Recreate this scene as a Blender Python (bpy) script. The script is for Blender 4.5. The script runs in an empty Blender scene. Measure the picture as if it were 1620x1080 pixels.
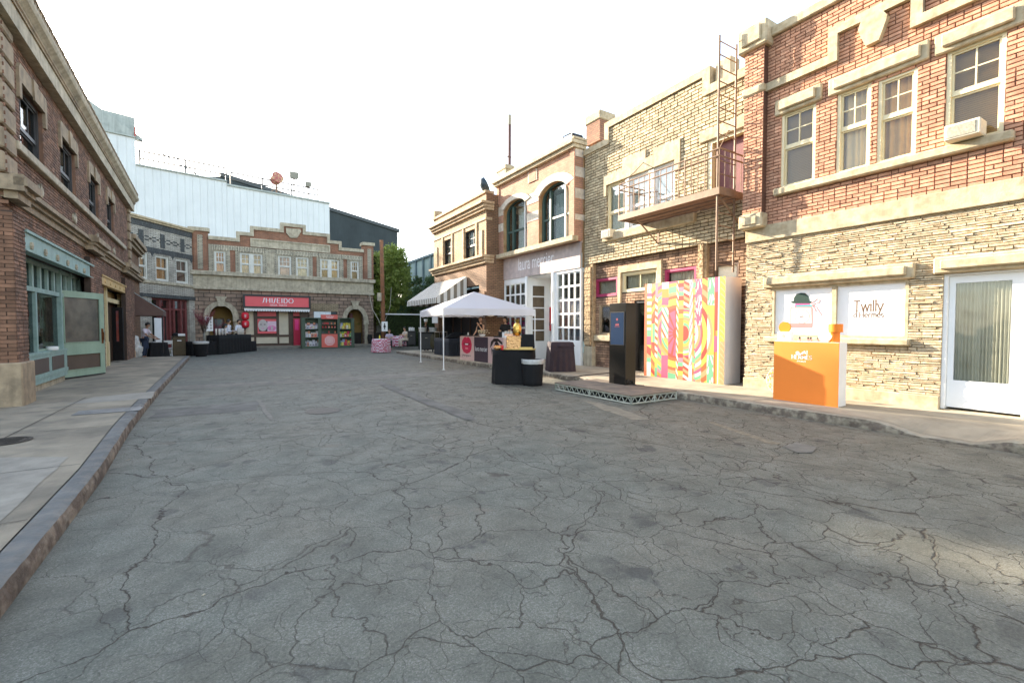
import bpy, bmesh, math, random
from mathutils import Vector, Matrix, noise
from mathutils.geometry import tessellate_polygon
R = random.Random(7)
rad = math.radians
C = bpy.context.scene.collection
# ------------------------------------------------------------------ camera model
FPX = 720.0
YAW = rad(31.7); PIT = math.atan(24/720.0); EYE = Vector((0, 0, 1.55))
CF = Vector((math.sin(YAW)*math.cos(PIT), math.cos(YAW)*math.cos(PIT), -math.sin(PIT)))
CR = Vector((math.cos(YAW), -math.sin(YAW), 0)); CU = CR.cross(CF)
def ray(px, py): return CF + CR*((px-810)/FPX) - CU*((py-540)/FPX)
def gpt(px, py, z=0.0):
    d = ray(px, py); t = (z-EYE.z)/d.z; return EYE + d*t
def cpt(px, py, depth):
    return EYE + ray(px, py)*depth
cam = bpy.data.cameras.new('camera'); cam.sensor_width = 36; cam.lens = 16.0; cam.clip_end = 2000; cam.clip_start = .05
co = bpy.data.objects.new('camera', cam); C.objects.link(co); co.location = EYE
co.rotation_euler = (math.pi/2-PIT, 0, -YAW)
bpy.context.scene.camera = co
# ------------------------------------------------------------------ materials
def N(nt, t, **k):
    n = nt.nodes.new(t)
    for a, v in k.items(): setattr(n, a, v)
    return n
def newmat(name):
    m = bpy.data.materials.new(name); m.use_nodes = True; nt = m.node_tree
    return m, nt, nt.nodes['Principled BSDF']
def warm(c): return (c[0]*1.08, c[1]*1.03, c[2]*.93) if max(c) < .6 else c
def rgb(c): return (c[0], c[1], c[2], 1)
def surf(name, col, rough=.8, var=.25, scale=2.0, bump=.15, bscale=60, island=0.0, metal=0.0, col2=None, spec=.4, streak=0, dirt=0, bdist=.01, emit=0, sheen=0):
    """plain surface: base colour broken up by two noises, optional second colour, per-piece variation, rain streaks, bump"""
    m, nt, b = newmat(name); L = nt.links; col = warm(col); col2 = warm(col2) if col2 else None
    tc = N(nt, 'ShaderNodeTexCoord')
    n1 = N(nt, 'ShaderNodeTexNoise'); n1.inputs['Scale'].default_value = scale; n1.inputs['Detail'].default_value = 6; n1.inputs['Roughness'].default_value = .65
    L.new(tc.outputs['Object'], n1.inputs['Vector'])
    mp = N(nt, 'ShaderNodeMapRange'); mp.inputs[1].default_value = .3; mp.inputs[2].default_value = .7
    mp.inputs[3].default_value = 1-var; mp.inputs[4].default_value = 1+var; L.new(n1.outputs['Fac'], mp.inputs[0])
    val = mp.outputs[0]
    base = N(nt, 'ShaderNodeMix', data_type='RGBA'); base.inputs[6].default_value = rgb(col); base.inputs[7].default_value = rgb(col2 or col)
    n2 = N(nt, 'ShaderNodeTexNoise'); n2.inputs['Scale'].default_value = scale*2.7; n2.inputs['Detail'].default_value = 5
    L.new(tc.outputs['Object'], n2.inputs['Vector'])
    rp = N(nt, 'ShaderNodeMapRange'); rp.inputs[1].default_value = .45; rp.inputs[2].default_value = .62; L.new(n2.outputs['Fac'], rp.inputs[0])
    L.new(rp.outputs[0], base.inputs[0]); colo = base.outputs[2]
    if island:
        g = N(nt, 'ShaderNodeNewGeometry'); im = N(nt, 'ShaderNodeMapRange'); im.inputs[3].default_value = 1-island; im.inputs[4].default_value = 1+island
        L.new(g.outputs['Random Per Island'], im.inputs[0])
        mu = N(nt, 'ShaderNodeMath', operation='MULTIPLY'); L.new(val, mu.inputs[0]); L.new(im.outputs[0], mu.inputs[1]); val = mu.outputs[0]
    if streak:
        sp = N(nt, 'ShaderNodeMapping'); sp.inputs['Scale'].default_value = (9, 9, .5); L.new(tc.outputs['Object'], sp.inputs[0])
        sn = N(nt, 'ShaderNodeTexNoise'); sn.inputs['Scale'].default_value = 1; sn.inputs['Detail'].default_value = 4; L.new(sp.outputs[0], sn.inputs['Vector'])
        sm = N(nt, 'ShaderNodeMapRange'); sm.inputs[1].default_value = .45; sm.inputs[2].default_value = .75; sm.inputs[3].default_value = 1; sm.inputs[4].default_value = 1-streak
        L.new(sn.outputs['Fac'], sm.inputs[0]); mu = N(nt, 'ShaderNodeMath', operation='MULTIPLY'); L.new(val, mu.inputs[0]); L.new(sm.outputs[0], mu.inputs[1]); val = mu.outputs[0]
    vm = N(nt, 'ShaderNodeVectorMath', operation='SCALE'); L.new(colo, vm.inputs[0]); L.new(val, vm.inputs[3])
    L.new(vm.outputs[0], b.inputs['Base Color'])
    b.inputs['Roughness'].default_value = rough; b.inputs['Metallic'].default_value = metal; b.inputs['Specular IOR Level'].default_value = spec
    if bump:
        nb = N(nt, 'ShaderNodeTexNoise'); nb.inputs['Scale'].default_value = bscale; nb.inputs['Detail'].default_value = 6; L.new(tc.outputs['Object'], nb.inputs['Vector'])
        bu = N(nt, 'ShaderNodeBump'); bu.inputs['Strength'].default_value = bump; bu.inputs['Distance'].default_value = bdist
        L.new(nb.outputs['Fac'], bu.inputs['Height']); L.new(bu.outputs[0], b.inputs['Normal'])
    return m
def brickmat(name, c1, c2, mortar, bw=.22, bh=.075, ms=.012, rough=.9, bump=.8, vertical=False, var=.3, soft=.1):
    m, nt, b = newmat(name); L = nt.links; c1, c2, mortar = [tuple(v*1.12 for v in warm(c)) for c in (c1, c2, mortar)]
    tc = N(nt, 'ShaderNodeTexCoord'); sx = N(nt, 'ShaderNodeSeparateXYZ'); L.new(tc.outputs['Object'], sx.inputs[0])
    ad = N(nt, 'ShaderNodeMath', operation='ADD'); L.new(sx.outputs[0], ad.inputs[0]); L.new(sx.outputs[1], ad.inputs[1])
    cb = N(nt, 'ShaderNodeCombineXYZ')
    L.new(ad.outputs[0], cb.inputs[1 if vertical else 0]); L.new(sx.outputs[2], cb.inputs[0 if vertical else 1])
    nz = N(nt, 'ShaderNodeTexNoise'); nz.inputs['Scale'].default_value = 6; L.new(tc.outputs['Object'], nz.inputs['Vector'])
    va = N(nt, 'ShaderNodeVectorMath', operation='MULTIPLY_ADD'); L.new(nz.outputs['Color'], va.inputs[0]); va.inputs[1].default_value = (.02, .02, 0); L.new(cb.outputs[0], va.inputs[2])
    br = N(nt, 'ShaderNodeTexBrick'); L.new(va.outputs[0], br.inputs['Vector'])
    br.inputs['Color1'].default_value = rgb(c1); br.inputs['Color2'].default_value = rgb(c2); br.inputs['Mortar'].default_value = rgb(mortar)
    br.inputs['Scale'].default_value = 1; br.inputs['Mortar Size'].default_value = ms; br.inputs['Mortar Smooth'].default_value = soft
    br.inputs['Brick Width'].default_value = bw; br.inputs['Row Height'].default_value = bh; br.inputs['Bias'].default_value = 0
    n1 = N(nt, 'ShaderNodeTexNoise'); n1.inputs['Scale'].default_value = 1.3; n1.inputs['Detail'].default_value = 7; n1.inputs['Roughness'].default_value = .7; L.new(tc.outputs['Object'], n1.inputs['Vector'])
    mp = N(nt, 'ShaderNodeMapRange'); mp.inputs[1].default_value = .3; mp.inputs[2].default_value = .7; mp.inputs[3].default_value = 1-var; mp.inputs[4].default_value = 1+var
    L.new(n1.outputs['Fac'], mp.inputs[0])
    vm = N(nt, 'ShaderNodeVectorMath', operation='SCALE'); L.new(br.outputs['Color'], vm.inputs[0]); L.new(mp.outputs[0], vm.inputs[3]); L.new(vm.outputs[0], b.inputs['Base Color'])
    b.inputs['Roughness'].default_value = rough
    bu = N(nt, 'ShaderNodeBump', invert=True); bu.inputs['Strength'].default_value = bump; bu.inputs['Distance'].default_value = .02
    L.new(br.outputs['Fac'], bu.inputs['Height']); L.new(bu.outputs[0], b.inputs['Normal'])
    return m
def glassmat(name, tint=(.85, .88, .88), refl=.045, rough=.02):
    m = bpy.data.materials.new(name); m.use_nodes = True; nt = m.node_tree; nt.nodes.clear(); L = nt.links
    o = N(nt, 'ShaderNodeOutputMaterial'); mx = N(nt, 'ShaderNodeMixShader'); tr = N(nt, 'ShaderNodeBsdfTransparent'); gl = N(nt, 'ShaderNodeBsdfGlossy')
    tr.inputs[0].default_value = rgb(tint); gl.inputs['Roughness'].default_value = rough
    fr = N(nt, 'ShaderNodeLayerWeight'); fr.inputs[0].default_value = .35
    mp = N(nt, 'ShaderNodeMapRange'); mp.inputs[3].default_value = refl; mp.inputs[4].default_value = refl+.3; L.new(fr.outputs['Fresnel'], mp.inputs[0])
    nb = N(nt, 'ShaderNodeTexNoise'); nb.inputs['Scale'].default_value = 1.6; tc = N(nt, 'ShaderNodeTexCoord'); L.new(tc.outputs['Object'], nb.inputs['Vector'])
    bu = N(nt, 'ShaderNodeBump'); bu.inputs['Strength'].default_value = .25; bu.inputs['Distance'].default_value = .03; L.new(nb.outputs['Fac'], bu.inputs['Height']); L.new(bu.outputs[0], gl.inputs['Normal'])
    L.new(mp.outputs[0], mx.inputs[0]); L.new(tr.outputs[0], mx.inputs[1]); L.new(gl.outputs[0], mx.inputs[2]); L.new(mx.outputs[0], o.inputs[0])
    return m
def vcolmat(name, rough=.6):
    m, nt, b = newmat(name); a = N(nt, 'ShaderNodeVertexColor', layer_name='Col'); nt.links.new(a.outputs[0], b.inputs['Base Color']); b.inputs['Roughness'].default_value = rough
    return m
# ------------------------------------------------------------------ mesh builder
class MB:
    def __init__(s): s.v = []; s.f = []; s.m = []; s.c = None
    def add(s, vs, fs, mi=0):
        o = len(s.v); s.v += [tuple(q) for q in vs]; s.f += [tuple(i+o for i in f) for f in fs]; s.m += [mi]*len(fs)
    def box(s, x0, x1, y0, y1, z0, z1, mi=0, M=None):
        vs = [Vector((x, y, z)) for x in (x0, x1) for y in (y0, y1) for z in (z0, z1)]
        if M is not None: vs = [M @ q for q in vs]
        s.add(vs, [(0, 1, 3, 2), (4, 6, 7, 5), (0, 4, 5, 1), (2, 3, 7, 6), (0, 2, 6, 4), (1, 5, 7, 3)], mi)
    def bbox(s, x0, x1, y0, y1, z0, z1, mi=0, b=.01, M=None):
        # box with chamfered vertical and front edges
        if x1 < x0: x0, x1 = x1, x0
        b = min(b, (x1-x0)*.45, (y1-y0)*.45, (z1-z0)*.45)
        bm = bmesh.new(); bmesh.ops.create_cube(bm, size=1)
        for v in bm.verts: v.co = Vector((x0+(v.co.x+.5)*(x1-x0), y0+(v.co.y+.5)*(y1-y0), z0+(v.co.z+.5)*(z1-z0)))
        bmesh.ops.bevel(bm, geom=bm.edges[:], offset=b, segments=1, affect='EDGES')
        s.addbm(bm, mi, M)
    def addbm(s, bm, mi=0, M=None):
        bm.verts.index_update()
        vs = [(M @ v.co) if M is not None else v.co.copy() for v in bm.verts]
        s.add(vs, [[v.index for v in f.verts] for f in bm.faces], mi); bm.free()
    def poly(s, pts, y, mi=0, flip=False):
        """flat xz polygon at depth y facing -y"""
        o = [Vector((a, 0, b)) for a, b in pts]
        tris = tessellate_polygon([o]); vs = [(a, y, b) for a, b in pts]
        s.add(vs, [fixn([vs[i] for i in t], t) for t in tris], mi)
    def prism(s, pts, y0, y1, mi=0, holes=(), hm=None, back=True):
        """xz polygon with holes, extruded from y0 (front) to y1"""
        loops = [list(pts)]+[list(h) for h in holes]; flat = [p for l in loops for p in l]
        tris = tessellate_polygon([[Vector((a, 0, b)) for a, b in l] for l in loops])
        vs = [(a, y0, b) for a, b in flat]
        s.add(vs, [fixn([vs[i] for i in t], t) for t in tris], mi)
        if back: s.add([(a, y1, b) for a, b in flat], [tuple(reversed(fixn([vs[i] for i in t], t))) for t in tris], mi)
        for li, l in enumerate(loops):
            n = len(l); vv = []; ff = []
            ar = sum(l[i][0]*l[(i+1) % n][1]-l[(i+1) % n][0]*l[i][1] for i in range(n))
            for i in range(n):
                a = l[i]; c = l[(i+1) % n]; k = len(vv); vv += [(a[0], y0, a[1]), (c[0], y0, c[1]), (c[0], y1, c[1]), (a[0], y1, a[1])]
                ccw = (ar > 0) == (li == 0); ff.append((k+3, k+2, k+1, k) if ccw else (k, k+1, k+2, k+3))
            s.add(vv, ff, mi if (li == 0 or hm is None) else hm)
    def tube(s, pts, r, n=8, mi=0, cap=True):
        rs = r if isinstance(r, (list, tuple)) else [r]*len(pts); pts = [Vector(p) for p in pts]; rings = []
        for i, p in enumerate(pts):
            d = (pts[min(i+1, len(pts)-1)]-pts[max(i-1, 0)]).normalized()
            a = d.cross(Vector((0, 0, 1)) if abs(d.z) < .95 else Vector((1, 0, 0))).normalized(); b = d.cross(a)
            rings.append([p+(a*math.cos(t)+b*math.sin(t))*rs[i] for t in [2*math.pi*k/n for k in range(n)]])
        vs = [q for rg in rings for q in rg]; fs = []
        for i in range(len(pts)-1):
            for k in range(n): fs.append((i*n+k, i*n+(k+1) % n, (i+1)*n+(k+1) % n, (i+1)*n+k))
        if cap: fs += [tuple(range(n-1, -1, -1)), tuple((len(pts)-1)*n+k for k in range(n))]
        s.add(vs, fs, mi)
    def lathe(s, prof, cx=0, cy=0, n=24, mi=0, wob=None, cap=True):
        vs = []; fs = []
        for i, (r, z) in enumerate(prof):
            for k in range(n):
                t = 2*math.pi*k/n; rr = r*(1+(wob(t, z) if wob else 0)); vs.append((cx+rr*math.cos(t), cy+rr*math.sin(t), z))
        for i in range(len(prof)-1):
            for k in range(n): fs.append((i*n+k, i*n+(k+1) % n, (i+1)*n+(k+1) % n, (i+1)*n+k))
        if cap: fs += [tuple(range(n-1, -1, -1)), tuple((len(prof)-1)*n+k for k in range(n))]
        s.add(vs, fs, mi)
    def mirrorfix(s): pass
    def build(s, name, mats, parent=None, smooth=False, label=None, loc=None, rz=0):
        me = bpy.data.meshes.new(name); me.from_pydata(s.v, [], s.f)
        for m in (mats if isinstance(mats, (list, tuple)) else [mats]): me.materials.append(m)
        me.polygons.foreach_set('material_index', s.m)
        if s.c is not None:
            at = me.color_attributes.new('Col', 'FLOAT_COLOR', 'CORNER'); i = 0; buf = []
            for f, c in zip(s.f, s.c): buf += [c[0], c[1], c[2], 1.0]*len(f)
            at.data.foreach_set('color', buf)
        if smooth: me.polygons.foreach_set('use_smooth', [True]*len(s.f))
        me.update(); me.validate()
        o = bpy.data.objects.new(name, me); C.objects.link(o)
        if parent is not None: o.parent = parent
        if label: o['label'] = label
        if loc is not None: o.location = loc
        o.rotation_euler.z = rz
        return o
def fixn(vs, t):
    a, b, c = [Vector(q) for q in vs]; n = (b-a).cross(c-a)
    return tuple(t) if n.y < 0 else (t[0], t[2], t[1])
def empty(name, loc, rz, label, cat, group=None):
    o = bpy.data.objects.new(name, None); C.objects.link(o); o.location = loc; o.rotation_euler = (0, 0, rz); o.empty_display_size = .2
    o['label'] = label; o['category'] = cat
    if group: o['group'] = group
    return o
def tag(o, label, cat, group=None):
    o['label'] = label; o['category'] = cat
    if group: o['group'] = group
    return o
def struct(o, kind='structure'): o['kind'] = kind; return o
def copytree(o, parent=None, **k):
    c = o.copy(); C.objects.link(c); c.parent = parent
    for ch in list(o.children): copytree(ch, c)
    for a, v in k.items(): c[a] = v
    return c
# ------------------------------------------------------------------ brickwork
def scan(poly, z):
    xs = []
    n = len(poly)
    for i in range(n):
        a = poly[i]; b = poly[(i+1) % n]
        if (a[1] <= z < b[1]) or (b[1] <= z < a[1]): xs.append(a[0]+(z-a[1])*(b[0]-a[0])/(b[1]-a[1]))
    xs.sort(); return [(xs[i], xs[i+1]) for i in range(0, len(xs)-1, 2)]
def spans(outline, holes, z):
    S = scan(outline, z)
    for h in holes:
        for a, b in scan(h, z):
            T = []
            for p, q in S:
                if b <= p or a >= q: T.append((p, q)); continue
                if a > p: T.append((p, a))
                if b < q: T.append((b, q))
            S = T
    return [s for s in S if s[1]-s[0] > .02]
def onebrick(mb, x0, x1, y, d, z0, z1, mi, rnd, j=.003):
    yf = y-d*rnd.uniform(.7, 1.2); J = lambda: rnd.uniform(-j, j); e = min(.006, (z1-z0)*.12)
    vs = [(x0, y, z0), (x1, y, z0), (x1, y, z1), (x0, y, z1), (x0+e+J(), yf+J(), z0+e+J()), (x1-e+J(), yf+J(), z0+e+J()), (x1-e+J(), yf+J(), z1-e+J()), (x0+e+J(), yf+J(), z1-e+J())]
    mb.add(vs, [(4, 5, 6, 7), (0, 1, 5, 4), (1, 2, 6, 5), (2, 3, 7, 6), (3, 0, 4, 7)], mi)
def bricks(mb, outline, holes, bw, bh, gap, y, d, mi, rnd, ledge=False, z0=None, z1=None):
    za = min(p[1] for p in outline) if z0 is None else z0; zb = max(p[1] for p in outline) if z1 is None else z1
    z = za; r = 0
    while z < zb-.01:
        h = rnd.choice([.036, .036, .045, .05, .055, .04, .075]) if ledge else bh
        h = min(h, zb-z)
        for a, b in spans(outline, holes, z+h/2):
            x = a-(rnd.uniform(0, bw) if ledge else ((bw/2)*(r % 2)+(a % bw)))
            while x < b:
                w = rnd.uniform(.12, .5) if ledge else bw*(1 if rnd.random() > .12 else .5)
                x0 = max(x, a); x1 = min(x+w-gap, b)
                if x1-x0 > .015:
                    hh = h-gap
                    if ledge and h > .07 and rnd.random() < .5:
                        onebrick(mb, x0, x1, y, d*rnd.uniform(.5, 1.3), z, z+hh*.48, mi, rnd, .005); onebrick(mb, x0, x1, y, d*rnd.uniform(.5, 1.3), z+hh*.54, z+hh, mi, rnd, .005)
                    else: onebrick(mb, x0, x1, y, d*(rnd.uniform(.4, 1.5) if ledge else 1), z, z+hh, mi, rnd, .006 if ledge else .003)
                x += w
        z += h; r += 1
# ------------------------------------------------------------------ lettering
def textmesh(s, font_off=0.0, spacing=1.0):
    cu = bpy.data.curves.new('t', 'FONT'); cu.body = s; cu.size = 1; cu.offset = font_off; cu.space_character = spacing; cu.resolution_u = 3
    ob = bpy.data.objects.new('t', cu); C.objects.link(ob); dg = bpy.context.evaluated_depsgraph_get()
    me = bpy.data.meshes.new_from_object(ob.evaluated_get(dg)); vs = [v.co.copy() for v in me.vertices]; fs = [tuple(p.vertices) for p in me.polygons]
    bpy.data.objects.remove(ob); bpy.data.curves.remove(cu); bpy.data.meshes.remove(me); return vs, fs
def text(mb, s, x0, x1, z0, h, y, mi=0, off=0.0, sp=1.0, flipx=False):
    vs, fs = textmesh(s, off, sp)
    a = min(v.x for v in vs); b = max(v.x for v in vs); c = min(v.y for v in vs); d = max(v.y for v in vs)
    w = [(x0+(v.x-a)/(b-a)*(x1-x0), y, z0+(v.y-c)/(d-c)*h) for v in vs]
    mb.add(w, [fixn2([w[i] for i in f], f) for f in fs], mi)
def fixn2(vs, f):
    n = sum((Vector(vs[i]).cross(Vector(vs[(i+1) % len(vs)])) for i in range(len(vs))), Vector())
    return f if n.y < 0 else tuple(reversed(f))
def arc(cx, cy, rx, ry, a0, a1, n=12): return [(cx+rx*math.cos(rad(a0+(a1-a0)*i/n)), cy+ry*math.sin(rad(a0+(a1-a0)*i/n))) for i in range(n+1)]
XH = .62
GL = {'T': (.78, [[(0, 1), (.78, 1)], [(.39, 0), (.39, 1)]]), 'w': (.84, [[(0, XH), (.2, 0)], [(.2, 0), (.42, XH)], [(.42, XH), (.62, 0)], [(.62, 0), (.84, XH)]]),
 'i': (.14, [[(.07, 0), (.07, XH)], [(.07, .86), (.07, .96)]]), 'l': (.14, [[(.07, 0), (.07, 1)]]), 'y': (.56, [[(0, XH), (.28, 0)], [(.56, XH), (.16, -.3)]]),
 'd': (.52, [[(.44, 0), (.44, 1)], arc(.24, XH/2, .22, XH/2, 0, 360, 18)]), "'": (.14, [[(.07, .82), (.07, 1)]]), 'H': (.78, [[(.1, 0), (.1, 1)], [(.68, 0), (.68, 1)], [(.1, .5), (.68, .5)]]),
 'e': (.48, [arc(.24, XH/2, .22, XH/2, 0, 320, 16), [(.03, .33), (.45, .33)]]), 'r': (.36, [[(.08, 0), (.08, XH)], arc(.26, .36, .17, .24, 150, 50, 6)]),
 'm': (.8, [[(.08, 0), (.08, XH)], arc(.25, .38, .16, .23, 170, 0, 8)+[(.41, 0)], arc(.57, .38, .16, .23, 170, 0, 8)+[(.73, 0)]]),
 's': (.4, [arc(.2, .46, .15, .15, 40, 260, 10)+arc(.2, .155, .16, .15, 80, -140, 10)]), 'E': (.62, [[(.1, 0), (.1, 1)], [(.1, 1), (.58, 1)], [(.1, .5), (.48, .5)], [(.1, 0), (.6, 0)]]),
 'R': (.68, [[(.1, 0), (.1, 1)], [(.1, 1), (.35, 1)]+arc(.35, .76, .22, .24, 90, -90, 8)+[(.1, .52)], [(.36, .5), (.66, 0)]]), 'M': (.9, [[(.1, 0), (.1, 1)], [(.1, 1), (.45, .15)], [(.45, .15), (.8, 1)], [(.8, 0), (.8, 1)]]),
 'S': (.56, [arc(.28, .74, .22, .25, 30, 250, 10)+arc(.28, .26, .23, .25, 80, -150, 10)]), 'P': (.6, [[(.1, 0), (.1, 1)], [(.1, 1), (.35, 1)]+arc(.35, .76, .22, .24, 90, -90, 8)+[(.1, .52)]]),
 'A': (.7, [[(0, 0), (.35, 1)], [(.35, 1), (.7, 0)], [(.14, .36), (.56, .36)]]), 'I': (.2, [[(.1, 0), (.1, 1)]]), ' ': (.3, []),
 'D': (.7, [[(.1, 0), (.1, 1)], [(.1, 1), (.3, 1)]+arc(.3, .5, .35, .5, 90, -90, 12)+[(.1, 0)]]), 'O': (.8, [arc(.4, .5, .38, .48, 0, 360, 24)]),
 '/': (.34, [[(.36, 1), (.28, .98)], [(.28, .98), (.1, .06)], [(.1, .06), (-.06, 0)]])}
def serif(mb, s, x0, x1, z0, h, y, mi=0, thick=.16, thin=.07, sf=.1, gap=.12, slab=False):
    w = sum(GL[c][0]+gap for c in s)-gap; k = (x1-x0)/w; x = 0
    for c in s:
        adv, pl = GL[c]
        for p in pl:
            for i in range(len(p)-1):
                a, b = p[i], p[i+1]; dx = b[0]-a[0]; dz = b[1]-a[1]; l = math.hypot(dx, dz) or 1e-6
                th = (thin+(thick-thin)*abs(dz)/l)/2
                nx, nz = -dz/l*th, dx/l*th; e = .02 if len(p) > 2 else 0; ex, ez = dx/l*e, dz/l*e
                q = [(a[0]-ex+nx, a[1]-ez+nz), (a[0]-ex-nx, a[1]-ez-nz), (b[0]+ex-nx, b[1]+ez-nz), (b[0]+ex+nx, b[1]+ez+nz)]
                vs = [(x0+(x+u)*k, y, z0+v*h) for u, v in q]; mb.add(vs, [fixn2(vs, (0, 1, 2, 3))], mi)
                if sf and len(p) == 2 and abs(dz)/l > .8 and l > .3:
                    for (u, v) in (a, b):
                        vs = [(x0+(x+u+du)*k, y-.0005, z0+(v+dv)*h) for du, dv in ((-sf-.02, -thin/2), (sf+.02, -thin/2), (sf+.02, thin/2+(.04 if slab else 0)), (-sf-.02, thin/2+(.04 if slab else 0)))]
                        mb.add(vs, [fixn2(vs, (0, 1, 2, 3))], mi)
        x += adv+gap
# ------------------------------------------------------------------ facade frame
class Fac:
    """a street front: local x runs along the wall left to right as seen from the street, y into the building, z up"""
    def __init__(s, P, vx, flip, name, label, cat, z=0):
        s.P = Vector((P[0], P[1], 0)); d = ray(vx, 516); d.z = 0; s.u = d.normalized()*flip; s.n = Vector((-s.u.y, s.u.x, 0))
        s.root = empty(name, s.P, math.atan2(s.u.y, s.u.x), label, cat)
    def p(s, px, py, off=0):
        d = ray(px, py); P = s.P+s.n*off; t = (P-EYE).dot(s.n)/d.dot(s.n); q = EYE+d*t; return ((q-s.P).dot(s.u), q.z)
    def x(s, px, py=480, off=0): return s.p(px, py, off)[0]
    def z(s, px, py, off=0): return s.p(px, py, off)[1]
    def rect(s, xl, xr, top, bot, off=0):
        ym = (top[1]+bot[1])/2; return (s.p(xl, ym, off)[0], s.p(xr, ym, off)[0], s.p(bot[0], bot[1], off)[1], s.p(top[0], top[1], off)[1])
    def w(s, x, y, z=0): return s.P+s.u*x+s.n*y+Vector((0, 0, z))
def rpoly(r): x0, x1, z0, z1 = r; return [(x0, z0), (x1, z0), (x1, z1), (x0, z1)]
def grow(r, a, b=None): b = a if b is None else b; return (r[0]-a, r[1]+a, r[2]-b, r[3]+b)
def archpoly(x0, x1, z0, zs, zt=None, n=14):
    r = (x1-x0)/2; zt = zs+r if zt is None else zt; cx = (x0+x1)/2
    return [(x0, z0), (x1, z0)]+[(cx+r*math.cos(math.pi*i/n), zs+(zt-zs)*math.sin(math.pi*i/n)) for i in range(n+1)]
def drape(mb, x0, x1, z0, z1, y, mi=0, folds=9, amp=.02, seed=0):
    rr = random.Random(seed); n = folds*6; vs = []; ph = rr.uniform(0, 6)
    for j in range(2):
        for i in range(n+1):
            t = i/n; f = math.sin(t*folds*2*math.pi+ph+.8*math.sin(t*9+ph)); vs.append((x0+(x1-x0)*t, y+amp*f+amp*.4*math.sin(t*folds*5), (z0, z1)[j]))
    mb.add(vs, [(i, i+1, n+2+i, n+1+i) for i in range(n)], mi)
def sash(root, r, y, fm, gm, up=(2, 2), lo=(1, 1), fw=.06, cover=None, cm=None, seed=0, split=.5, name='window', label=None, dep=.1, fine=.022):
    x0, x1, z0, z1 = r; mb = MB(); zm = z0+(z1-z0)*split
    mb.box(x0, x0+fw, y-.03, y+dep, z0, z1); mb.box(x1-fw, x1, y-.03, y+dep, z0, z1); mb.box(x0+fw, x1-fw, y-.025, y+dep, z1-fw, z1); mb.box(x0+fw, x1-fw, y-.035, y+dep, z0, z0+fw)
    if split: mb.box(x0+fw, x1-fw, y, y+.06, zm-.028, zm+.028)
    s2 = fw+.0; a, b = x0+s2, x1-s2; sw = .03
    for (c, d, g, yy) in ([(z0+fw, zm-.028, lo, y+.03), (zm+.028, z1-fw, up, y+.005)] if split else [(z0+fw, z1-fw, up, y+.005)]):
        mb.box(a, a+sw, yy, yy+.04, c, d); mb.box(b-sw, b, yy, yy+.04, c, d); mb.box(a+sw, b-sw, yy, yy+.04, c, c+sw); mb.box(a+sw, b-sw, yy, yy+.04, d-sw, d)
        for i in range(1, g[0]): xx = a+(b-a)*i/g[0]; mb.box(xx-fine/2, xx+fine/2, yy+.004, yy+.034, c+sw, d-sw)
        for i in range(1, g[1]): zz = c+(d-c)*i/g[1]; mb.box(a+sw, b-sw, yy+.007, yy+.031, zz-fine/2, zz+fine/2)
    w = mb.build(name, fm, root, label=label)
    g = MB(); g.box(a+.01, b-.01, y+.022, y+.028, (zm if split else z0+fw)+.02, z1-fw-.01)
    if split: g.box(a+.01, b-.01, y+.047, y+.053, z0+fw+.01, zm-.01)
    g.build('pane', gm, w)
    if cover:
        c = MB(); yy = y+.14
        if cover == 'blind':
            z = z0+fw
            while z < z1-fw: c.add([(a, yy, z), (b, yy, z), (b, yy-.022, z+.024), (a, yy-.022, z+.024)], [(0, 1, 2, 3)]); z += .034
            c.build('blind', cm, w)
        elif cover == 'half':
            drape(c, a, a+(b-a)*.36, z0, z1, yy, folds=4, seed=seed); drape(c, b-(b-a)*.3, b, z0, z1, yy, folds=3, seed=seed+1); c.build('curtain', cm, w)
        else: drape(c, a, b, z0, z1-.02, yy, folds=max(4, int((b-a)*10)), seed=seed); c.build('curtain', cm, w)
    return w
# ================================================================== materials used on the buildings
M = {}
M['red_brick'] = surf('red_brick', (.44, .235, .16), .9, .16, 2.2, .35, 90, island=.2, col2=(.50, .29, .205))
M['red_mortar'] = surf('red_mortar', (.10, .05, .035), .95, .2)
M['buff_brick'] = surf('buff_brick', (.42, .345, .24), .9, .2, 2, .35, 90, island=.2, col2=(.50, .43, .31))
M['buff_mortar'] = surf('buff_mortar', (.085, .065, .04), .95, .2)
M['brown_brick'] = surf('brown_brick', (.20, .115, .080), .9, .3, 1.6, .3, 90, island=.35, col2=(.145, .092, .07))
M['rust_brick'] = surf('rust_brick', (.19, .105, .070), .9, .3, 1.6, .3, 90, island=.3, col2=(.15, .085, .058))
M['brown_mortar'] = surf('brown_mortar', (.055, .04, .033), .95, .2)
M['ledge'] = surf('ledgestone', (.48, .41, .305), .9, .2, 5, .6, 60, island=.2, col2=(.41, .32, .21))
M['ledge_gap'] = surf('ledgestone_gap', (.17, .13, .085), .95, .2)
M['stone'] = surf('cast_stone', (.46, .395, .285), .85, .2, 3, .35, 45, col2=(.38, .31, .21), streak=.2)
M['stone_d'] = surf('brown_cast_stone', (.32, .255, .18), .85, .28, 2.4, .4, 45, col2=(.25, .20, .145), streak=.3)
M['stone_g'] = surf('grey_cast_stone', (.42, .38, .30), .85, .25, 2.4, .35, 45, col2=(.34, .305, .24), streak=.3)
M['conc'] = surf('concrete', (.42, .375, .29), .85, .22, 2, .35, 60, col2=(.34, .305, .24), streak=.25)
M['cream'] = surf('cream_paint', (.70, .60, .38), .5, .08, 3, .1, 80)
M['white'] = surf('white_paint', (.80, .79, .76), .5, .05, 3, .08, 80)
M['whiteg'] = surf('white_panel', (.80, .80, .79), .35, .03, 3, 0)
M['offw'] = surf('offwhite_sash', (.62, .60, .52), .5, .1, 3, .1, 80)
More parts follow.
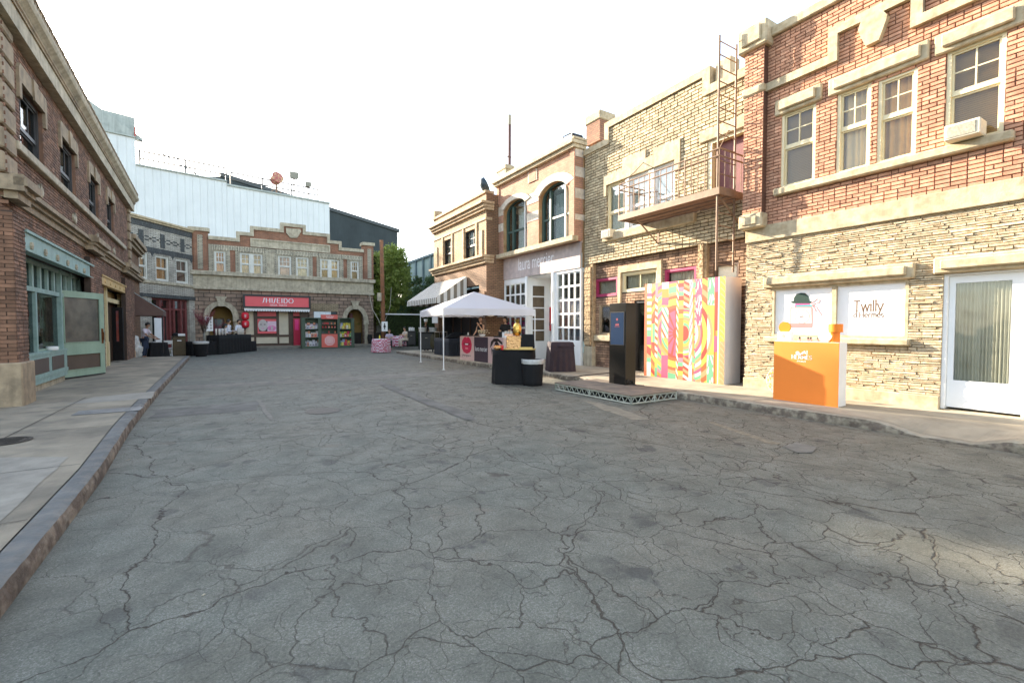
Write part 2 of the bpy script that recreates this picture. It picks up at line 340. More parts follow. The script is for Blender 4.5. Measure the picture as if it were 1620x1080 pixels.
M['dark'] = surf('dark_interior', (.02, .018, .016), .9, .3)
M['black'] = surf('black_paint', (.018, .018, .02), .45, .2, 4, .1)
M['teal'] = surf('pale_teal_paint', (.27, .40, .40), .55, .12, 3, .15, 50, col2=(.23, .35, .34), streak=.15)
M['green'] = surf('sage_green_paint', (.27, .38, .31), .5, .1, 3, .15, 50, streak=.15)
M['ochre'] = surf('ochre_paint', (.50, .36, .17), .6, .15, 3, .15, 50)
M['maroon'] = surf('maroon_paint', (.15, .045, .045), .5, .2, 3, .15, 50)
M['magenta'] = surf('magenta_paint', (.32, .03, .10), .5, .1, 3, .1, 50)
M['dgreen'] = surf('dark_green_paint', (.045, .085, .075), .45, .15, 3, .1)
M['brownf'] = surf('dark_brown_paint', (.07, .04, .026), .5, .2, 3, .15)
M['red'] = surf('coral_red_panel', (.75, .10, .11), .45, .03, 3, 0)
M['dred'] = surf('deep_red_panel', (.42, .015, .05), .4, .05, 3, 0)
M['pink'] = surf('pink_panel', (.75, .03, .18), .4, .05, 3, 0)
M['steel'] = surf('painted_steel', (.22, .145, .10), .6, .2, 6, .2, 60, metal=.1)
M['curt_w'] = surf('pale_curtain', (.74, .67, .52), .9, .1)
M['curt_t'] = surf('tan_curtain', (.72, .50, .27), .9, .15)
M['curt_o'] = surf('orange_curtain', (.64, .34, .14), .9, .2)
M['curt_p'] = surf('dusty_curtain', (.20, .13, .12), .9, .2)
M['curt_g'] = surf('green_curtain', (.01, .10, .045), .9, .15)
M['blind'] = surf('venetian_blind', (.50, .40, .26), .6, .05)
M['glass'] = glassmat('window_glass')
M['dglass'] = glassmat('dark_window_glass', (.62, .65, .64), .10)
M['rglass'] = glassmat('front_window_glass', (.9, .88, .84), .02)
M['sglass'] = glassmat('far_window_glass', (.92, .92, .9), .01)
M['mirror'] = glassmat('tinted_door_glass', (.50, .48, .43), .16, .08)
M['lilac'] = surf('mauve_fascia', (.43, .37, .38), .7, .18, 1.6, .1, 40, col2=(.50, .43, .43), streak=.15)
M['gbrick'] = brickmat('grey_white_brick', (.50, .48, .43), (.36, .345, .31), (.12, .115, .11), .34, .07, .014)
M['gsold'] = brickmat('slate_soldier_brick', (.085, .095, .10), (.06, .065, .07), (.03, .03, .03), .3, .09, .014, vertical=True)
M['sbrick'] = brickmat('brown_red_brick', (.30, .145, .09), (.23, .11, .07), (.12, .09, .07), .22, .075, .010)
M['slight'] = brickmat('pale_roman_brick', (.44, .40, .32), (.36, .33, .26), (.09, .085, .075), .42, .085, .016)
M['ssold'] = brickmat('pale_soldier_brick', (.44, .40, .32), (.36, .33, .26), (.09, .085, .075), .42, .10, .016, vertical=True)
M['sblock'] = brickmat('rusticated_block', (.25, .18, .14), (.19, .14, .11), (.06, .048, .04), .62, .27, .022, bump=1.0, var=.35)
M['lblock'] = brickmat('pale_filler_brick', (.33, .27, .18), (.26, .21, .14), (.10, .08, .06), .26, .09, .014)
M['tanbrick'] = brickmat('tan_brick', (.46, .33, .20), (.39, .27, .16), (.22, .155, .10), .22, .075, .012)
M['tand'] = brickmat('brown_corner_brick', (.25, .145, .085), (.19, .11, .065), (.10, .07, .05), .22, .075, .012)
M['obrick'] = brickmat('orange_brick', (.46, .25, .175), (.39, .20, .135), (.30, .20, .15), .22, .075, .010)
M['lowbrick'] = brickmat('purple_brown_brick', (.20, .125, .10), (.15, .095, .08), (.06, .045, .04), .24, .08, .014)
M['tanstone'] = surf('tan_cast_stone', (.47, .36, .24), .85, .2, 3, .3, 45, col2=(.36, .24, .14), streak=.2)
M['sidew'] = surf('street_front_board', (.5, .5, .5))
def body(F, outline, holes, y0, y1, mats, hm=None, name='wall', extra=None, label=None):
    mb = MB(); mb.prism(outline, y0, y1, 0, holes, hm)
    if extra: extra(mb)
    return mb.build(name, mats, F.root, label=label)
def backing(mb, r, y, mi, ext=1.8): mb.box(r[0]-min(.5, ext), r[1]+ext, y, y+.05, r[2]-.5, r[3]+.6, mi)
def strip(mb, x0, x1, z0, z1, y0, y1, mi=0, b=.012): mb.bbox(x0, x1, y0, y1, z0, z1, mi, b)
def lintel(F, x0, x1, z0, z1, proud=.14, name='lintel', mat='stone'):
    mb = MB(); h = z1-z0; mb.bbox(x0, x1, -proud*.55, .02, z0, z1, 0, .02); mb.bbox(x0+.1, x1-.1, -proud, -proud*.55+.01, z0+h*.22, z1-.05, 0, .02)
    return mb.build(name, M[mat], F.root)
# ================================================================== the near right building: red brick above ledgestone
F = R1 = Fac((10.16, 6.155), 365, -1, 'brick_building', 'nearest right hand building, red brick upper storey over cream ledgestone', 'building')
XE = 9.0
ztop = F.z(1337, 0)-.0; zb0, zb1 = F.z(1467, 340), F.z(1411, 319)
W = [F.rect(1236, 1290, (1262, 172), (1262, 291)), F.rect(1324, 1377, (1350, 139), (1350, 268)), F.rect(1388.5, 1450, (1420, 117), (1420, 252)), F.rect(1497, 1590, (1543, 66), (1543, 224))]
zs = F.z(1411, 267-9)
W = [(a, b, zs+.03, d) for a, b, c, d in W]
W.append((5.2, 6.4, zs+.03, W[3][3])); 
mb = MB(); up = [(.0, zb1-.1), (XE, zb1-.1), (XE, ztop), (.0, ztop)]
mb.prism(up, 0, .35, 0, [rpoly(w) for w in W], 1)
bricks(mb, up, [rpoly(w) for w in W], .2, .0695, .0085, 0, .016, 1, R, z0=zb1)
for w in W: backing(mb, w, .5, 2)
mb.box(0.001, .35, .36, 5, 0, ztop, 1); mb.box(XE-.3, XE, .35, 5, 0, ztop, 1)
pw = (0, F.p(1207, 200, -.18)[0]+.0)
mb.prism([(pw[0], zb1), (pw[1], zb1), (pw[1], ztop+.1), (pw[0], ztop+.1)], -.17, .0, 0)
bricks(mb, [(pw[0], zb1), (pw[1], zb1), (pw[1], ztop+.1), (pw[0], ztop+.1)], [], .2, .0695, .0085, -.17, .014, 1, R, z0=zb1)
mb.build('upper_wall', [M['red_mortar'], M['red_brick'], M['dark']], F.root)
# lower wall
SW = (F.p(1221, 495)[0], F.p(1437, 490)[0], F.z(1221, 532), F.z(1221, 456))
DR = (F.p(1489, 560)[0], F.p(1489, 560)[0]+1.22, .16, F.z(1493, 433))
DR2 = (7.0, 8.1, .16, DR[3])
mb = MB(); lo = [(0, 0), (XE, 0), (XE, zb0), (0, zb0)]; H = [rpoly(SW), rpoly(DR), rpoly(DR2)]
H = [rpoly(SW), [(DR[0], .0), (DR[1], .0), (DR[1], DR[3]), (DR[0], DR[3])]]
mb.prism([(0, 0), (DR[0], 0), (DR[0], DR[3]), (DR[1], DR[3]), (DR[1], 0), (XE, 0), (XE, zb0), (0, zb0)], .02, .35, 0, [rpoly(SW)], 1)
zp = .37
bricks(mb, lo, H, .3, .05, .006, .02, .022, 1, R, ledge=True, z0=zp)
backing(mb, SW, .36, 2); backing(mb, (DR[0], DR[1], .4, DR[3]), .7, 2)
mb.build('stone_wall', [M['ledge_gap'], M['ledge'], M['dark']], F.root)
mb = MB(); strip(mb, 0, DR[0], 0, zp, -.045, .02); strip(mb, DR[1], XE, 0, zp, -.045, .02); mb.build('plinth', M['stone'], F.root)
mb = MB(); strip(mb, 0, XE, zb0, zb1, -.05, .1); mb.build('concrete_band', M['stone'], F.root)
# coping, stepped moulding, pilaster cap and base, emblem
mb = MB(); strip(mb, pw[1]-.02, XE, ztop-.0, ztop+.20, -.1, .4, 0, .02); mb.build('coping', M['stone'], F.root)
zl = F.z(1259, 121.5)-.0; zh = F.z(1400, 14); dz = .165
xa, xb = F.x(1313, 90), F.x(1463, 20)
mb = MB(); y0 = -.10
mb.prism([(pw[1], zl-dz*.5), (xa+dz, zl-dz*.5), (xa+dz, zh-dz*.5), (xb-dz, zh-dz*.5), (xb-dz, zl-dz*.5), (XE, zl-dz*.5), (XE, zl+dz*.5), (xb, zl+dz*.5), (xb, zh+dz*.5), (xa, zh+dz*.5), (xa, zl+dz*.5), (pw[1], zl+dz*.5)], y0, 0)
mb.bbox(pw[0]-.04, pw[1]+.02, -.22, .0, zl-.09, zl+.09, 0, .03)
mb.build('moulding', M['stone'], F.root)
mb = MB(); zc = F.z(1207, 70, -.2); mb.bbox(-.12, pw[1]+.10, -.28, .45, zc-.02, zc+.50, 0, .03); mb.bbox(-.02, pw[1]-.02, -.33, -.26, zc+.08, zc+.42, 0, .02)
z5 = F.z(1206, 334, -.25); mb.build('pilaster_cap', M['stone'], F.root); mb = MB(); mb.bbox(-.05, pw[1]+.05, -.26, .0, z5-.32, z5, 0, .03); mb.bbox(.05, pw[1]-.06, -.29, -.25, z5-.25, z5-.07, 0, .015); mb.build('pilaster_base', M['stone'], F.root)
kp = [F.p(px/3+1150, py/3) for px, py in [(637, 155), (650, 115), (752, 62), (775, 82), (768, 110), (735, 200), (672, 230), (650, 190)]]
mb = MB(); mb.prism(kp, -.13, 0); mb.build('emblem', M['stone'], F.root)
# windows
for i, (w, cov, cm) in enumerate([(W[0], 'blind', 'blind'), (W[1], 'drape', 'curt_w'), (W[2], 'drape', 'curt_t'), (W[3], 'blind', 'blind'), (W[4], 'drape', 'curt_w')]):
    sash(F.root, w, .04, M['cream'], M['rglass'], (2, 2), (1, 1), .055, cov, M[cm], i, split=.54)
for a, b, c, d in [(W[0][0]-.12, W[0][1]+.12, W[0][3]-.02, 0), (W[1][0]-.14, W[2][1]+.16, W[1][3]-.02, 0), (W[3][0]-.15, W[3][1]+.2, W[3][3]-.02, 0), (W[4][0]-.15, W[4][1]+.2, W[4][3]-.02, 0)]:
    lintel(F, a, b, c, c+.33)
sx1 = F.p(1604, 214, -.1)[0]
mb = MB(); strip(mb, F.x(1223, 307, -.1), sx1, zs-.12, zs+.035, -.13, .06, 0, .025); strip(mb, 5.0, 6.6, zs-.12, zs+.035, -.13, .06, 0, .025); mb.build('sill', M['stone'], F.root)
# sign window
lintel(F, F.x(1210, 446), F.x(1449, 424), SW[3]+.0, SW[3]+.27, .16)
mb = MB(); strip(mb, F.x(1212, 536), F.x(1441, 538), SW[2]-.12, SW[2]+.0, -.12, .04, 0, .02); mb.build('sill', M['stone'], F.root)
mb = MB(); a, b, c, d = SW; xm = F.x(1319, 490); f = .05
mb.box(a, a+f, .0, .12, c, d); mb.box(b-f, b, .0, .12, c, d); mb.box(a+f, b-f, .003, .12, c, c+f); mb.box(a+f, b-f, .003, .12, d-f, d); mb.box(xm-.04, xm+.04, -.003, .12, c+f, d-f)
sf = mb.build('sign_window', M['stone'], F.root)
mb = MB(); mb.box(a+f, xm-.04, .06, .09, c+f, d-f); mb.build('perfume_panel', M['whiteg'], sf); mb = MB(); mb.box(xm+.04, b-f, .06, .09, c+f, d-f); pn = mb.build('name_panel', M['whiteg'], sf)
M['ink'] = surf('brown_ink', (.12, .075, .05), .6, .05, 3, 0)
mb = MB(); q0, q1 = F.p(1350, 492, .06), F.p(1398, 492, .06)
serif(mb, 'Twilly', q0[0], F.x(1397, 485, .06), F.z(1372, 491.5, .06), F.z(1372, 475.5, .06)-F.z(1372, 491.5, .06), .0592, 0, .17, .14, .08)
serif(mb, "d'Hermes", F.x(1350.5, 500, .06), F.x(1398, 500, .06), F.z(1372, 502, .06), (F.z(1372, 493, .06)-F.z(1372, 502, .06)), .0592, 0, .19, .12, .05)
mb.build('lettering', M['ink'], pn)
# perfume bottle picture on the left panel
def pp(px, py): return F.p(1200+px/4.9077, 440+py/4.9077, .06)
pink = surf('print_pink', (.66, .20, .19), .5, .05, 3, 0); palep = surf('print_pale', (.74, .58, .55), .5, .05, 3, 0); dk = surf('print_dark_green', (.02, .045, .04), .4, .05, 3, 0); tq = surf('print_turquoise', (.05, .28, .33), .5, .05, 3, 0); pu = surf('print_purple', (.35, .06, .22), .5, .05, 3, 0)
mb = MB(); L_ = lambda pts, y, mi: mb.poly([pp(*q) for q in pts], y, mi)
L_([(250, 222), (415, 222), (425, 240), (420, 378), (412, 386), (258, 386), (246, 376), (246, 236)], .057, 0)
L_([(256, 232), (408, 232), (412, 350), (254, 350)], .0565, 1)
cx, cy = pp(340, 298); rr = abs(pp(340, 298)[0]-pp(400, 298)[0])
for r_, mi, yy in ((1.0, 0, .056), (.9, 1, .0555), (.76, 0, .055), (.70, 1, .0545)): mb.poly([(cx+rr*r_*math.cos(t*.262), cy+rr*r_*math.sin(t*.262)) for t in range(24)], yy, mi)
L_([(286, 196), (398, 196), (402, 222), (282, 222)], .056, 3); L_([(292, 210), (440, 205), (420, 222), (290, 224)], .0555, 4)
L_([(256, 178), (412, 178), (414, 190), (400, 195), (268, 195), (252, 190)], .055, 2); L_([(272, 178), (276, 150), (295, 124), (330, 113), (362, 116), (388, 138), (398, 178)], .0545, 2)
for a_ in ([(410, 195), (455, 160), (478, 168), (470, 188), (425, 200)], [(420, 205), (450, 225), (492, 290)], [(415, 205), (440, 240), (445, 262)]):
    P_ = [pp(*q) for q in a_]
    for i in range(len(P_)-1): mb.tube([(P_[i][0], .056, P_[i][1]), (P_[i+1][0], .056, P_[i+1][1])], .007, 5, 0)
serif(mb, 'Twilly', pp(308, 300)[0], pp(352, 300)[0], pp(330, 306)[1], .05, .054, 2, .14, .05, .05)
o = mb.build('bottle_print', [pink, palep, dk, pu, tq], sf)
# door with white frame and curtain
a, b, c, d = DR; ga, gb, gc, gd = F.x(1510, 520, .1), F.x(1599, 520, .1), F.z(1508, 601, .1), F.z(1512, 448, .1)
mb = MB(); mb.box(a, a+.05, .03, .2, .17, d); mb.box(b-.05, b, .03, .2, .17, d); mb.box(a+.05, b-.05, .03, .2, d-.04, d)
mb.build('door_frame', M['white'], F.root)
mb = MB(); mb.prism([(a+.053, .2), (b-.053, .2), (b-.053, d-.043), (a+.053, d-.043)], .1, .15, 0, [[(ga, gc), (gb, gc), (gb, gd), (ga, gd)]]); mb.box(b-.3, b-.06, .05, .1, .17, .2)
dr = mb.build('door', M['whiteg'], F.root, label='white framed glass door with a pale pleated curtain')
mb = MB(); mb.box(ga, gb, .12, .126, gc, gd); mb.build('pane', M['glass'], dr); mb = MB(); drape(mb, ga-.02, gb+.02, gc-.05, gd+.05, .2, folds=17, amp=.018, seed=4); mb.build('curtain', M['curt_w'], dr)
lintel(F, F.x(1479, 420), DR[1]+.4, DR[3]+.0, DR[3]+.27, .16)
mb = MB(); mb.box(a, b, -.0, .35, .1, .158); mb.build('threshold', M['stone'], F.root)
mb = MB(); mb.box(0, XE, .38, 5, ztop-.1, ztop); mb.build('roof', M['conc'], F.root)
# ================================================================== yellow brick building with the fire escape
F = R2 = Fac((10.75, 12.47), 373, -1, 'brick_building', 'buff brick building with stepped parapet, magenta window frames and a fire escape', 'building')
u1 = 6.45; zj = F.z(1029, 401.2); zlow = F.z(925, 248); zhi = F.z(1040, 163); x1_, x2_ = F.x(962, 215), F.x(1119, 150)
top = [(0, zj), (u1, zj), (u1, zlow+.03), (x2_, zlow+.03), (x2_, zhi), (x1_, zhi), (x1_, zlow), (0, zlow)]
W2 = [F.rect(961.5, 990, (976, 281), (976, 347)), F.rect(995.5, 1027, (1011, 270), (1011, 337)), F.rect(1035, 1068, (1051, 256), (1051, 323))]
zb_, zt_ = 4.62, 6.22
W2 = [(a, b, zb_, zt_) for a, b, c, d in W2]
DW = (F.x(1119.6, 270), F.x(1119.6, 270)+1.0, 4.62, F.z(1119.6, 225))
mb = MB(); hs = [rpoly(w) for w in W2]+[rpoly(DW)]
mb.prism(top, 0, .3, 0, hs, 1); bricks(mb, top, hs, .225, .094, .016, 0, .03, 1, R, z0=zj)
for w in W2+[DW]: backing(mb, w, .5, 2)
mb.build('upper_wall', [M['buff_mortar'], M['buff_brick'], M['dark']], F.root)
mb = MB(); t = .2
mb.prism([(-.03, zlow), (x1_+t*.5, zlow), (x1_+t*.5, zhi), (x2_-t*.5, zhi), (x2_-t*.5, zlow+.03), (u1, zlow+.03), (u1, zlow+.25), (x2_+t*.6, zlow+.25), (x2_+t*.6, zhi+t), (x1_-t*.5, zhi+t), (x1_-t*.5, zlow+t), (-.03, zlow+t)], -.08, .35)
mb.bbox(x2_+.2, x2_+.65, .02, .4, zhi-.35, zhi+.25, 0, .03); mb.build('coping', M['stone'], F.root)
mb = MB(); lx0, lx1 = W2[0][0]-.14, W2[2][1]+.12
mb.prism([(lx0, zt_-.35), (W2[0][0]-.02, zt_-.35), (W2[0][0]-.02, zt_), (W2[2][1]+.02, zt_), (W2[2][1]+.02, zt_-.3), (lx1+.08, zt_-.3), (lx1+.08, zt_+.52), (W2[2][0]+.0, zt_+.52), (W2[2][0], zt_+.36), (W2[1][1]-.1, zt_+.36), (W2[1][1]-.1, zt_+.62), (W2[0][1]-.1, zt_+.62), (W2[0][1]-.1, zt_+.3), (lx0, zt_+.3)], -.07, 0)
mb.bbox(DW[0]-.22, u1, -.07, 0, DW[3], DW[3]+.3, 0, .02); mb.build('lintel', M['stone'], F.root)
mb = MB(); strip(mb, lx0, lx1+.6, zb_-.27, zb_-.02, -.12, .03, 0, .02); mb.build('sill', M['stone'], F.root)
for i, w in enumerate(W2): sash(F.root, w, .05, M['white'] if i else M['cream'], M['glass'], (1, 1), (1, 1), .05, 'drape', M['curt_w'], 11+i, split=.42)
mb = MB(); mb.box(W2[0][1], W2[1][0], -.03, .02, zb_, zt_); mb.box(W2[1][1], W2[2][0], -.03, .02, zb_, zt_); mb.build('window_post', M['white'], F.root)
mb = MB(); mb.box(DW[0], DW[0]+.12, .0, .2, DW[2], DW[3]); mb.box(DW[0]+.12, DW[1], .0, .2, DW[3]-.08, DW[3]); fr = mb.build('balcony_door', M['cream'], F.root); mb = MB(); mb.box(DW[0]+.12, DW[1], .16, .2, DW[2], DW[3]-.08); mb.build('door_leaf', M['maroon'], fr)
# lower storey set back a little
px0, px1 = F.x(938, 480), F.x(1104, 395); px2 = F.x(1118, 395)
LW = [F.rect(942, 976.5, (942, 442), (942, 470), .12), F.rect(984, 1040, (1012, 428.5), (1012, 460), .12), F.rect(1051, 1101, (1051, 427), (1051, 452), .12), F.rect(947, 982, (947, 481), (947, 530), .12), (F.x(998, 540), F.x(1021, 540), .15, 2.35), (F.x(1128, 430, .12), F.x(1168, 430, .12), .15, F.z(1128, 418, .12))]
LW[2] = (LW[2][0], LW[2][1], LW[1][2], LW[2][3])
mb = MB(); ol = [(px0-.1, 0), (u1, 0), (u1, zj), (px0-.1, zj)]; hs = [rpoly(w) for w in LW]
mb.prism(ol, .14, .35, 0, hs, 1); bricks(mb, ol, hs, .23, .085, .013, .14, .02, 1, R, z0=.15)
for w in LW: backing(mb, w, .55, 2)
mb.build('lower_wall', [M['brown_mortar'], surf('mixed_brown_brick', (.29, .19, .13), .9, .3, 1.2, .3, 90, island=.35, col2=(.20, .125, .09)), M['dark']], F.root)
rough = surf('rough_stone', (.36, .27, .17), .95, .35, 6, 1.0, 14, col2=(.28, .20, .13), bdist=.05)
mb = MB(); mb.bbox(0, px0, -.01, .2, .85, zj, 0, .02); mb.bbox(px1, px2, -.01, .2, .85, zj, 0, .02); mb.bbox(u1-.25, u1, -.01, .2, .85, zj, 0, .02); mb.build('pilaster', rough, F.root)
for k in range(26):
    pass
mb = MB(); rr_ = random.Random(3)
for xx0, xx1 in ((0, px0), (px1, px2)):
    z = .9
    while z < zj-.15:
        h = rr_.uniform(.12, .25); bm = bmesh.new(); bmesh.ops.create_cube(bm, size=1); bmesh.ops.subdivide_edges(bm, edges=bm.edges[:], cuts=2, use_grid_fill=True)
        for v in bm.verts:
            q = noise.noise(v.co*2+Vector((z*7, k, 3)))*.3; v.co = Vector((xx0+.06+(v.co.x+.5)*(xx1-xx0-.12), -.03+v.co.y*(.09+q*.12), z+(v.co.z+.5)*h*.9))
        mb.addbm(bm); z += h
mb.build('rubble_facing', rough, F.root)
mb = MB(); mb.bbox(-.01, px0+.01, -.04, .2, 0, .85, 0, .02); mb.build('pilaster_base', M['conc'], F.root)
for w, mt, up in ((LW[0], 'magenta', (1, 1)), (LW[1], 'cream', (2, 1)), (LW[2], 'magenta', (1, 1)), (LW[3], 'stone_d', (1, 1))):
    sash(F.root, w, .17, M[mt], M['dglass'] if mt == 'stone_d' else M['glass'], up, (1, 1), .07, None if mt == 'stone_d' else 'drape', M['curt_w'], 3, split=0)
a, b, c, d = LW[1]; mb = MB(); mb.prism([(a-.14, c-.45), (a-.02, c-.45), (a-.02, d+.02), (b+.02, d+.02), (b+.02, c-.45), (b+.18, c-.45), (b+.18, d+.22), (a-.14, d+.22)], .06, .16); mb.build('window_surround', M['stone'], F.root)
a, b, c, d = LW[3]; mb = MB(); mb.bbox(a-.15, b+.1, .02, .2, c-.2, c, 0, .02); mb.build('sill', M['stone'], F.root)
for w, mt in ((LW[4], 'black'), (LW[5], 'brownf')):
    a, b, c, d = w; mb = MB(); mb.box(a, a+.07, .16, .3, c, d); mb.box(b-.07, b, .16, .3, c, d); mb.box(a+.07, b-.07, .16, .3, d-.07, d); mb.box(a+.07, b-.07, .25, .29, c, d-.07, 1); mb.build('door', [M[mt], M['curt_w'] if mt == 'brownf' else M['dglass']], F.root)
mb = MB(); mb.box(0, u1, .3, 5, zlow-.1, zlow); mb.box(0, .3, .35, 5, 0, zlow-.1); mb.build('roof', M['conc'], F.root)
# ================================================================== the cosmetics shop with two arched windows
F = R3 = Fac((10.32, 17.97), 356, -1, 'shop_building', 'orange brick shop with two tall arched windows above a white cosmetics shopfront', 'building')
L3 = F.x(910, 330); zc = F.z(843, 268.5); zsl = F.z(853.6, 393.6); zfa = F.z(859, 431)
a1 = (F.x(796.5, 370), F.x(834, 370)); a2 = (F.x(852.3, 350), F.x(899.8, 350))
zsp = F.z(797, 340.7); zap = F.z(817.4, 315)
aps = []
for a, b in (a1, a2): aps.append(archpoly(a, b, zsl+.16, F.z((852.6 if a > 2 else 797), (321 if a > 2 else 340.7)), F.z((878.5 if a > 2 else 817.4), (287 if a > 2 else 314.5))))
mb = MB(); mb.prism([(0, zsl), (L3, zsl), (L3, zc), (0, zc)], 0, .35, 0, aps, 1)
for ap in aps: backing(mb, (ap[0][0], ap[1][0], ap[0][1], max(p[1] for p in ap)), .6, 2, .45)
mb.box(L3-.02, L3, .35, .45, zfa, zc, 1); mb.build('upper_wall', [M['obrick'], surf('striped_reveal', (.42, .24, .12), .85, .3, 1, .3, 40, col2=(.5, .36, .2)), M['dark']], F.root)
# pale stone arch hoods and bands, on the face and wrapping the corner
mb = MB(); ss = surf('pale_arch_stone', (.62, .52, .40), .85, .2, 4, .4, 40, col2=(.68, .58, .46))
for ap, (a, b) in zip(aps, (a1, a2)):
    zs_ = ap[1][1]; arc_ = ap[2:]; cx = (a+b)/2; o_ = .48 if a > 2 else .40; zs1 = arc_[0][1]
    outer = [(cx+(p[0]-cx)*(1+o_/((b-a)/2)), zs1+(p[1]-zs1)*(1+o_/((b-a)/2)*.95)) for p in arc_]
    k0, k1 = 2, len(arc_)-3
    mb.prism(arc_[k0:k1+1]+list(reversed(outer[k0:k1+1])), -.06, .02)
for z0_, z1_ in ((5.75, 6.1), (6.45, 6.85)):
    for xa_, xb_ in ((.02, a1[0]-.0), (a1[1]+.0, a2[0]-.0)): mb.prism([(xa_, z0_), (xb_, z0_), (xb_, z1_), (xa_, z1_)], -.02, .01)
for xa_, xb_ in ((a1[1]+.1, a2[0]-.1),): mb.prism([(xa_, 7.3), (xb_, 7.3), (xb_, 7.75), (xa_, 7.75)], -.03, .01)
for z0_, z1_ in ((5.3, 5.5), (6.05, 6.4), (6.8, 7.15), (7.5, 7.9)): mb.box(L3-.0, L3+.02, -.01, .44, z0_, z1_); 
mb.build('stone_banding', ss, F.root)
mb = MB(); mb.prism([(a2[1]+.1, zsl), (L3+.0, zsl), (L3+.0, zc), (a2[1]+.1, zc)], -.05, .0, 0); mb.prism([(a1[1]+.16, 7.3), (a2[0]-.16, 7.3), (a2[0]-.16, zc), (a1[1]+.16, zc)], -.04, 0, 0); mb.prism([(0, 7.0), (.2, 7.0), (.2, zc), (0, zc)], -.04, 0); mb.build('pilaster', M['obrick'], F.root)
mb = MB(); strip(mb, -.1, L3+.08, zc, zc+.13, -.15, .45); strip(mb, -.16, L3+.12, zc+.13, zc+.26, -.24, .45); strip(mb, -.16, L3+.12, zc+.28, zc+.36, -.17, .45); mb.build('cornice', M['stone'], F.root)
mb = MB(); strip(mb, -.05, L3+.05, zsl-.02, zsl+.16, -.16, .1); mb.build('sill', M['stone'], F.root)
for ap, (a, b) in zip(aps, (a1, a2)):
    zb_, cx = ap[0][1], (a+b)/2; arc_ = ap[2:]; zs1 = arc_[0][1]; ztp = max(p[1] for p in ap)
    mb = MB(); inner = [(cx+(p[0]-cx)*.86, zs1+(p[1]-zs1)*.9) for p in arc_]; yy = .16
    mb.prism([(a, zb_), (b, zb_)]+arc_, yy, yy+.1, 0, [[(a+(b-a)*.07, zb_+.08), (b-(b-a)*.07, zb_+.08)]+inner])
    xm = a+(b-a)*.30; mb.box(xm-.05, xm+.05, yy-.02, yy+.1, zb_+.05, ztp-.2); xn = b-(b-a)*.2; mb.box(xn-.04, xn+.02, yy-.02, yy+.1, zb_+.05, zs1+.35, 1)
    zm = zb_+(ztp-zb_)*.42; mb.box(a+.05, b-.05, yy+.005, yy+.07, zm-.04, zm+.04)
    w = mb.build('arched_window', [M['dgreen'], M['white']], F.root)
    g = MB(); g.prism([(a, zb_), (b, zb_)]+arc_, yy+.05, yy+.056, 0); g.build('pane', M['glass'], w)
    c = MB(); drape(c, xm, b, zb_, zs1+.2, yy+.25, folds=6, seed=3); c.build('curtain', M['curt_w'] if a < 2 else surf('grey_curtain', (.30, .36, .38), .9, .1), w)
# fascia and shopfront, set back under the upper storey
old_ = set(F.root.children); F.P = F.P+F.n*.28
zd = zfa-.02
mb = MB(); mb.box(0, L3-.002, -.04, .03, zfa, zsl-.03); mb.box(0, L3-.002, .0301, .07, zsl-.05, zsl+.0); fa = mb.build('fascia', M['lilac'], F.root)
wt = surf('white_lettering', (.82, .80, .80), .5, .03, 3, 0)
mb = MB(); text(mb, 'laura mercier', F.x(819.8, 412, -.05), F.x(875.6, 408, -.05), F.z(848, 423, -.05), F.z(848, 402, -.05)-F.z(848, 423, -.05), -.043, 0, 0, 1.0); mb.build('lettering', wt, fa)
xr0, xr1 = F.x(833, 480), F.x(874, 480)
LWn = (max(.07, F.x(798, 470)), F.x(831, 470), 1.05, 3); LWn = (LWn[0], LWn[1], 1.0, zfa-.22)
RWn = (F.x(881, 470), L3-.05, 1.0, zfa-.1)
mb = MB(); E3 = L3-.005
mb.prism([(0, .15), (xr0, .15), (xr0, zfa), (0, zfa)], 0, .12, 0, [rpoly(LWn)]); mb.prism([(xr1, .15), (E3, .15), (E3, zfa), (xr1, zfa)], 0, .12, 0, [rpoly(RWn)])
rd = 1.0; RT = (.25, .85, .9, zfa-.35)
# returns of the recessed entrance and its back wall
Mx = Matrix.Translation((xr0, 0, 0)) @ Matrix.Rotation(rad(78), 4, 'Z')
sub = MB(); sub.prism([(0.05, .15), (1.1, .15), (1.1, zfa), (0.05, zfa)], -.0, .1, 0, [rpoly(RT)])
mb.add([Mx @ Vector(v) for v in sub.v], sub.f)
mb.box(xr0, xr1, 1.1, 1.2, .15, zfa); mb.box(xr1, xr1+.1, .12, 1.1, .15, zfa); mb.box(xr0, xr1, 0.12, 1.1, zfa-.06, zfa)
mb.build('shopfront', M['white'], F.root)
def grid(r, cols, rows, y, t=.045, M_=None):
    mb = MB(); a, b, c, d = r
    for i in range(cols+1): x = a+(b-a)*i/cols; mb.box(x-t/2, x+t/2, y, y+.05, c, d, 0, M_)
    for j in range(rows+1): z = c+(d-c)*j/rows; mb.box(a, b, y+.003, y+.046, z-t/2, z+t/2, 0, M_)
    return mb
cols = [(.55, .25, .16), (.45, .20, .18), (.20, .22, .30), (.33, .27, .26), (.50, .35, .28), (.16, .14, .2), (.6, .55, .5)]
CM = [surf('poster_tone', c, .5, .1, 2, 0) for c in cols]
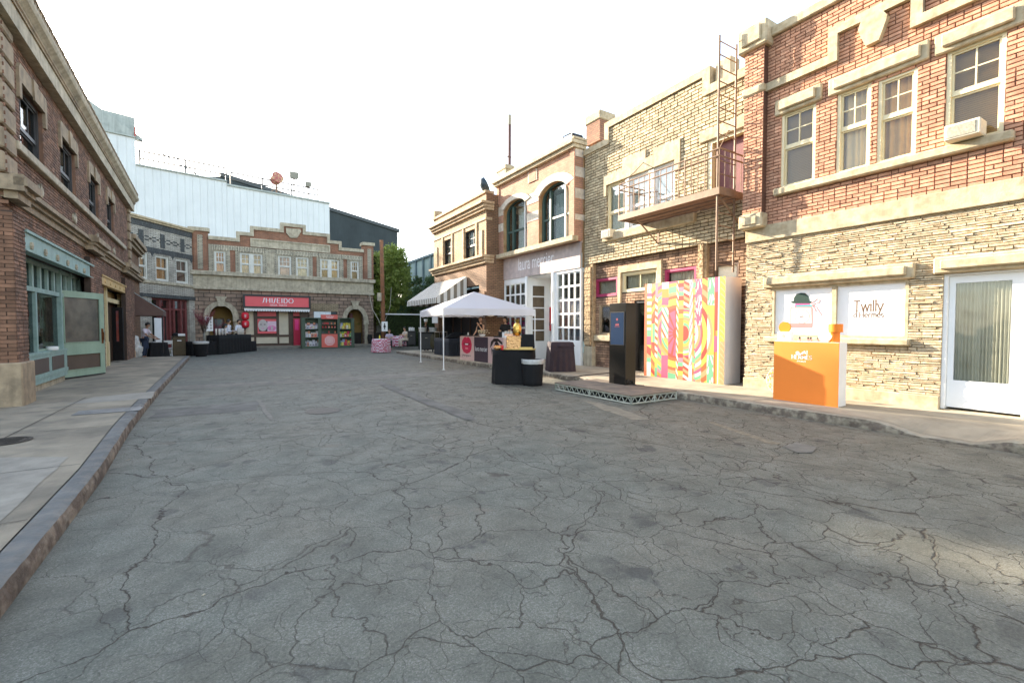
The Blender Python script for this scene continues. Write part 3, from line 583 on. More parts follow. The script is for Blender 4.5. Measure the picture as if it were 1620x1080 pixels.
for r, nc, nr, pk in ((LWn, 4, 5, 0), (RWn, 4, 5, 1)):
    w = grid(r, nc, nr, .03, .07).build('display_window', M['white'], F.root)
    g = MB(); g.box(r[0], r[1], .05, .056, r[2], r[3]); g.build('pane', M['glass'], w)
    g = MB(); zz = r[2]+(r[3]-r[2])*.6
    if pk:
        g.box(r[0], r[1], .14, .16, r[2], zz, 3); w_ = r[1]-r[0]; h_ = zz-r[2]
        for k, (u0, s) in enumerate(((-.35, 0), (-.05, 1), (.22, 4), (.42, 5), (.62, 2), (.85, 3))):
            P4 = [(max(r[0], min(r[1], r[0]+w_*(u0+dx))), r[2]+h_*v) for dx, v in ((0, 0), (.24, 0), (.62, 1), (.36, 1))]
            if P4[1][0]-P4[0][0] > .01 or P4[2][0]-P4[3][0] > .01: g.poly(P4, .135-.001*k, s)
        for u0 in (-.02, .5): g.poly([(r[0]+w_*(u0+dx), r[2]+h_*v) for dx, v in ((0, 0), (.04, 0), (.46, 1), (.42, 1))], .128, 6)
        g.build('poster', CM, w, label='diagonal bands of skin tones and plum')
    else:
        g.box(r[0], r[1], .14, .16, r[2], r[2]+.75, 0); g.box(r[0]+.5, r[1]-.2, .13, .139, r[2]+.1, r[2]+.6, 1); g.box(r[0], r[1], .14, .16, r[2]+.8, zz-.1, 2); g.build('poster', [surf('hot_pink', (.55, .02, .25), .5), surf('violet_print', (.25, .04, .2), .5), surf('coral_print', (.7, .12, .12), .5)], w)
    g = MB(); g.box(r[0], r[1], .4, .42, r[2], r[3]); g.build('backdrop', surf('grey_backdrop', (.10, .115, .12), .7), w)
w = grid(RT, 1, 5, -.02, .05, Mx).build('side_window', M['white'], F.root); g = MB(); g.box(RT[0], RT[1], .04, .05, RT[2], RT[3], 0, Mx); g.build('pane', surf('brown_glass', (.13, .10, .07), .15), w)
dx0, dx1 = F.x(853, 500, 1.09), F.x(877, 500, 1.09)
mb = MB(); mb.prism([(dx0, .2), (dx1, .2), (dx1, 2.9), (dx0, 2.9)], 1.05, 1.1, 0, [[(dx0+.2, 1.1), (dx1-.15, 1.1), (dx1-.15, 2.2), (dx0+.2, 2.2)]]); dr = mb.build('door', M['white'], F.root)
mb = MB(); pa, pb, pc, pd = F.x(858, 505, 1.04), F.x(872, 505, 1.04), F.z(865, 523, 1.04), F.z(865, 486, 1.04); mb.box(pa, pb, 1.035, 1.045, pc, pd)
for k in range(7):
    t0 = R.uniform(0, 6); cx, cz = pa+(pb-pa)*R.uniform(.25, .75), pc+(pd-pc)*R.uniform(.12, .88); rr = (pb-pa)*R.uniform(.12, .26); mb.poly([(cx+rr*math.cos(t*.785+t0), cz+rr*1.3*math.sin(t*.785+t0)*R.uniform(.6, 1)) for t in range(8)], 1.033-.001*k, 1+k % 2)
mb.build('poster', [surf('red_petals', (.6, .04, .05), .5), surf('dark_petals', (.08, .02, .03), .5), surf('rose_petals', (.75, .2, .18), .5)], dr)
mb = MB(); xcol = F.x(875.5, 500); mb.lathe([(.09, .15), (.09, .5), (.065, .55), (.065, 1.6), (.085, 1.65), (.065, 1.7), (.065, 2.8), (.09, 2.85), (.07, 2.9), (.07, zfa)], xcol, -.02, 16); xc2 = F.x(833.5, 500); mb.lathe([(.08, .15), (.08, .5), (.06, .55), (.06, 2.8), (.08, 2.85), (.06, zfa)], xc2, -.02, 16); mb.build('column', M['white'], F.root, smooth=True)
mb = MB(); mb.box(0, E3, .0, 1.2, .0, .149); mb.build('step', M['conc'], F.root)
for o_ in F.root.children:
    if o_ not in old_: o_.location.y += .28
F.P = F.P-F.n*.28
mb = MB(); mb.box(0, L3, .35, 5, zc-.1, zc); mb.build('roof', M['conc'], F.root)
# things on the roofs
def roofthing(name, label, cat, F, px0, px1, pyt, pyb, off, dep, mat, capmat=None):
    x0, z1 = F.p(px0, pyt, off); x1 = F.p(px1, pyt, off)[0]; z0 = F.p(px0, pyb, off)[1]; c = F.w((x0+x1)/2, off+dep/2, 0)
    e = empty(name, (c.x, c.y, z0), math.atan2(F.u.y, F.u.x), label, cat); w = (x1-x0)/2
    mb = MB(); mb.box(-w*.9, w*.9, -dep*.45, dep*.45, 0, (z1-z0)*.7); mb.build('stack', mat, e); mb = MB(); mb.bbox(-w, w, -dep/2, dep/2, (z1-z0)*.7, z1-z0, 0, .03); mb.build('cap', capmat or M['stone'], e); return e
roofthing('chimney', 'red brick chimney with pale cap between arched window shop and buff brick parapet', 'chimney', R3, 925, 949, 186, 232, .9, .8, M['sbrick'])
roofthing('chimney', 'short pale stone pier on the far corner of the arched window shop roof', 'chimney', R3, 784, 800, 268, 292, .1, .5, M['stone'])
c = R3.w(R3.x(906, 218, .3), .3); mb = MB(); z_ = R3.z(906, 226, .3); mb.bbox(-.5, .35, -.3, .3, 0, .1, 0, .02); mb.bbox(-.35, .3, -.25, .25, .1, .2, 0, .03); mb.tube([(-.6, -.2, .02), (-.2, -.25, .22), (.2, -.25, .2)], .02, 6)
tag(mb.build('roof_hatch', M['black'], None, loc=(c.x, c.y, z_+.02), rz=math.atan2(R3.u.y, R3.u.x)), 'black metal hatch lying on the near end of the arched window shop cornice', 'hatch')
c = R3.w(R3.x(806, 300, 1.0), 1.0); zt = R3.z(806, 182, 1.0); e = empty('vent_pipe', (c.x, c.y, zc-.1), 0, 'tall thin rusty pipe standing on the roof of the arched window shop', 'pipe')
mb = MB(); mb.tube([(0, 0, 0), (.01, 0, (zt-zc)*.9)], .075, 10); mb.build('pipe', surf('rusty_pipe', (.13, .07, .06), .8, .3, 3), e); mb = MB(); mb.tube([(.01, 0, (zt-zc)*.9), (.01, 0, zt-zc+.1)], .08, 10); mb.build('pipe_top', M['conc'], e); mb = MB(); mb.tube([(-.2, 0, (zt-zc)*.5), (.1, 0, (zt-zc)*.5)], .03, 6); mb.build('clamp', M['steel'], e)
# ================================================================== tan brick building with the striped awning
F = R4 = Fac((9.73, 24.07), 373, -1, 'brick_building', 'tan brick building with bracketed cornice and striped shop awning, farthest on the right side', 'building')
L4 = F.x(769.3, 400); zp4 = F.z(732, 321)-.12; zcor = F.z(727, 351.6); zbel = F.z(727.6, 426.7)
WW = [F.rect(702, 714.5, (708, 379), (708, 428)), F.rect(735, 752.5, (743, 368), (743, 419))]
WW = [(a, b, WW[0][2], WW[0][3]) for a, b, c, d in WW]
mb = MB(); mb.prism([(0, zbel), (L4, zbel), (L4, zp4), (0, zp4)], 0, .35, 0, [rpoly(w) for w in WW], 1)
for w in WW: backing(mb, w, .6, 2, .9)
mb.build('upper_wall', [M['tanbrick'], M['tanstone'], M['dark']], F.root)
mb = MB(); mb.box(L4, L4+.004, .0, 1.2, .15, zp4); mb.build('side_wall', M['tand'], F.root)
mb = MB(); e = .06
strip(mb, -.02, L4+.03, zp4, zp4+.13, -.06, .4); strip(mb, -.05, .35, zp4, zp4+.5, -.08, .4)
for k, (dz_, pr) in enumerate(((0, .12), (.12, .2), (.26, .3))): strip(mb, -.05-pr*.4, L4+.05+pr*.3, zcor+dz_, zcor+dz_+.12, -pr, .35, 0, .01)
strip(mb, -.01, L4+.02, zcor-.42, zcor-.30, -.04, .3)
for k, pr in enumerate((.08, .16, .26)): strip(mb, -.05-pr*.3, L4+.04+pr*.3, zbel+.02+k*.12, zbel+.13+k*.12, -pr, .35, 0, .01)
mb.build('cornice', M['tanstone'], F.root)
mb = MB()
for w in WW: strip(mb, w[0]-.2, w[0]-.02, WW[0][2]-.1, zcor-.42, -.05, .02); strip(mb, w[1]+.02, w[1]+.2, WW[0][2]-.1, zcor-.42, -.05, .02)
for a, b in ((.3, .6), (L4-.65, L4-.3)): strip(mb, a, b, WW[0][2]+.1, WW[0][3]-.2, -.05, .02, 0, .02)
strip(mb, .0, L4, WW[0][2]-.12, WW[0][2]-.0, -.06, .02); mb.build('trim', M['tanstone'], F.root)
for w in WW: sash(F.root, w, .1, M['black'], M['glass'], (3, 2), (1, 1), .05, 'half', M['curt_w'], 5, split=.55)
zsf = F.z(720, 505); xa4, xb4 = .55, L4-.75
mb = MB(); mb.prism([(0, 0), (xa4, 0), (xa4, zbel-.9), (xb4, zbel-.9), (xb4, 0), (L4, 0), (L4, zbel), (0, zbel)], .03, .35, 0); mb.build('lower_wall', M['tand'], F.root)
mb = MB(); mb.box(xa4, xb4, .8, .9, 0, zbel-.9); mb.box(xa4-.1, xa4, .35, .9, 0, zbel-.9); mb.box(xb4, xb4+.1, .35, .9, 0, zbel-.9); mb.build('shop_recess', M['black'], F.root)
mb = MB()
for k in range(5): x = xa4+.3+(xb4-xa4-.6)*k/4; mb.box(x-.04, x+.04, .74, .79, .15, 2.9)
mb.box(xa4+.2, xb4-.2, .73, .8, 2.2, 2.3); mb.build('shop_frame', M['brownf'], F.root)
mb = MB(); x = F.x(764, 500); mb.box(x-.35, x+.25, -.06, .02, 2.0, 3.1); mb.build('brick_pier', M['tand'], F.root)
# striped awning, fixed to the wall
ax0, ax1 = F.x(688, 450)-.1, F.x(739, 450); zat = F.z(739.5, 437); pj = 1.55; zaf = F.z(706, 470, -pj)+.05
mb = MB(); n = 34; lst = []
for k in range(n):
    xa_, xb_ = ax0+(ax1-ax0)*k/n, ax0+(ax1-ax0)*(k+1)/n; mi = k % 2
    mb.add([(xa_, -.02, zat), (xb_, -.02, zat), (xb_, -pj, zaf), (xa_, -pj, zaf)], [(0, 3, 2, 1)], mi)
    dp = .03 if k % 2 else 0
    mb.add([(xa_, -pj, zaf), (xb_, -pj, zaf), (xb_, -pj-.02, zaf-.26), (xa_, -pj-.02, zaf-.26)], [(0, 3, 2, 1)], mi)
for x in (ax0, ax1):
    m = 9
    for k in range(m):
        y0_, y1_ = -pj+(pj-.02)*k/m, -pj+(pj-.02)*(k+1)/m; zt0 = zaf+(zat-zaf)*k/m; zt1 = zaf+(zat-zaf)*(k+1)/m
        mb.add([(x, y0_, zaf-.26), (x, y1_, zaf-.26), (x, y1_, zt1), (x, y0_, zt0)], [(0, 1, 2, 3)], k % 2)
mb.build('awning', [surf('awning_white', (.66, .64, .58), .85, .08), surf('awning_grey', (.20, .18, .15), .85, .1)], F.root, label='grey and white striped fabric awning')
mb = MB(); mb.box(0, L4, .35, 5, zp4-.2, zp4-.1); mb.build('roof', M['conc'], F.root)
c = R4.w(R4.x(765, 310, .5), .5); zz_ = R4.z(765, 305, .5); e = empty('roof_fan', (c.x, c.y, zz_-.1), 0, 'dark round fan light standing on the parapet of the tan brick building', 'fan')
mb = MB(); Mt = Matrix.Translation((0, 0, .42)) @ Matrix.Rotation(rad(60), 4, 'Y') @ Matrix.Rotation(rad(20), 4, 'X'); vs_ = MB(); vs_.lathe([(.05, -.15), (.25, -.12), (.34, 0), (.36, .15), (.3, .16), (.1, .1)], 0, 0, 20); mb.add([Mt @ Vector(v) for v in vs_.v], vs_.f); mb.build('fan_shell', surf('dark_blue_metal', (.03, .05, .07), .4, .2), e, smooth=True); mb = MB(); mb.tube([(0, 0, 0), (0, 0, .35)], .03, 8); mb.tube([(-.2, 0, .0), (.0, 0, .2)], .02, 6); mb.build('stand', M['black'], e)
# ================================================================== the left building: dark brown brick, heavy cornice, teal shopfront
F = LB = Fac((-3.377, 12.62), 328, 1, 'brick_building', 'dark brown brick building on the left with stone cornice and teal shopfront', 'building')
LX0 = -1.28; LX1 = F.x(205, 440); so = -.55
zsof = F.z(124, 220)+.0; zt_ = zsof
zw = F.p(188.4, 308)[1]; zsof = 6.86; zc0 = 6.85
zfb, zft = F.z(100, 161, so), F.z(100, 161, so)+.34
wn = [F.rect(30.6, 67, (67, 181), (30.6, 237)), F.rect(95, 118.5, (118, 243.8), (97.8, 297.8)), F.rect(139.8, 154.5, (139.5, 275.4), (140.6, 338.5)), F.rect(168.7, 179, (168.7, 310), (179, 373))]
zw0, zw1 = sum(w[2] for w in wn)/4, sum(w[3] for w in wn)/4
wn = [(a, b, zw0, zw1) for a, b, c, d in wn]; print('L windows', wn, 'soffit', zsof, zfb, F.z(39, 372.5), F.z(40, 399))
p1_ = F.x(38.5, 372, -.14); tf0, tf1 = F.x(38.9, 400, -.12), F.x(145.8, 430, -.12); zt0, zt1 = 2.99, 3.30
S1 = (p1_+.01, F.x(146, 480), .15, zt0); S2 = (F.x(165, 500)+.02, F.x(197, 500), .15, 2.95)
ol = [(LX0, 0), (S1[0], 0), (S1[0], S1[3]), (S1[1], S1[3]), (S1[1], 0), (S2[0], 0), (S2[0], S2[3]), (S2[1], S2[3]), (S2[1], 0), (LX1, 0), (LX1, zsof), (LX0, zsof)]
mb = MB(); hs = [rpoly(w) for w in wn]; mb.prism(ol, 0, .4, 0, hs, 1)
bricks(mb, ol, hs, .215, .069, .009, 0, .012, 1, R, z0=.15)
for w in wn: backing(mb, w, .75, 2)
# near end wall seen at the frame's edge
mb.box(LX0, LX0+.4, .4, 9, 0, zsof, 0)
z = .15; r = 0
while z < zsof:
    x = .0-(r % 2)*.1
    while x < 3.0:
        vs = [(LX0, x, z), (LX0, x+.205, z), (LX0, x+.205, z+.06), (LX0, x, z+.06)]; o_ = [(LX0-.012, v[1]+(.003 if i in (0, 3) else -.003), v[2]) for i, v in enumerate(vs)]
        mb.add(vs+o_, [(7, 6, 5, 4), (1, 0, 4, 5), (2, 1, 5, 6), (3, 2, 6, 7), (0, 3, 7, 4)], 3); x += .215
    z += .069; r += 1
mb.build('wall', [M['brown_mortar'], M['brown_brick'], M['dark'], M['rust_brick']], F.root)
# brick piers of the ground floor with stone bases
p1 = (LX0-.02, F.x(38.5, 372, -.14)); p2 = (F.x(144.5, 480, -.14), F.x(162, 480, -.14)); p3 = (F.x(197, 480, -.1), LX1)
zb1_ = F.z(100, 348); mb = MB(); bs = MB(); cp = MB()
for (a, b) in (p1, p2, p3):
    q = [(a, .15), (b, .15), (b, 3.55), (a, 3.55)]; mb.prism(q, -.14, 0, 0); bricks(mb, q, [], .215, .069, .009, -.14, .012, 1, R, z0=.15)
    if a == p1[0]: bs.bbox(a-.06, b+.06, -.21, .6, 0, F.z(32, 574, -.21), 0, .02)
z = .15; r = 0
while z < 3.5:
    x = -.14-(r % 2)*.1
    while x < .3:
        xx = max(x, -.14); vs = [(p1[0], xx, z), (p1[0], x+.205, z), (p1[0], x+.205, z+.06), (p1[0], xx, z+.06)]; o_ = [(p1[0]-.012, v[1]+(.003 if i in (0, 3) else -.003), v[2]) for i, v in enumerate(vs)]
        mb.add(vs+o_, [(7, 6, 5, 4), (1, 0, 4, 5), (2, 1, 5, 6), (3, 2, 6, 7), (0, 3, 7, 4)], 2); x += .215
    z += .069; r += 1
mb.build('pier', [M['brown_mortar'], M['brown_brick'], M['rust_brick']], F.root); bs.build('pier_base', M['stone_d'], F.root)
# belt cornice with breaks over the piers
zbt, zbb = F.z(152.8, 387), F.z(146.7, 401.7); zk = (F.z(38.7, 334.5)+zbb)/2; print('belt', zbt, zbb, F.z(49, 310), F.z(38.7, 334.5), F.z(37, 281, -.2), F.z(37, 322, -.2))
mb = MB(); zb_ = zk
for (pr, d0, d1) in ((.06, 0, .14), (.12, .14, .22), (.2, .22, .30), (.15, .30, .36)):
    mb.box(LX0, LX1, -pr, .05, zb_+d0, zb_+d1)
    for (a, b) in (p1, p2, p3): mb.box(a-.02-pr*.6, b+.02+pr*.6, -pr-.17, -pr, zb_+d0-.03, zb_+d1+.03)
mb.box(LX0-.16, LX0, -.33, .7, zb_+.1, zb_+.36); mb.build('belt_cornice', M['stone_d'], F.root)
# sill course, window lintels, medallions
zsl_ = F.z(112, 322); mb = MB(); strip(mb, F.x(25, 200, -.08), F.x(194.5, 391), zw0-.16, zw0, -.12, .03, 0, .015); mb.build('sill_course', M['stone_g'], F.root)
lm = MB()
for a, b, c, d in wn:
    mb = MB(); h = .34
    mb.prism([(a-.14, d-.32), (a-.003, d-.32), (a-.003, d), (b+.003, d), (b+.003, d-.32), (b+.14, d-.32), (b+.14, d+h-.1), ((b+.06), d+h), (a-.06, d+h), (a-.14, d+h-.1)], -.06, .02); cx = (a+b)/2; mb.prism([(cx-.1, d-.06), (cx+.1, d-.06), (cx+.15, d+h+.0), (cx-.15, d+h)], -.09, -.06); mb.build('lintel', M['stone_d'], F.root)
for i, w in enumerate(wn): sash(F.root, w, .09, surf('charcoal_paint', (.045, .045, .048), .5), M['dglass'], (3, 1), (1, 1), .07, 'drape', surf('greyish_curtain', (.34, .27, .25), .9, .2), 20+i, split=.42)
for px, py in ((61, 302), (116, 345.6), (152.4, 376), (179, 397.6)):
    x, z = F.p(px, py); mb = MB()
    for k, (u, v) in enumerate(((0, 0), (-.14, 0), (.14, 0), (0, .0))): s = .13 if k in (0, 3) else .08; mb.prism([(x+u, z+v-s*1.2), (x+u+s*.7, z+v), (x+u, z+v+s*1.2), (x+u-s*.7, z+v)], -.035-(.01 if k else .02), 0)
    mb.build('medallion', M['stone_g'], F.root)
# quoins
mb = MB(); mb2 = MB(); z = zb_+.42; k = 0
while z < zsof-.05:
    h = min(.38, zsof-z); e = .0 if k % 2 else .0
    mb.bbox(LX0-.06, F.x(25, 170, -.08), -.08, .35, z, z+h-.03, 0, .025); mb2.bbox(LX1-.42, LX1+.06, -.10, .4, z, z+h-.03, 0, .025); z += .41; k += 1
mb.build('quoin_column', M['stone_d'], F.root); mb2.build('quoin_column', M['stone_d'], F.root)
# main cornice: boxed soffit, fascia, crown and tiled edge
mb = MB(); x0c, x1c = LX0-.6, LX1+.38
def cor(pts, mi=0):
    n = len(pts); vs = [(x0c, y, z) for y, z in pts]+[(x1c, y, z) for y, z in pts]; fs = [(i, (i+1) % n, n+(i+1) % n, n+i) for i in range(n)]+[tuple(range(n)), tuple(range(2*n-1, n-1, -1))]; mb.add(vs, fs, mi)
zsof_ = 0
cor([(-.2, zc0), (-.2, zc0+.32), (.3, zc0+.32), (.3, zc0)])
cor([(-.23, zc0+.32), (-.23, zc0+.36), (-.255, zc0+.38), (-.255, zc0+.42), (.3, zc0+.42), (.3, zc0+.32)], 1)
cor([(-.255, zc0+.425), (-.29, zc0+.46), (-.35, zc0+.51), (-.375, zc0+.57), (-.38, zc0+.62), (.3, zc0+.62), (.3, zc0+.425)])
mb.build('cornice', [M['stone_g'], M['stone_d']], F.root)
mb = MB(); n = int((x1c-x0c)/.16)
for k in range(n):
    x = x0c+k*.16; zz = zc0+.63
    mb.prism([(x+.03, zz), (x+.13, zz), (x+.13, zz+.11), (x+.03, zz+.11)], -.36, -.2); mb.box(x, x+.16, -.375, -.2, zz+.11, zz+.135+.012*(k % 3))
mb.box(x0c, x1c, -.30, -.2, zc0+.62, zc0+.75)
for k in range(int((x1c-x0c)/.5)):
    x = x0c+k*.5; mb.box(x, x+.49, -.33, .0, zc0+.77, zc0+.82+R.uniform(0, .035))
mb.build('roof_edge', M['stone_d'], F.root)
mb = MB(); mb.box(LX0+.41, LX1, 1.6, 1.65, 0, zsof); mb.build('inner_wall', M['dark'], F.root); mb = MB(); mb.box(LX0, LX1, .0, 9, zc0+.64, zc0+.7); mb.build('roof', M['conc'], F.root)
# teal shopfront
mb = MB(); mb.box(tf0, tf1, -.13, 0.02, zt0, zt1); mb.box(tf0-.03, tf1+.03, -.17, .02, zt1, zt1+.05); mb.box(tf0, tf1, -.15, .02, zt0-.03, zt0)
for k in range(6):
    x = F.p([51, 73, 92, 108, 122, 134][k], 420)[0]; z = (zt0+zt1)/2
fas = mb.build('shop_fascia', M['teal'], F.root)
mb = MB()
for px, py in ((51, 389), (73, 399.5), (92, 408), (108, 416), (121.5, 423), (134, 428.5)):
    x, z = F.p(px, py, -.15)
    for t in range(6): cx, cz = x+.05*math.cos(t*1.047), z+.05*math.sin(t*1.047); mb.prism([(cx+.028*math.cos(q*1.257), cz+.028*math.sin(q*1.257)) for q in range(5)], -.16, -.13)
    mb.prism([(x+.025*math.cos(q*1.047), z+.025*math.sin(q*1.047)) for q in range(6)], -.17, -.13)
mb.build('rosette', M['stone_g'], fas)
yr = .30; hx = F.x(89, 510, .3); a = S1[0]; b = S1[1]; zsi = F.z(60, 558, .1); zrail = F.z(70, 462, .25)
# bay: window part near the pier up to the door, then more windows past it
mb = MB(); mb.box(a, hx-.02, .10, .22, zsi-.06, zsi, 0); mb.box(a, hx-.02, .14, .22, .30, zsi-.06, 0); mb.box(a, hx-.02, .17, .3, .15, .30, 1)
mb.box(a, hx-.02, .115, .14, .30, zsi-.06, 0)
for k in range(3):
    x = a+.12+(hx-a-.2)*k/3.0; mb.box(x, x+(hx-a)*.25, .105, .1149, .52, zsi-.14, 2)
mb.box(a, hx, .10, .2, .42, .5); mb.build('stallriser', [M['teal'], M['conc'], surf('brown_inset', (.09, .07, .06), .7, .1)], F.root)
mb = MB()
for x in [a+.03, hx-.12]+[hx+.95+i*1.1 for i in range(int((b-hx-.9)/1.1)+1)]:
    if x < b: mb.box(x-.05, x+.07, .16, .32, .15 if x > hx else zsi, zt0)
mb.box(a, b, .19, .3, zrail-.05, zrail+.05); mb.box(a, b, .19, .3, zt0-.1, zt0)
for i in range(12):
    x = a+.25+i*(b-a)/12; mb.box(x-.06, x+.06, .2, .28, zrail+.05, zt0-.1)
xm = (a+hx)/2; mb.box(xm-.05, xm+.05, .19, .3, zsi, zrail-.05); mb.box(hx+.95, b, .18, .3, .15, .8)
mb.build('shop_frame', M['teal'], F.root)
mb = MB(); g = MB(); mb.box(xm+.05, hx-.12, .22, .27, zsi, zsi+.05); 
mb.build('glazing_bead', M['green'], F.root)
g = MB(); g.box(a+.05, b-.02, .245, .25, zsi if False else .8, zt0-.1); g.build('shop_glass', M['dglass'], F.root)
g = MB(); drape(g, a+.1, xm-.1, zsi, zrail, .42, folds=6, seed=9); drape(g, xm+.1, hx-.2, zsi, zrail, .42, folds=5, seed=8); drape(g, hx+1.0, b-.1, .8, zt0, .42, folds=12, seed=8); g.build('curtain', surf('green_grey_curtain', (.24, .24, .17), .9, .15), F.root)
g = MB(); g.box(a-.1, b+.1, 1.0, 1.05, 0, 3.2); g.build('shop_interior', surf('dim_interior', (.06, .055, .04), .9, .2), F.root)
mb = MB(); mb.box(b-.0, b+.0+.02, .0, .4, .15, zt0); mb.build('reveal', M['brown_mortar'], F.root)
# open sage green door, standing straight out into the street
hp = F.w(hx+.06, yr); ep = gpt(165.8, 590.6, .17)
dv = Vector((ep.x-hp.x, ep.y-hp.y, 0)); wd = dv.length; ang = math.atan2(dv.y, dv.x)-math.atan2(F.u.y, F.u.x)
Dm = Matrix.Translation((hx+.06, yr, 0)) @ Matrix.Rotation(ang, 4, 'Z'); dp_ = (hp-EYE).dot(CF); z1d = EYE.z+(516-462)/720*((ep-EYE).dot(CF)+dp_)/2
def dr_(mb, x0, x1, y0, y1, z0, z1, mi=0): mb.box(x0, x1, y0, y1, z0, z1, mi, Dm)
mb = MB(); st = .17; zq0, zq1 = .20, z1d; zr0 = .20+.30; zmid = EYE.z-(593-516+0)/720*0+0
zg0 = zq0+(zq1-zq0)*.395; zlow1 = zq0+(zq1-zq0)*.265; zlow0 = zq0+(zq1-zq0)*.075
for x0, x1, z0, z1 in ((0, st, zq0, zq1), (wd-st, wd, zq0, zq1), (st, wd-st, zq1-.15, zq1), (st, wd-st, zlow1, zg0), (st, wd-st, zq0, zlow0)): dr_(mb, x0, x1, -.025, .025, z0, z1)
for x0, x1, z0, z1 in ((st, wd-st, zg0, zg0+.02), (st, wd-st, zq1-.17, zq1-.15), (st, st+.02, zg0, zq1-.15), (wd-st-.02, wd-st, zg0, zq1-.15), (st, wd-st, zlow0, zlow0+.02), (st, wd-st, zlow1-.02, zlow1), (st, st+.02, zlow0, zlow1), (wd-st-.02, wd-st, zlow0, zlow1)): dr_(mb, x0, x1, -.04, -.02, z0, z1)
dr_(mb, 0, wd, -.02, .02, zq0-.03, zq0-.005, 1)
door = mb.build('door', [M['green'], M['black']], F.root, label='sage green half glazed door standing open onto the pavement')
mb = MB(); dr_(mb, st, wd-st, -.003, .003, zg0, zq1-.15); mb.build('pane', surf('reflection_tone_door_glass', (.15, .135, .115), .12, .35, 1.1, 0, spec=.9, col2=(.11, .10, .09)), door); mb = MB(); dr_(mb, st, wd-st, -.008, .008, zlow0, zlow1); mb.build('lower_panel', surf('brown_screen', (.10, .075, .06), .8, .1), door)  # opaque mottled grey-beige pane stands in for reflections in the door glass
mb = MB(); dr_(mb, wd-.125, wd-.055, -.035, -.025, zg0-.05, zg0+.38, 0); dr_(mb, wd-.105, wd-.085, -.075, -.055, zg0+.05, zg0+.28, 0); dr_(mb, wd-.105, wd-.085, -.075, -.03, zg0+.05, zg0+.07, 0); dr_(mb, wd-.105, wd-.085, -.075, -.03, zg0+.26, zg0+.28, 0); mb.build('handle', surf('aged_bronze', (.22, .08, .03), .35, .2, 8, .1, metal=.7), door)
q = F.p(80.5, 553, .16); mb = MB(); mb.lathe([(.09, 0), (.11, .01), (.11, .07), (.1, .09), (.085, .09), (.08, .03)], 0, 0, 20)
w_ = F.w(q[0], .14, zsi+.002); tag(mb.build('dish', M['white'], None, smooth=False, loc=w_), 'small round white dish on the ledge of the teal shopfront', 'dish')
# ochre shopfront past the middle pier, with a black door ajar
f0, f1 = F.x(161, 450, -.12), F.x(198.5, 460, -.12); zo0, zo1 = F.z(161, 449, -.12), F.z(161, 436.5, -.12)
mb = MB(); mb.box(f0, f1, -.13, .02, zo0, zo1); mb.box(f0-.03, f1+.03, -.16, .02, zo1, zo1+.05)
for k in range(5): x = f0+(f1-f0)*(k+.5)/5; mb.prism([(x+.06*math.cos(q*.785), (zo0+zo1)/2+.06*math.sin(q*.785)) for q in range(8)], -.15, -.12)
mb.build('shop_fascia', M['ochre'], F.root)
a, b = S2[0], S2[1]; mb = MB()
for x in (a+.1, a+.75, b-.1): mb.box(x-.09, x+.09, .02, .2, .15, zo0); mb.box(x-.12, x+.12, .0, .2, .15, 1.0)
mb.box(a, b, .08, .2, 2.45, 2.6); mb.build('shop_frame', surf('cream_yellow_paint', (.58, .50, .31), .6, .1), F.root)
mb = MB(); mb.box(a, b, .3, .36, 2.6, zo0); mb.box(a+.75, b, .3, .36, .15, 2.6, 1); mb.box(a, a+.7, .25, .3, .15, 2.45, 1); mb.build('shop_panel', [M['ochre'], M['brownf']], F.root)
hx2 = F.x(178, 520, .2); hp = F.w(hx2, .2); ep = gpt(196.5, 571, .17); dv = Vector((ep.x-hp.x, ep.y-hp.y, 0)); wd = min(1.0, dv.length); ang = math.atan2(dv.y, dv.x)-math.atan2(F.u.y, F.u.x)
Dm = Matrix.Translation((hx2, .2, 0)) @ Matrix.Rotation(ang, 4, 'Z'); z1d = EYE.z+(516-486)/720*(ep-EYE).dot(CF)
mb = MB(); st = .14
for x0, x1, z0, z1 in ((0, st, .2, z1d), (wd-st, wd, .2, z1d), (st, wd-st, z1d-.14, z1d), (st, wd-st, .2, .95)): dr_(mb, x0, x1, -.025, .025, z0, z1)
door = mb.build('door', M['black'], F.root, label='black door ajar with a red poster behind its glass'); mb = MB(); dr_(mb, st, wd-st, -.006, .006, .95, z1d-.14); mb.build('poster', surf('dull_red_poster', (.38, .10, .08), .4, .35, 1.2, 0, col2=(.25, .12, .16)), door)
# ================================================================== narrow building with the brown awning behind it
aw = Fac(F.w(LX1+.3, .1)[:2], 328, 1, 'brick_building', 'narrow brown brick building with a small brown awning, beyond the dark cornice building', 'building')
F = aw; wl = 4.6; mb = MB(); zt2 = 6.1; dd = (.4, 1.5, 0, 2.2)
mb.prism([(-.2, 0), (dd[0], 0), (dd[0], 2.2), (dd[1], 2.2), (dd[1], 0), (wl, 0), (wl, zt2), (-.2, zt2)], .02, .35); mb.build('wall', M['tand'], F.root)
mb = MB()
for z0_, h, pr in ((5.3, .15, .15), (5.45, .14, .25), (5.6, .2, .35), (4.5, .1, .1), (3.9, .12, .15), (4.02, .12, .22)): mb.box(-.2, wl, -pr, .02, z0_, z0_+h)
mb.build('cornice', M['stone_d'], F.root)
mb = MB(); mb.box(dd[0]+.1, dd[1], .25, .3, 0, 2.2); mb.box(dd[0], dd[0]+.1, .1, .3, 0, 2.2); mb.build('door', surf('grey_green_door', (.10, .13, .13), .6, .15), F.root)
pa = gpt(252.5, 560, 0); q = F.P; pj = 1.25; am = surf('brown_canvas', (.13, .085, .075), .9, .12, 3, .15, 40); ag = surf('grey_green_canvas', (.16, .19, .18), .85, .12)
mb = MB(); x0, x1 = .3, 2.3; za, zb_, zv = 3.25, 2.3, 2.05
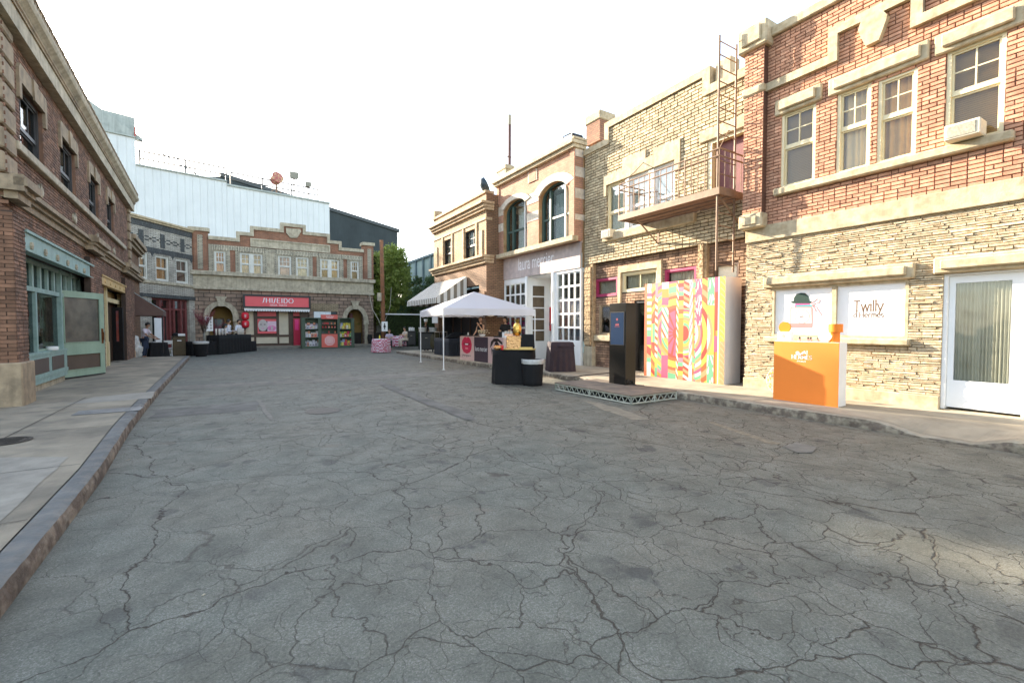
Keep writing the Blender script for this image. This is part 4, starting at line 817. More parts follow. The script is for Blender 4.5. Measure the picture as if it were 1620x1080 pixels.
mb.add([(x0, 0, za), (x1, 0, za), (x1, -pj, zb_), (x0, -pj, zb_)], [(0, 3, 2, 1)], 1); mb.add([(x0, -pj, zb_), (x1, -pj, zb_), (x1, -pj, zv), (x0, -pj, zv)], [(0, 3, 2, 1)], 0)
for x in (x0, x1): mb.add([(x, 0, zv), (x, -pj, zv), (x, -pj, zb_), (x, 0, za)], [(0, 1, 2, 3)], 0)
aw_ = mb.build('awning', [am, ag], F.root); mb = MB(); mb.tube([(x0+.05, -pj+.04, 0), (x0+.05, -pj+.04, zb_)], .03, 8); mb.tube([(x1-.05, -pj+.04, 0), (x1-.05, -pj+.04, zb_)], .03, 8); mb.build('pole', M['black'], F.root)
# ================================================================== grey brick corner building
F = GB = Fac((-4.85, 33.1), 878, 1, 'brick_building', 'grey white brick corner building with slate bands and a maroon shopfront', 'building')
LG = 4.75
P = lambda px, py: F.p(px, py)
zt = F.z(255, 354); w3 = []
for l, r_, t_, b_ in ((211, 234, 401, 440), (246.5, 267.5, 405, 444), (278.5, 298, 410, 448)): w3.append(F.rect(l, r_, ((l+r_)/2, t_), ((l+r_)/2, b_)))
z0_, z1_ = sum(w[2] for w in w3)/3, sum(w[3] for w in w3)/3; w3 = [(a, b, z0_, z1_) for a, b, c, d in w3]
zs3 = F.z(258, 471.5); sf_ = (F.x(241, 520), F.x(300.5, 520), .15, zs3-.0)
mb = MB(); mb.prism([(-1.4, 0), (sf_[0], 0), (sf_[0], sf_[3]), (sf_[1], sf_[3]), (sf_[1], 0), (LG, 0), (LG, zt), (-1.4, zt)], 0, .35, 0, [rpoly(w) for w in w3])
for w in w3: backing(mb, w, .6, 1)
mb.build('wall', [M['gbrick'], M['dark']], F.root)
mb = MB(); zz = F.z(250, 371); strip(mb, -1.4, LG, zt-.42, zt-.08, -.03, .01, 0, 0.005); strip(mb, -1.4, LG, z1_+.1, z1_+.42, -.03, .01, 0, .005); strip(mb, -1.4, LG, zs3, zs3+.22, -.05, .01, 0, .005); mb.build('soldier_course', M['gsold'], F.root)
mb = MB(); zx = F.z(257, 381.5)
for xx in (F.x(223, 375), F.x(257, 381), F.x(288.5, 388)):
    cm2 = MB(); strip(cm2, xx-.16, xx+.16, zx-.42, zx+.42, -.02, .01, 0, .004); cm2.build('slate_cross', M['gsold'], F.root)
a_ = -1.4
while a_ < LG-.2:
    for k in (0, 1): strip(mb, a_+.0, a_+.28, zx-.14+.2*k, zx-.06+.2*k, -.012, .01, 0, .003); strip(mb, a_+.3, a_+.46, zx-.05, zx+.04, -.012, .01, 0, .003)
    a_ += .5
for xx in (w3[0][1]+.3, w3[1][1]+.28, w3[2][1]+.25): cm2 = MB(); cm2.prism([(xx-.13, z1_+.1), (xx-.05, z1_+.0), (xx, z1_-.12), (xx+.05, z1_+.0), (xx+.13, z1_+.1)], -.02, .01); cm2.build('slate_bracket', M['gsold'], F.root)
mb.build('slate_band', M['gsold'], F.root)
mb = MB(); strip(mb, -1.4, LG, zt-.08, zt+.02, -.12, .35); strip(mb, -1.4, LG, zt+.02, zt+.14, -.2, .35); mb.build('cornice', M['stone'], F.root)
mb = MB(); strip(mb, -1.4, LG, z0_-.22, z0_-.06, -.1, .02); mb.build('sill', M['stone_g'], F.root)
for i, w in enumerate(w3): sash(F.root, w, .08, M['offw'], M['sglass'], (2, 1), (1, 1), .09, 'half' if i == 0 else 'drape', M['curt_o'] if i < 2 else M['curt_p'], 40+i, split=.5)
a, b, c, d = sf_; mb = MB(); Y = .25
for x in (a+.06, a+.75, a+1.45, a+1.75, a+2.3, b-.12): 
    if x < b: mb.box(x-.07, x+.07, Y-.1, Y+.1, .15, d)
mb.box(a, b, Y-.08, Y+.08, d-.12, d); mb.box(a, b, Y-.07, Y+.07, 2.55, 2.66); mb.box(a, b, Y-.09, Y+.09, .15, .35); mb.box(a+1.75, b, Y-.05, Y+.09, .15, 1.0)
mb.box(a+.75, a+1.5, Y+.0, Y+.05, .2, 2.5)
mb.build('shop_frame', M['maroon'], F.root)
mb = MB(); mb.box(a, b, Y+.1, Y+.11, 1.0, d); mb.build('shop_glass', M['dglass'], F.root); mb = MB(); drape(mb, a+1.75, b, .9, 2.6, Y+.3, folds=14, amp=.03); mb.build('curtain', M['curt_g'], F.root)
mb = MB(); mb.box(a, b, 1.2, 1.25, 0, d); mb.build('shop_interior', M['dark'], F.root)
x0_, z0__ = F.p(244, 544, .14); mb = MB(); mb.box(F.x(244, 520, .14), F.x(258, 520, .14), .12, .14, F.z(250, 545, .14), F.z(250, 503, .14)); mb.build('white_notice', M['white'], F.root)
# ================================================================== the building across the end of the street
F = SB = Fac((-2.06, 36.8), 1930, 1, 'brick_building', 'two storey brown building with stepped brick parapet closing the end of the street', 'building')
SX1 = F.x(590.5, 450)
q = lambda px, py: F.p(px, py)
cp_ = [(329.4, 374.4), (374.5, 378), (374.5, 367.2), (396.7, 369), (396.7, 359), (444.4, 363.2), (444.4, 353.5), (482.8, 357), (482.8, 367.5), (521, 371.7), (521, 381.7), (539.5, 383), (539.5, 392.8), (576.7, 395.6)]
xs = [q(*p)[0] for p in cp_]; zl = [q(*p)[1] for p in cp_]
lv = [sum(zl[i] for i in g)/len(g) for g in ((0, 1, 12, 13), (2, 3, 10, 11), (4, 5, 8, 9), (6, 7))]
par = [(xs[0], lv[0]), (xs[1], lv[0]), (xs[1], lv[1]), (xs[3], lv[1]), (xs[3], lv[2]), (xs[5], lv[2]), (xs[5], lv[3]), (xs[7], lv[3]), (xs[7], lv[2]), (xs[9], lv[2]), (xs[9], lv[1]), (xs[11], lv[1]), (xs[11], lv[0]), (xs[13], lv[0])]
zb0 = F.z(451, 440)-.0; zB = F.z(451, 462); print('S levels', lv, zb0, zB, SX1)
WS = [(339, 357, 397, 432.5), (379.6, 415.5, 400, 435.5), (440, 461, 405, 438), (468.3, 488.5, 407, 440), (506.5, 536.5, 410, 442), (554.5, 567.8, 413.5, 444)]
ws = []
for l, r_, t_, b_ in WS: ws.append(F.rect(l, r_, ((l+r_)/2, t_), ((l+r_)/2, b_)))
z0_, z1_ = sum(w[2] for w in ws)/6, sum(w[3] for w in ws)/6; ws = [(a, b, z0_, z1_) for a, b, c, d in ws]
mb = MB(); up = [(0, zb0), (SX1, zb0), (SX1, lv[0]-.1)]+[(x, z-.0) for x, z in reversed(par)]+[(0, lv[0]-.1)]
mb.prism(up, 0, .4, 0, [rpoly(w) for w in ws])
for w in ws: backing(mb, w, .8, 1)
mb.build('upper_wall', [M['sbrick'], M['dark']], F.root)
ins = [(x+(.18 if i in (1, 2, 5, 6) else 0)+(.18 if i in (3, 4) else 0)-(.18 if i in (7, 8, 9, 10, 11, 12) else 0), z-.19) for i, (x, z) in enumerate(par)]
mb = MB(); mb.prism([(x+(0 if i in (0, 13) else (-.03 if i < 7 else .03)), z+.05) for i, (x, z) in enumerate(par)]+list(reversed(ins)), -.09, .42); mb.build('coping', M['stone_g'], F.root)
lb = (F.x(330.5, 440), F.x(573.5, 420), z0_-.08, z1_+.42); hs = [rpoly(w) for w in ws]; fz = []
for l, r_ in ((364.3, 372.5), (494.5, 501), (543, 549)): fz.append((F.x(l, 420), F.x(r_, 420), z0_-.07, z1_+.1))
bp = (F.x(422, 415), F.x(433.5, 415), z0_-.07, z1_+.1)
mb = MB(); mb.prism(rpoly(lb), -.04, 0, 0, hs+[rpoly(r) for r in fz+[bp]]); mb.build('pale_brick_field', M['slight'], F.root)
mb = MB()
for w in ws: strip(mb, w[0]-.12, w[1]+.12, z1_+.03, z1_+.40, -.07, -.04, 0, .003)
for r in fz: strip(mb, r[0]-.12, r[1]+.12, z1_+.1, z1_+.40, -.06, -.04, 0, .003)
mb.build('soldier_course', M['ssold'], F.root)
mb = MB(); mb.box(bp[0], bp[1], -.02, 0, bp[2], bp[3]); pa_, pb_ = F.x(396, 385), F.x(522, 395); zp0, zp1 = F.z(459, 395.5), F.z(459, 382.5); mb.prism([(pa_, zp0), (pb_, zp0), (pb_, zp1), (pa_, zp1)], -.03, 0); fr_ = .1
mb.prism([(pa_, zp0), (pb_, zp0), (pb_, zp1), (pa_, zp1)], -.09, -.03, 0, [[(pa_+fr_, zp0+fr_), (pb_-fr_, zp0+fr_), (pb_-fr_, zp1-fr_), (pa_+fr_, zp1-fr_)]])
mb.prism([q(450+x/9, 340+y/9) for x, y in ((20, 190), (225, 205), (235, 240), (180, 330), (85, 330), (25, 260))], -.1, 0); mb.build('name_panel', M['stone_g'], F.root)
mb = MB(); strip(mb, -.3, SX1+.12, zb0-.05, zb0+.22, -.22, .3); strip(mb, -.25, SX1+.04, zB-.0, zB+.16, -.12, .3); mb.build('belt_course', M['stone_g'], F.root)
mb = MB(); mb.box(-.2, SX1, -.02, .4, zB+.16, zb0-.05); mb.build('concrete_band', M['conc'], F.root)
mb = MB(); mb.box(-.3, SX1-.3, 0.4, 8, lv[0]-.4, lv[0]-.3); mb.build('roof', M['conc'], F.root)
# end turrets
for (xa, xb, pyc) in ((-.15, F.x(329.6, 400), 366), (F.x(574.3, 400), F.x(590.5, 400), 389)):
    zc_ = F.z(500 if xa > 5 else 325, pyc if xa < 5 else 384.5); 
    zc_ = F.z(582, 389) if xa > 5 else F.z(318, 366)
    mb = MB(); ch = .22 if xa < 5 else .05; vs = [(xa, .1), (xa+ch, -.12), (xb-ch*.5, -.12), (xb, .0), (xb, .5), (xa, .5)]; n = len(vs)
    mb.add([(x, y, z) for z in (zb0+.2, zc_) for x, y in vs], [(i, (i+1) % n, n+(i+1) % n, n+i) for i in range(n)]); mb.build('turret', M['sbrick'], F.root)
    xm = (xa+xb)/2+.05; mb = MB(); mb.box(xm-.14, xm+.16, -.14, -.11, zb0+.3, zc_-.25); mb.build('turret_inlay', M['slight'], F.root)
    mb = MB(); mb.add([(x+(-.1 if x < xm else .1), y+(-.1 if y < .2 else .1), z) for z in (zc_, zc_+.24) for x, y in vs], [(i, (i+1) % n, n+(i+1) % n, n+i) for i in range(n)]+[tuple(range(n-1, -1, -1)), tuple(range(n, 2*n))]); mb.build('turret_cap', M['stone_g'], F.root)
for i, w in enumerate(ws):
    a, b, c, d = w; ms = [w] if i in (0, 2, 3, 5) else [(a, (a+b)/2-.03, c, d), ((a+b)/2+.03, b, c, d)]
    for j, ww in enumerate(ms): sash(F.root, ww, .06, M['offw'], M['sglass'], (3, 2) if len(ms) == 1 else (2, 2), (1, 1), .09, 'drape', surf('reflection_warm_curtain_%d' % i, [(.72,.36,.15),(.78,.55,.28),(.70,.46,.32),(.80,.64,.38),(.80,.62,.36),(.62,.46,.27)][i], .9, .35, 1.2), 60+i, split=.5, fine=.03)  # warm curtain colours stand in for sunlit reflections on these panes
    if len(ms) > 1: mb = MB(); mb.box((a+b)/2-.03, (a+b)/2+.03, 0, .1, c, d); mb.build('window_post', M['offw'], F.root)
# ground floor
aL = (F.x(331.8, 520), F.x(369, 520)); aR = (F.x(548.5, 520), F.x(575.7, 520)); zsL, zaL = F.z(350, 501.5), F.z(350, 483.3); zsR, zaR = F.z(560, 507), F.z(560, 488.3)
sh = (F.x(389, 515), F.x(489.5, 515), .15, F.z(440, 490)); ow = (F.x(496.8, 500), F.x(534, 500), 1.2, F.z(515, 492.8))
pL, pR = archpoly(aL[0], aL[1], .0, zsL, zaL), archpoly(aR[0], aR[1], 0, zsR, zaR)
o_ = [(-.2, 0)]+[pL[0]]+list(reversed(pL[2:]))+[pL[1]]+[(sh[0], 0), (sh[0], sh[3]), (sh[1], sh[3]), (sh[1], 0)]+[pR[0]]+list(reversed(pR[2:]))+[pR[1]]+[(SX1, 0), (SX1, zB), (-.2, zB)]
mb = MB(); mb.prism(o_, .05, .5, 0, [rpoly(ow)]); mb.build('ground_wall', M['sblock'], F.root)
mb = MB(); mb.box(F.x(492, 480), F.x(535, 480), .03, .06, ow[3], F.z(515, 480)); mb.build('brick_infill', M['lblock'], F.root)
for (pp_, aa, zs_, za_, kx) in ((pL, aL, zsL, zaL, 350), (pR, aR, zsR, zaR, 562)):
    mb = MB(); arc_ = pp_[2:]; cx = (aa[0]+aa[1])/2; k_ = 1+.34/((aa[1]-aa[0])/2); k2 = 1+.30/(za_-zs_)
    mb.prism(arc_+[(cx+(x-cx)*k_, zs_+(z-zs_)*k2) for x, z in reversed(arc_)], -.04, .06)
    for s in (-1, 1):
        xe = cx+s*(aa[1]-aa[0])/2; x0, x1 = (xe-.34, xe) if s < 0 else (xe, xe+.34); mb.bbox(x0-.02, x1+.02, -.08, .06, zs_-.32, zs_, 0, .02); mb.bbox(x0+.06, x1-.02, -.02, .06, .15, zs_-.32, 0, .02)
    mb.prism([(cx-.16, za_-.05), (cx+.16, za_-.05), (cx+.26, za_+.5), (cx-.26, za_+.5)], -.14, .06); mb.prism([(cx-.32, za_+.5), (cx+.32, za_+.5), (cx+.32, za_+.6), (cx-.32, za_+.6)], -.16, .06)
    mb.build('arch_surround', M['stone_g'], F.root)
    mb = MB(); hw = surf('ochre_porch', (.30, .20, .07), .8, .15); x0, x1 = aa[0]-.2, aa[1]+.2; mb.box(x0, x1, 1.7, 1.8, 0, za_+.3); mb.box(x0-.1, x0, .5, 1.8, 0, za_+.3); mb.box(x1, x1+.1, .5, 1.8, 0, za_+.3); mb.box(x0, x1, .5, 1.7, za_+.1, za_+.3); mb.build('porch', hw, F.root)
    if kx == 350:
        mb = MB(); mb.box(aa[0]+.2, aa[1]-.5, 1.62, 1.7, .15, zs_-.05); mb.build('porch_frame', M['brownf'], F.root); mb = MB(); mb.box(aa[0]+.3, aa[1]-.62, 1.6, 1.62, 1.2, zs_-.15); mb.build('porch_window', surf('blue_dusk_glass', (.06, .12, .15), .2, .2), F.root)
    else: mb = MB(); mb.box(cx-.2, cx+.05, 1.0, 1.7, .15, 2.6); mb.build('inner_door', M['maroon'], F.root)
# shop window group
a, b, c, d = sh; mb = MB(); mb.box(a, b, .6, .65, .15, d, 0)
X = lambda px: F.x(px, 515, .2)
for p0, p1 in ((401.5, 405), (438.5, 441.5), (456.5, 464)): mb.box(X(p0), X(p1), .15, .3, .15, d)
mb.box(a, X(464), .17, .28, F.z(430, 533, .2), F.z(430, 529.5, .2)); mb.box(a, X(464), .16, .3, .15, F.z(430, 544, .2)); mb.box(X(405), X(438.5), .2, .25, 1.0, d, 0); mb.box(X(474.5), b, .18, .5, .15, d)
mb.build('shop_frame', M['brownf'], F.root)
paper = surf('cream_paper', (.60, .52, .38), .8, .12, 1.5, .1); mb = MB(); mb.box(a, X(401.5), .22, .24, F.z(395, 529.5, .2), d); mb.box(X(441.5), X(456.5), .22, .24, F.z(448, 529.5, .2), d); mb.box(X(396), X(457), .2, .22, F.z(430, 543, .2), F.z(430, 533, .2)); mb.build('papered_glass', paper, F.root)
mb = MB(); mb.box(X(407.5), X(437), .17, .2, F.z(422, 500, .2), F.z(422, 493, .2)); mb.box(X(407.5), X(437), .17, .2, F.z(422, 527.5, .2), F.z(422, 504.5, .2)); mb.box(X(464), X(484), .3, .32, F.z(475, 500, .3), d)
ps = mb.build('red_poster', M['red'], F.root)
mb = MB(); y_ = .165; Z = lambda py: F.z(422, py, .2); fc = surf('print_grey_skin', (.50, .46, .48), .5, .1, 3, 0); hr = surf('print_dark_hair', (.04, .035, .045), .5, .1, 3, 0); pk = surf('print_pink_flower', (.70, .22, .42), .5, .25, 5, 0); lt = surf('print_pale_rose', (.75, .52, .60), .5, .1, 3, 0)
mb.poly([(X(409.5), Z(524)), (X(423), Z(524)), (X(423), Z(508)), (X(409.5), Z(508))], y_, 1); mb.poly([(X(423), Z(524)), (X(437), Z(524)), (X(437), Z(508)), (X(423), Z(508))], y_, 3)
fcx, fcz = X(415.8), Z(514.5); mb.poly([(fcx+.30*math.cos(t*.393), fcz+.42*math.sin(t*.393)) for t in range(16)], y_-.003, 0)
for s in (-1, 1): mb.poly([(fcx+s*.12+.07*math.cos(t*.785), fcz+.06+.03*math.sin(t*.785)) for t in range(8)], y_-.006, 1)
mb.poly([(fcx+.07*math.cos(t*.785), fcz-.22+.03*math.sin(t*.785)) for t in range(8)], y_-.006, 2); mb.poly([(X(430)+.28*math.cos(t*.5), Z(519)+.2*math.sin(t*.5)) for t in range(12)], y_-.004, 2); mb.poly([(X(430)-.06, Z(522)), (X(430)+.06, Z(522)), (X(430)+.06, Z(516)), (X(430)-.06, Z(516))], y_-.007, 0)
mb.build('portrait_print', [fc, hr, pk, lt], ps)
mb = MB(); x0, x1 = F.x(464.5, 525, -.05), F.x(475, 525, -.05); mb.box(x0, x1, -.0, .05, .15, F.z(470, 503.5)); dr = mb.build('door', M['dred'], F.root); mb = MB(); mb.box(x0+.1, x1-.1, -.02, .0, F.z(470, 522), F.z(470, 505.5)); mb.build('door_panel', M['pink'], dr)
# sign box with scalloped valance
sx0, sx1, sz0, sz1 = F.x(386, 478, -.5), F.x(490, 480, -.5), F.z(438, 486.5, -.5), F.z(438, 469, -.5)
mb = MB(); mb.box(sx0, sx1, -.5, .05, sz0, sz1); mb.prism([(sx0-.06, sz0-.06), (sx1+.06, sz0-.06), (sx1+.06, sz1+.1), (sx0-.06, sz1+.1)], -.56, -.3, 1, [[(sx0+.06, sz0+.06), (sx1-.06, sz0+.06), (sx1-.06, sz1-.02), (sx0+.06, sz1-.02)]]); sg = mb.build('sign_box', [M['red'], M['black']], F.root, label='coral red shop sign box with white lettering')
mb = MB(); tx0, tx1 = F.x(415.5, 478, -.52), F.x(464, 478, -.52); h = (sz1-sz0)*.42; serif(mb, '/HI/EIDO', tx0, tx1, sz0+(sz1-sz0)*.42, h, -.51, 0, .15, .08, .0, gap=.16); 
text(mb, 'GINZA  TOKYO', F.x(427, 480, -.52), F.x(454, 480, -.52), sz0+(sz1-sz0)*.15, (sz1-sz0)*.14, -.51); mb.build('lettering', wt, sg)
mb = MB(); n = 26; zz = sz0-.06
for k in range(n):
    x0, x1 = sx0+(sx1-sx0)*k/n, sx0+(sx1-sx0)*(k+1)/n; xm = (x0+x1)/2; mb.prism([(x0, zz-.1)]+[(xm+(x1-x0)/2*math.cos(math.pi+math.pi*t/5), zz-.1+.12*math.sin(math.pi+math.pi*t/5)) for t in range(1, 5)]+[(x1, zz-.1), (x1, zz), (x0, zz)], -.5, -.47)
mb.build('valance', M['white'], sg)
# red paper lanterns beside the sign
lanm = surf('lantern_paper', (.62, .02, .035), .6, .08)
for k, (py, lab) in enumerate(((506, 'upper of two red paper lanterns hanging left of the coral sign'), (513, 'lower of two red paper lanterns hanging left of the coral sign'))):
    c = F.w(F.x(388, 505, -.45), -.45, F.z(388, 500 if k == 0 else 512.5, -.45)); e = empty('lantern', c, 0, lab, 'lantern', 'red lanterns beside the sign')
    mb = MB(); mb.lathe([(.1, -.26), (.2, -.22), (.235, -.1), (.24, 0), (.235, .1), (.2, .22), (.1, .26)], 0, 0, 16, 0, None); mb.build('shade', lanm, e, smooth=True); mb = MB(); mb.lathe([(.1, .26), (.1, .3)], 0, 0, 12); mb.lathe([(.1, -.3), (.1, -.26)], 0, 0, 12); mb.tube([(0, 0, .3), (0, 0, .42)], .012, 5); mb.build('cap', M['black'], e)
    mb = MB(); 
    for u, v, w_, h_ in ((0, .08, .12, .02), (0, 0, .14, .02), (0, .0, .02, .2), (0, -.08, .1, .02)): mb.box(u-w_/2, u+w_/2, -.255, -.243, v-h_/2, v+h_/2)
    mb.build('character', M['white'], e)
# ================================================================== ground
def asphaltmat():
    m, nt, b = newmat('asphalt'); L = nt.links; tc = N(nt, 'ShaderNodeTexCoord'); O = tc.outputs['Object']
    def noi(sc, det=5, ro=.6, vec=O): n = N(nt, 'ShaderNodeTexNoise'); n.inputs['Scale'].default_value = sc; n.inputs['Detail'].default_value = det; n.inputs['Roughness'].default_value = ro; L.new(vec, n.inputs['Vector']); return n
    def mr(s, a, b_, c, d): n = N(nt, 'ShaderNodeMapRange'); n.inputs[1].default_value = a; n.inputs[2].default_value = b_; n.inputs[3].default_value = c; n.inputs[4].default_value = d; L.new(s, n.inputs[0]); return n.outputs[0]
    def ma(op, a, b_): 
        n = N(nt, 'ShaderNodeMath', operation=op)
        for i, v in enumerate((a, b_)):
            if isinstance(v, (int, float)): n.inputs[i].default_value = v
            else: L.new(v, n.inputs[i])
        return n.outputs[0]
    def warp(sc, amt, src=O):
        n = noi(sc, 4); v = N(nt, 'ShaderNodeVectorMath', operation='MULTIPLY_ADD'); L.new(n.outputs['Color'], v.inputs[0]); v.inputs[1].default_value = (amt, amt, 0); L.new(src, v.inputs[2]); return v.outputs[0]
    w1 = warp(1.1, .7); w2 = warp(6, .065, w1); w2 = warp(25, .035, w2)
    def crack(sc, wid, vec, mlo, mhi, moff, rnd=1.0):
        v = N(nt, 'ShaderNodeTexVoronoi', feature='DISTANCE_TO_EDGE'); v.inputs['Scale'].default_value = sc; v.inputs['Randomness'].default_value = rnd; L.new(vec, v.inputs['Vector'])
        wn = noi(3.0, 4); wv = mr(wn.outputs['Fac'], .3, .7, wid*.7, wid*1.6); c = N(nt, 'ShaderNodeMapRange'); c.inputs[1].default_value = 0; L.new(wv, c.inputs[2]); c.inputs[3].default_value = 1; c.inputs[4].default_value = 0; L.new(v.outputs['Distance'], c.inputs[0])
        mp = N(nt, 'ShaderNodeMapping'); mp.inputs['Location'].default_value = moff; L.new(O, mp.inputs[0]); mn = noi(.55, 3, .6, mp.outputs[0]); return ma('MULTIPLY', c.outputs[0], mr(mn.outputs['Fac'], mlo, mhi, 0, 1))
    mpx = N(nt, 'ShaderNodeMapping'); mpx.inputs['Rotation'].default_value = (0, 0, .5); mpx.inputs['Scale'].default_value = (1, .8, 1); L.new(w2, mpx.inputs[0])
    # cracks thin out towards the left kerb
    sx = N(nt, 'ShaderNodeSeparateXYZ'); L.new(O, sx.inputs[0])
    lx = mr(sx.outputs[0], -1.5, 3.0, .18, 1)
    c1 = crack(2.1, .009, mpx.outputs[0], .10, .22, (0, 0, 0)); c2 = crack(4.8, .012, mpx.outputs[0], .34, .46, (4, 7, 0)); c2 = ma('MULTIPLY', c2, lx); c3 = crack(.5, .0032, w2, .2, .3, (9, 2, 0)); c4 = crack(5.5, .015, mpx.outputs[0], .60, .68, (14, 7, 0)); c4 = ma('MULTIPLY', c4, lx)
    c1 = ma('MULTIPLY', c1, mr(sx.outputs[0], -1.5, 2.0, .35, 1))
    cr = ma('MAXIMUM', ma('MAXIMUM', c1, ma('MULTIPLY', c2, .8)), ma('MAXIMUM', c3, ma('MULTIPLY', c4, .6)))
    # base tones: blue grey sealed areas, worn brownish grey, aggregate speckle
    n1 = noi(.38, 7, .65); n2 = noi(2.3, 6, .7)
    mx = N(nt, 'ShaderNodeMix', data_type='RGBA'); mx.inputs[6].default_value = rgb((.106, .117, .095)); mx.inputs[7].default_value = rgb((.156, .138, .100)); sd = ma('ADD', mr(n1.outputs['Fac'], .35, .65, 0, .55), mr(sx.outputs[0], 0, 8, 0, .45)); L.new(sd, mx.inputs[0])
    vo = N(nt, 'ShaderNodeTexVoronoi'); vo.inputs['Scale'].default_value = 170; L.new(O, vo.inputs['Vector']); sep = N(nt, 'ShaderNodeSeparateColor'); L.new(vo.outputs['Color'], sep.inputs[0])
    sp = mr(sep.outputs[0], .6, 1, 0, 1); wear = mr(n2.outputs['Fac'], .35, .65, .15, 1); spk = ma('MULTIPLY', sp, wear)
    fine = noi(60, 4, .7); fm = mr(fine.outputs['Fac'], .3, .7, .68, 1.32); sc_ = ma('MULTIPLY', fm, mr(n2.outputs['Fac'], .3, .7, .74, 1.28))
    v1 = N(nt, 'ShaderNodeVectorMath', operation='SCALE'); L.new(mx.outputs[2], v1.inputs[0]); L.new(sc_, v1.inputs[3])
    m2 = N(nt, 'ShaderNodeMix', data_type='RGBA'); L.new(ma('MULTIPLY', spk, .5), m2.inputs[0]); L.new(v1.outputs[0], m2.inputs[6]); m2.inputs[7].default_value = rgb((.33, .32, .29))
    # oil spots
    ow = noi(2.6, 3, .5); os_ = mr(ow.outputs['Fac'], .61, .65, 0, .55); sv = noi(.8, 2); oo = ma('MULTIPLY', os_, mr(sv.outputs['Fac'], .4, .6, 0, 1))
    m3 = N(nt, 'ShaderNodeMix', data_type='RGBA'); L.new(oo, m3.inputs[0]); L.new(m2.outputs[2], m3.inputs[6]); m3.inputs[7].default_value = rgb((.035, .035, .035))
    # rusty tint close to some cracks
    rn = noi(.9, 3); m5 = N(nt, 'ShaderNodeMix', data_type='RGBA'); L.new(ma('MULTIPLY', mr(rn.outputs['Fac'], .58, .7, 0, .35), mr(n2.outputs['Fac'], .5, .6, 0, 1)), m5.inputs[0]); L.new(m3.outputs[2], m5.inputs[6]); m5.inputs[7].default_value = rgb((.14, .085, .05))
    m4 = N(nt, 'ShaderNodeMix', data_type='RGBA'); L.new(cr, m4.inputs[0]); L.new(m5.outputs[2], m4.inputs[6]); m4.inputs[7].default_value = rgb((.034, .025, .017)); L.new(m4.outputs[2], b.inputs['Base Color'])
    b.inputs['Roughness'].default_value = .78; b.inputs['Specular IOR Level'].default_value = .35
    h = ma('SUBTRACT', ma('ADD', ma('MULTIPLY', fine.outputs['Fac'], .35), ma('MULTIPLY', sep.outputs[0], .12)), ma('MULTIPLY', cr, 1.6)); bu = N(nt, 'ShaderNodeBump'); bu.inputs['Strength'].default_value = .55; bu.inputs['Distance'].default_value = .012; L.new(h, bu.inputs['Height']); L.new(bu.outputs[0], b.inputs['Normal'])
    return m
asph = asphaltmat()
mb = MB(); mb.add([(-400, -400, 0), (400, -400, 0), (400, 400, 0), (-400, 400, 0)], [(0, 1, 2, 3)]); struct(mb.build('road', asph))
def sheet(name, pts, z, mat, jag=.03, seed=1):
    rr = random.Random(seed); out = []
    for i in range(len(pts)):
        a = Vector(pts[i]); b = Vector(pts[(i+1) % len(pts)]); n = max(1, int((b-a).length/.25))
        for k in range(n): p = a.lerp(b, k/n); out.append((p.x+rr.uniform(-jag, jag), p.y+rr.uniform(-jag, jag)))
    tr = tessellate_polygon([[Vector((x, y, 0)) for x, y in out]]); mb = MB(); vs = [(x, y, z) for x, y in out]
    fs = []
    for t in tr:
        a, b, c = [Vector(vs[i]) for i in t]; fs.append(t if (b-a).cross(c-a).z > 0 else (t[0], t[2], t[1]))
    mb.add(vs, fs); return struct(mb.build(name, mat))
def gp(px, py, z=0): v = gpt(px, py, z); return (v.x, v.y)
patch = surf('worn_concrete_patch', (.17, .165, .15), .9, .25, 1.5, .3, 70, col2=(.13, .13, .122))
patchd = surf('asphalt_repair', (.125, .125, .12), .9, .3, 1.5, .4, 70, col2=(.10, .10, .095))
sheet('road_patch', [gp(274, 611), gp(480, 600), gp(590, 594), (7.9, 14.6), (7.9, 13.4), gp(585, 600), gp(500, 604), gp(276, 617)], .004, patch, .05)
sheet('road_patch', [gp(247, 648), gp(410, 635), gp(405, 648), gp(235, 663)], .004, patchd, .05, 3)
sheet('road_patch', [gp(405, 633), gp(413, 633), gp(432, 664), gp(424, 664)], .008, patch, .02, 4)
sheet('road_patch', [gp(590, 605), gp(604, 604), gp(745, 655), gp(755, 665), gp(735, 664)], .008, patchd, .03, 5)
sheet('road_patch', [gp(1118, 668), gp(1128, 667), gp(1236, 702), gp(1222, 704)], .004, surf('faded_paint', (.20, .175, .13), .9, .45, 6, .2, col2=(.15, .14, .115)), .015, 6)
sheet('road_patch', [gp(1236, 706), gp(1258, 700), gp(1292, 708), gp(1286, 716), gp(1262, 716)], .008, patch, .02, 7)
sheet('road_patch', [gp(925, 634), gp(950, 637), gp(1000, 653), gp(1030, 663), gp(1000, 663), gp(960, 650)], .004, surf('pale_scuff', (.20, .185, .15), .9, .35, 5, .2), .04, 8)
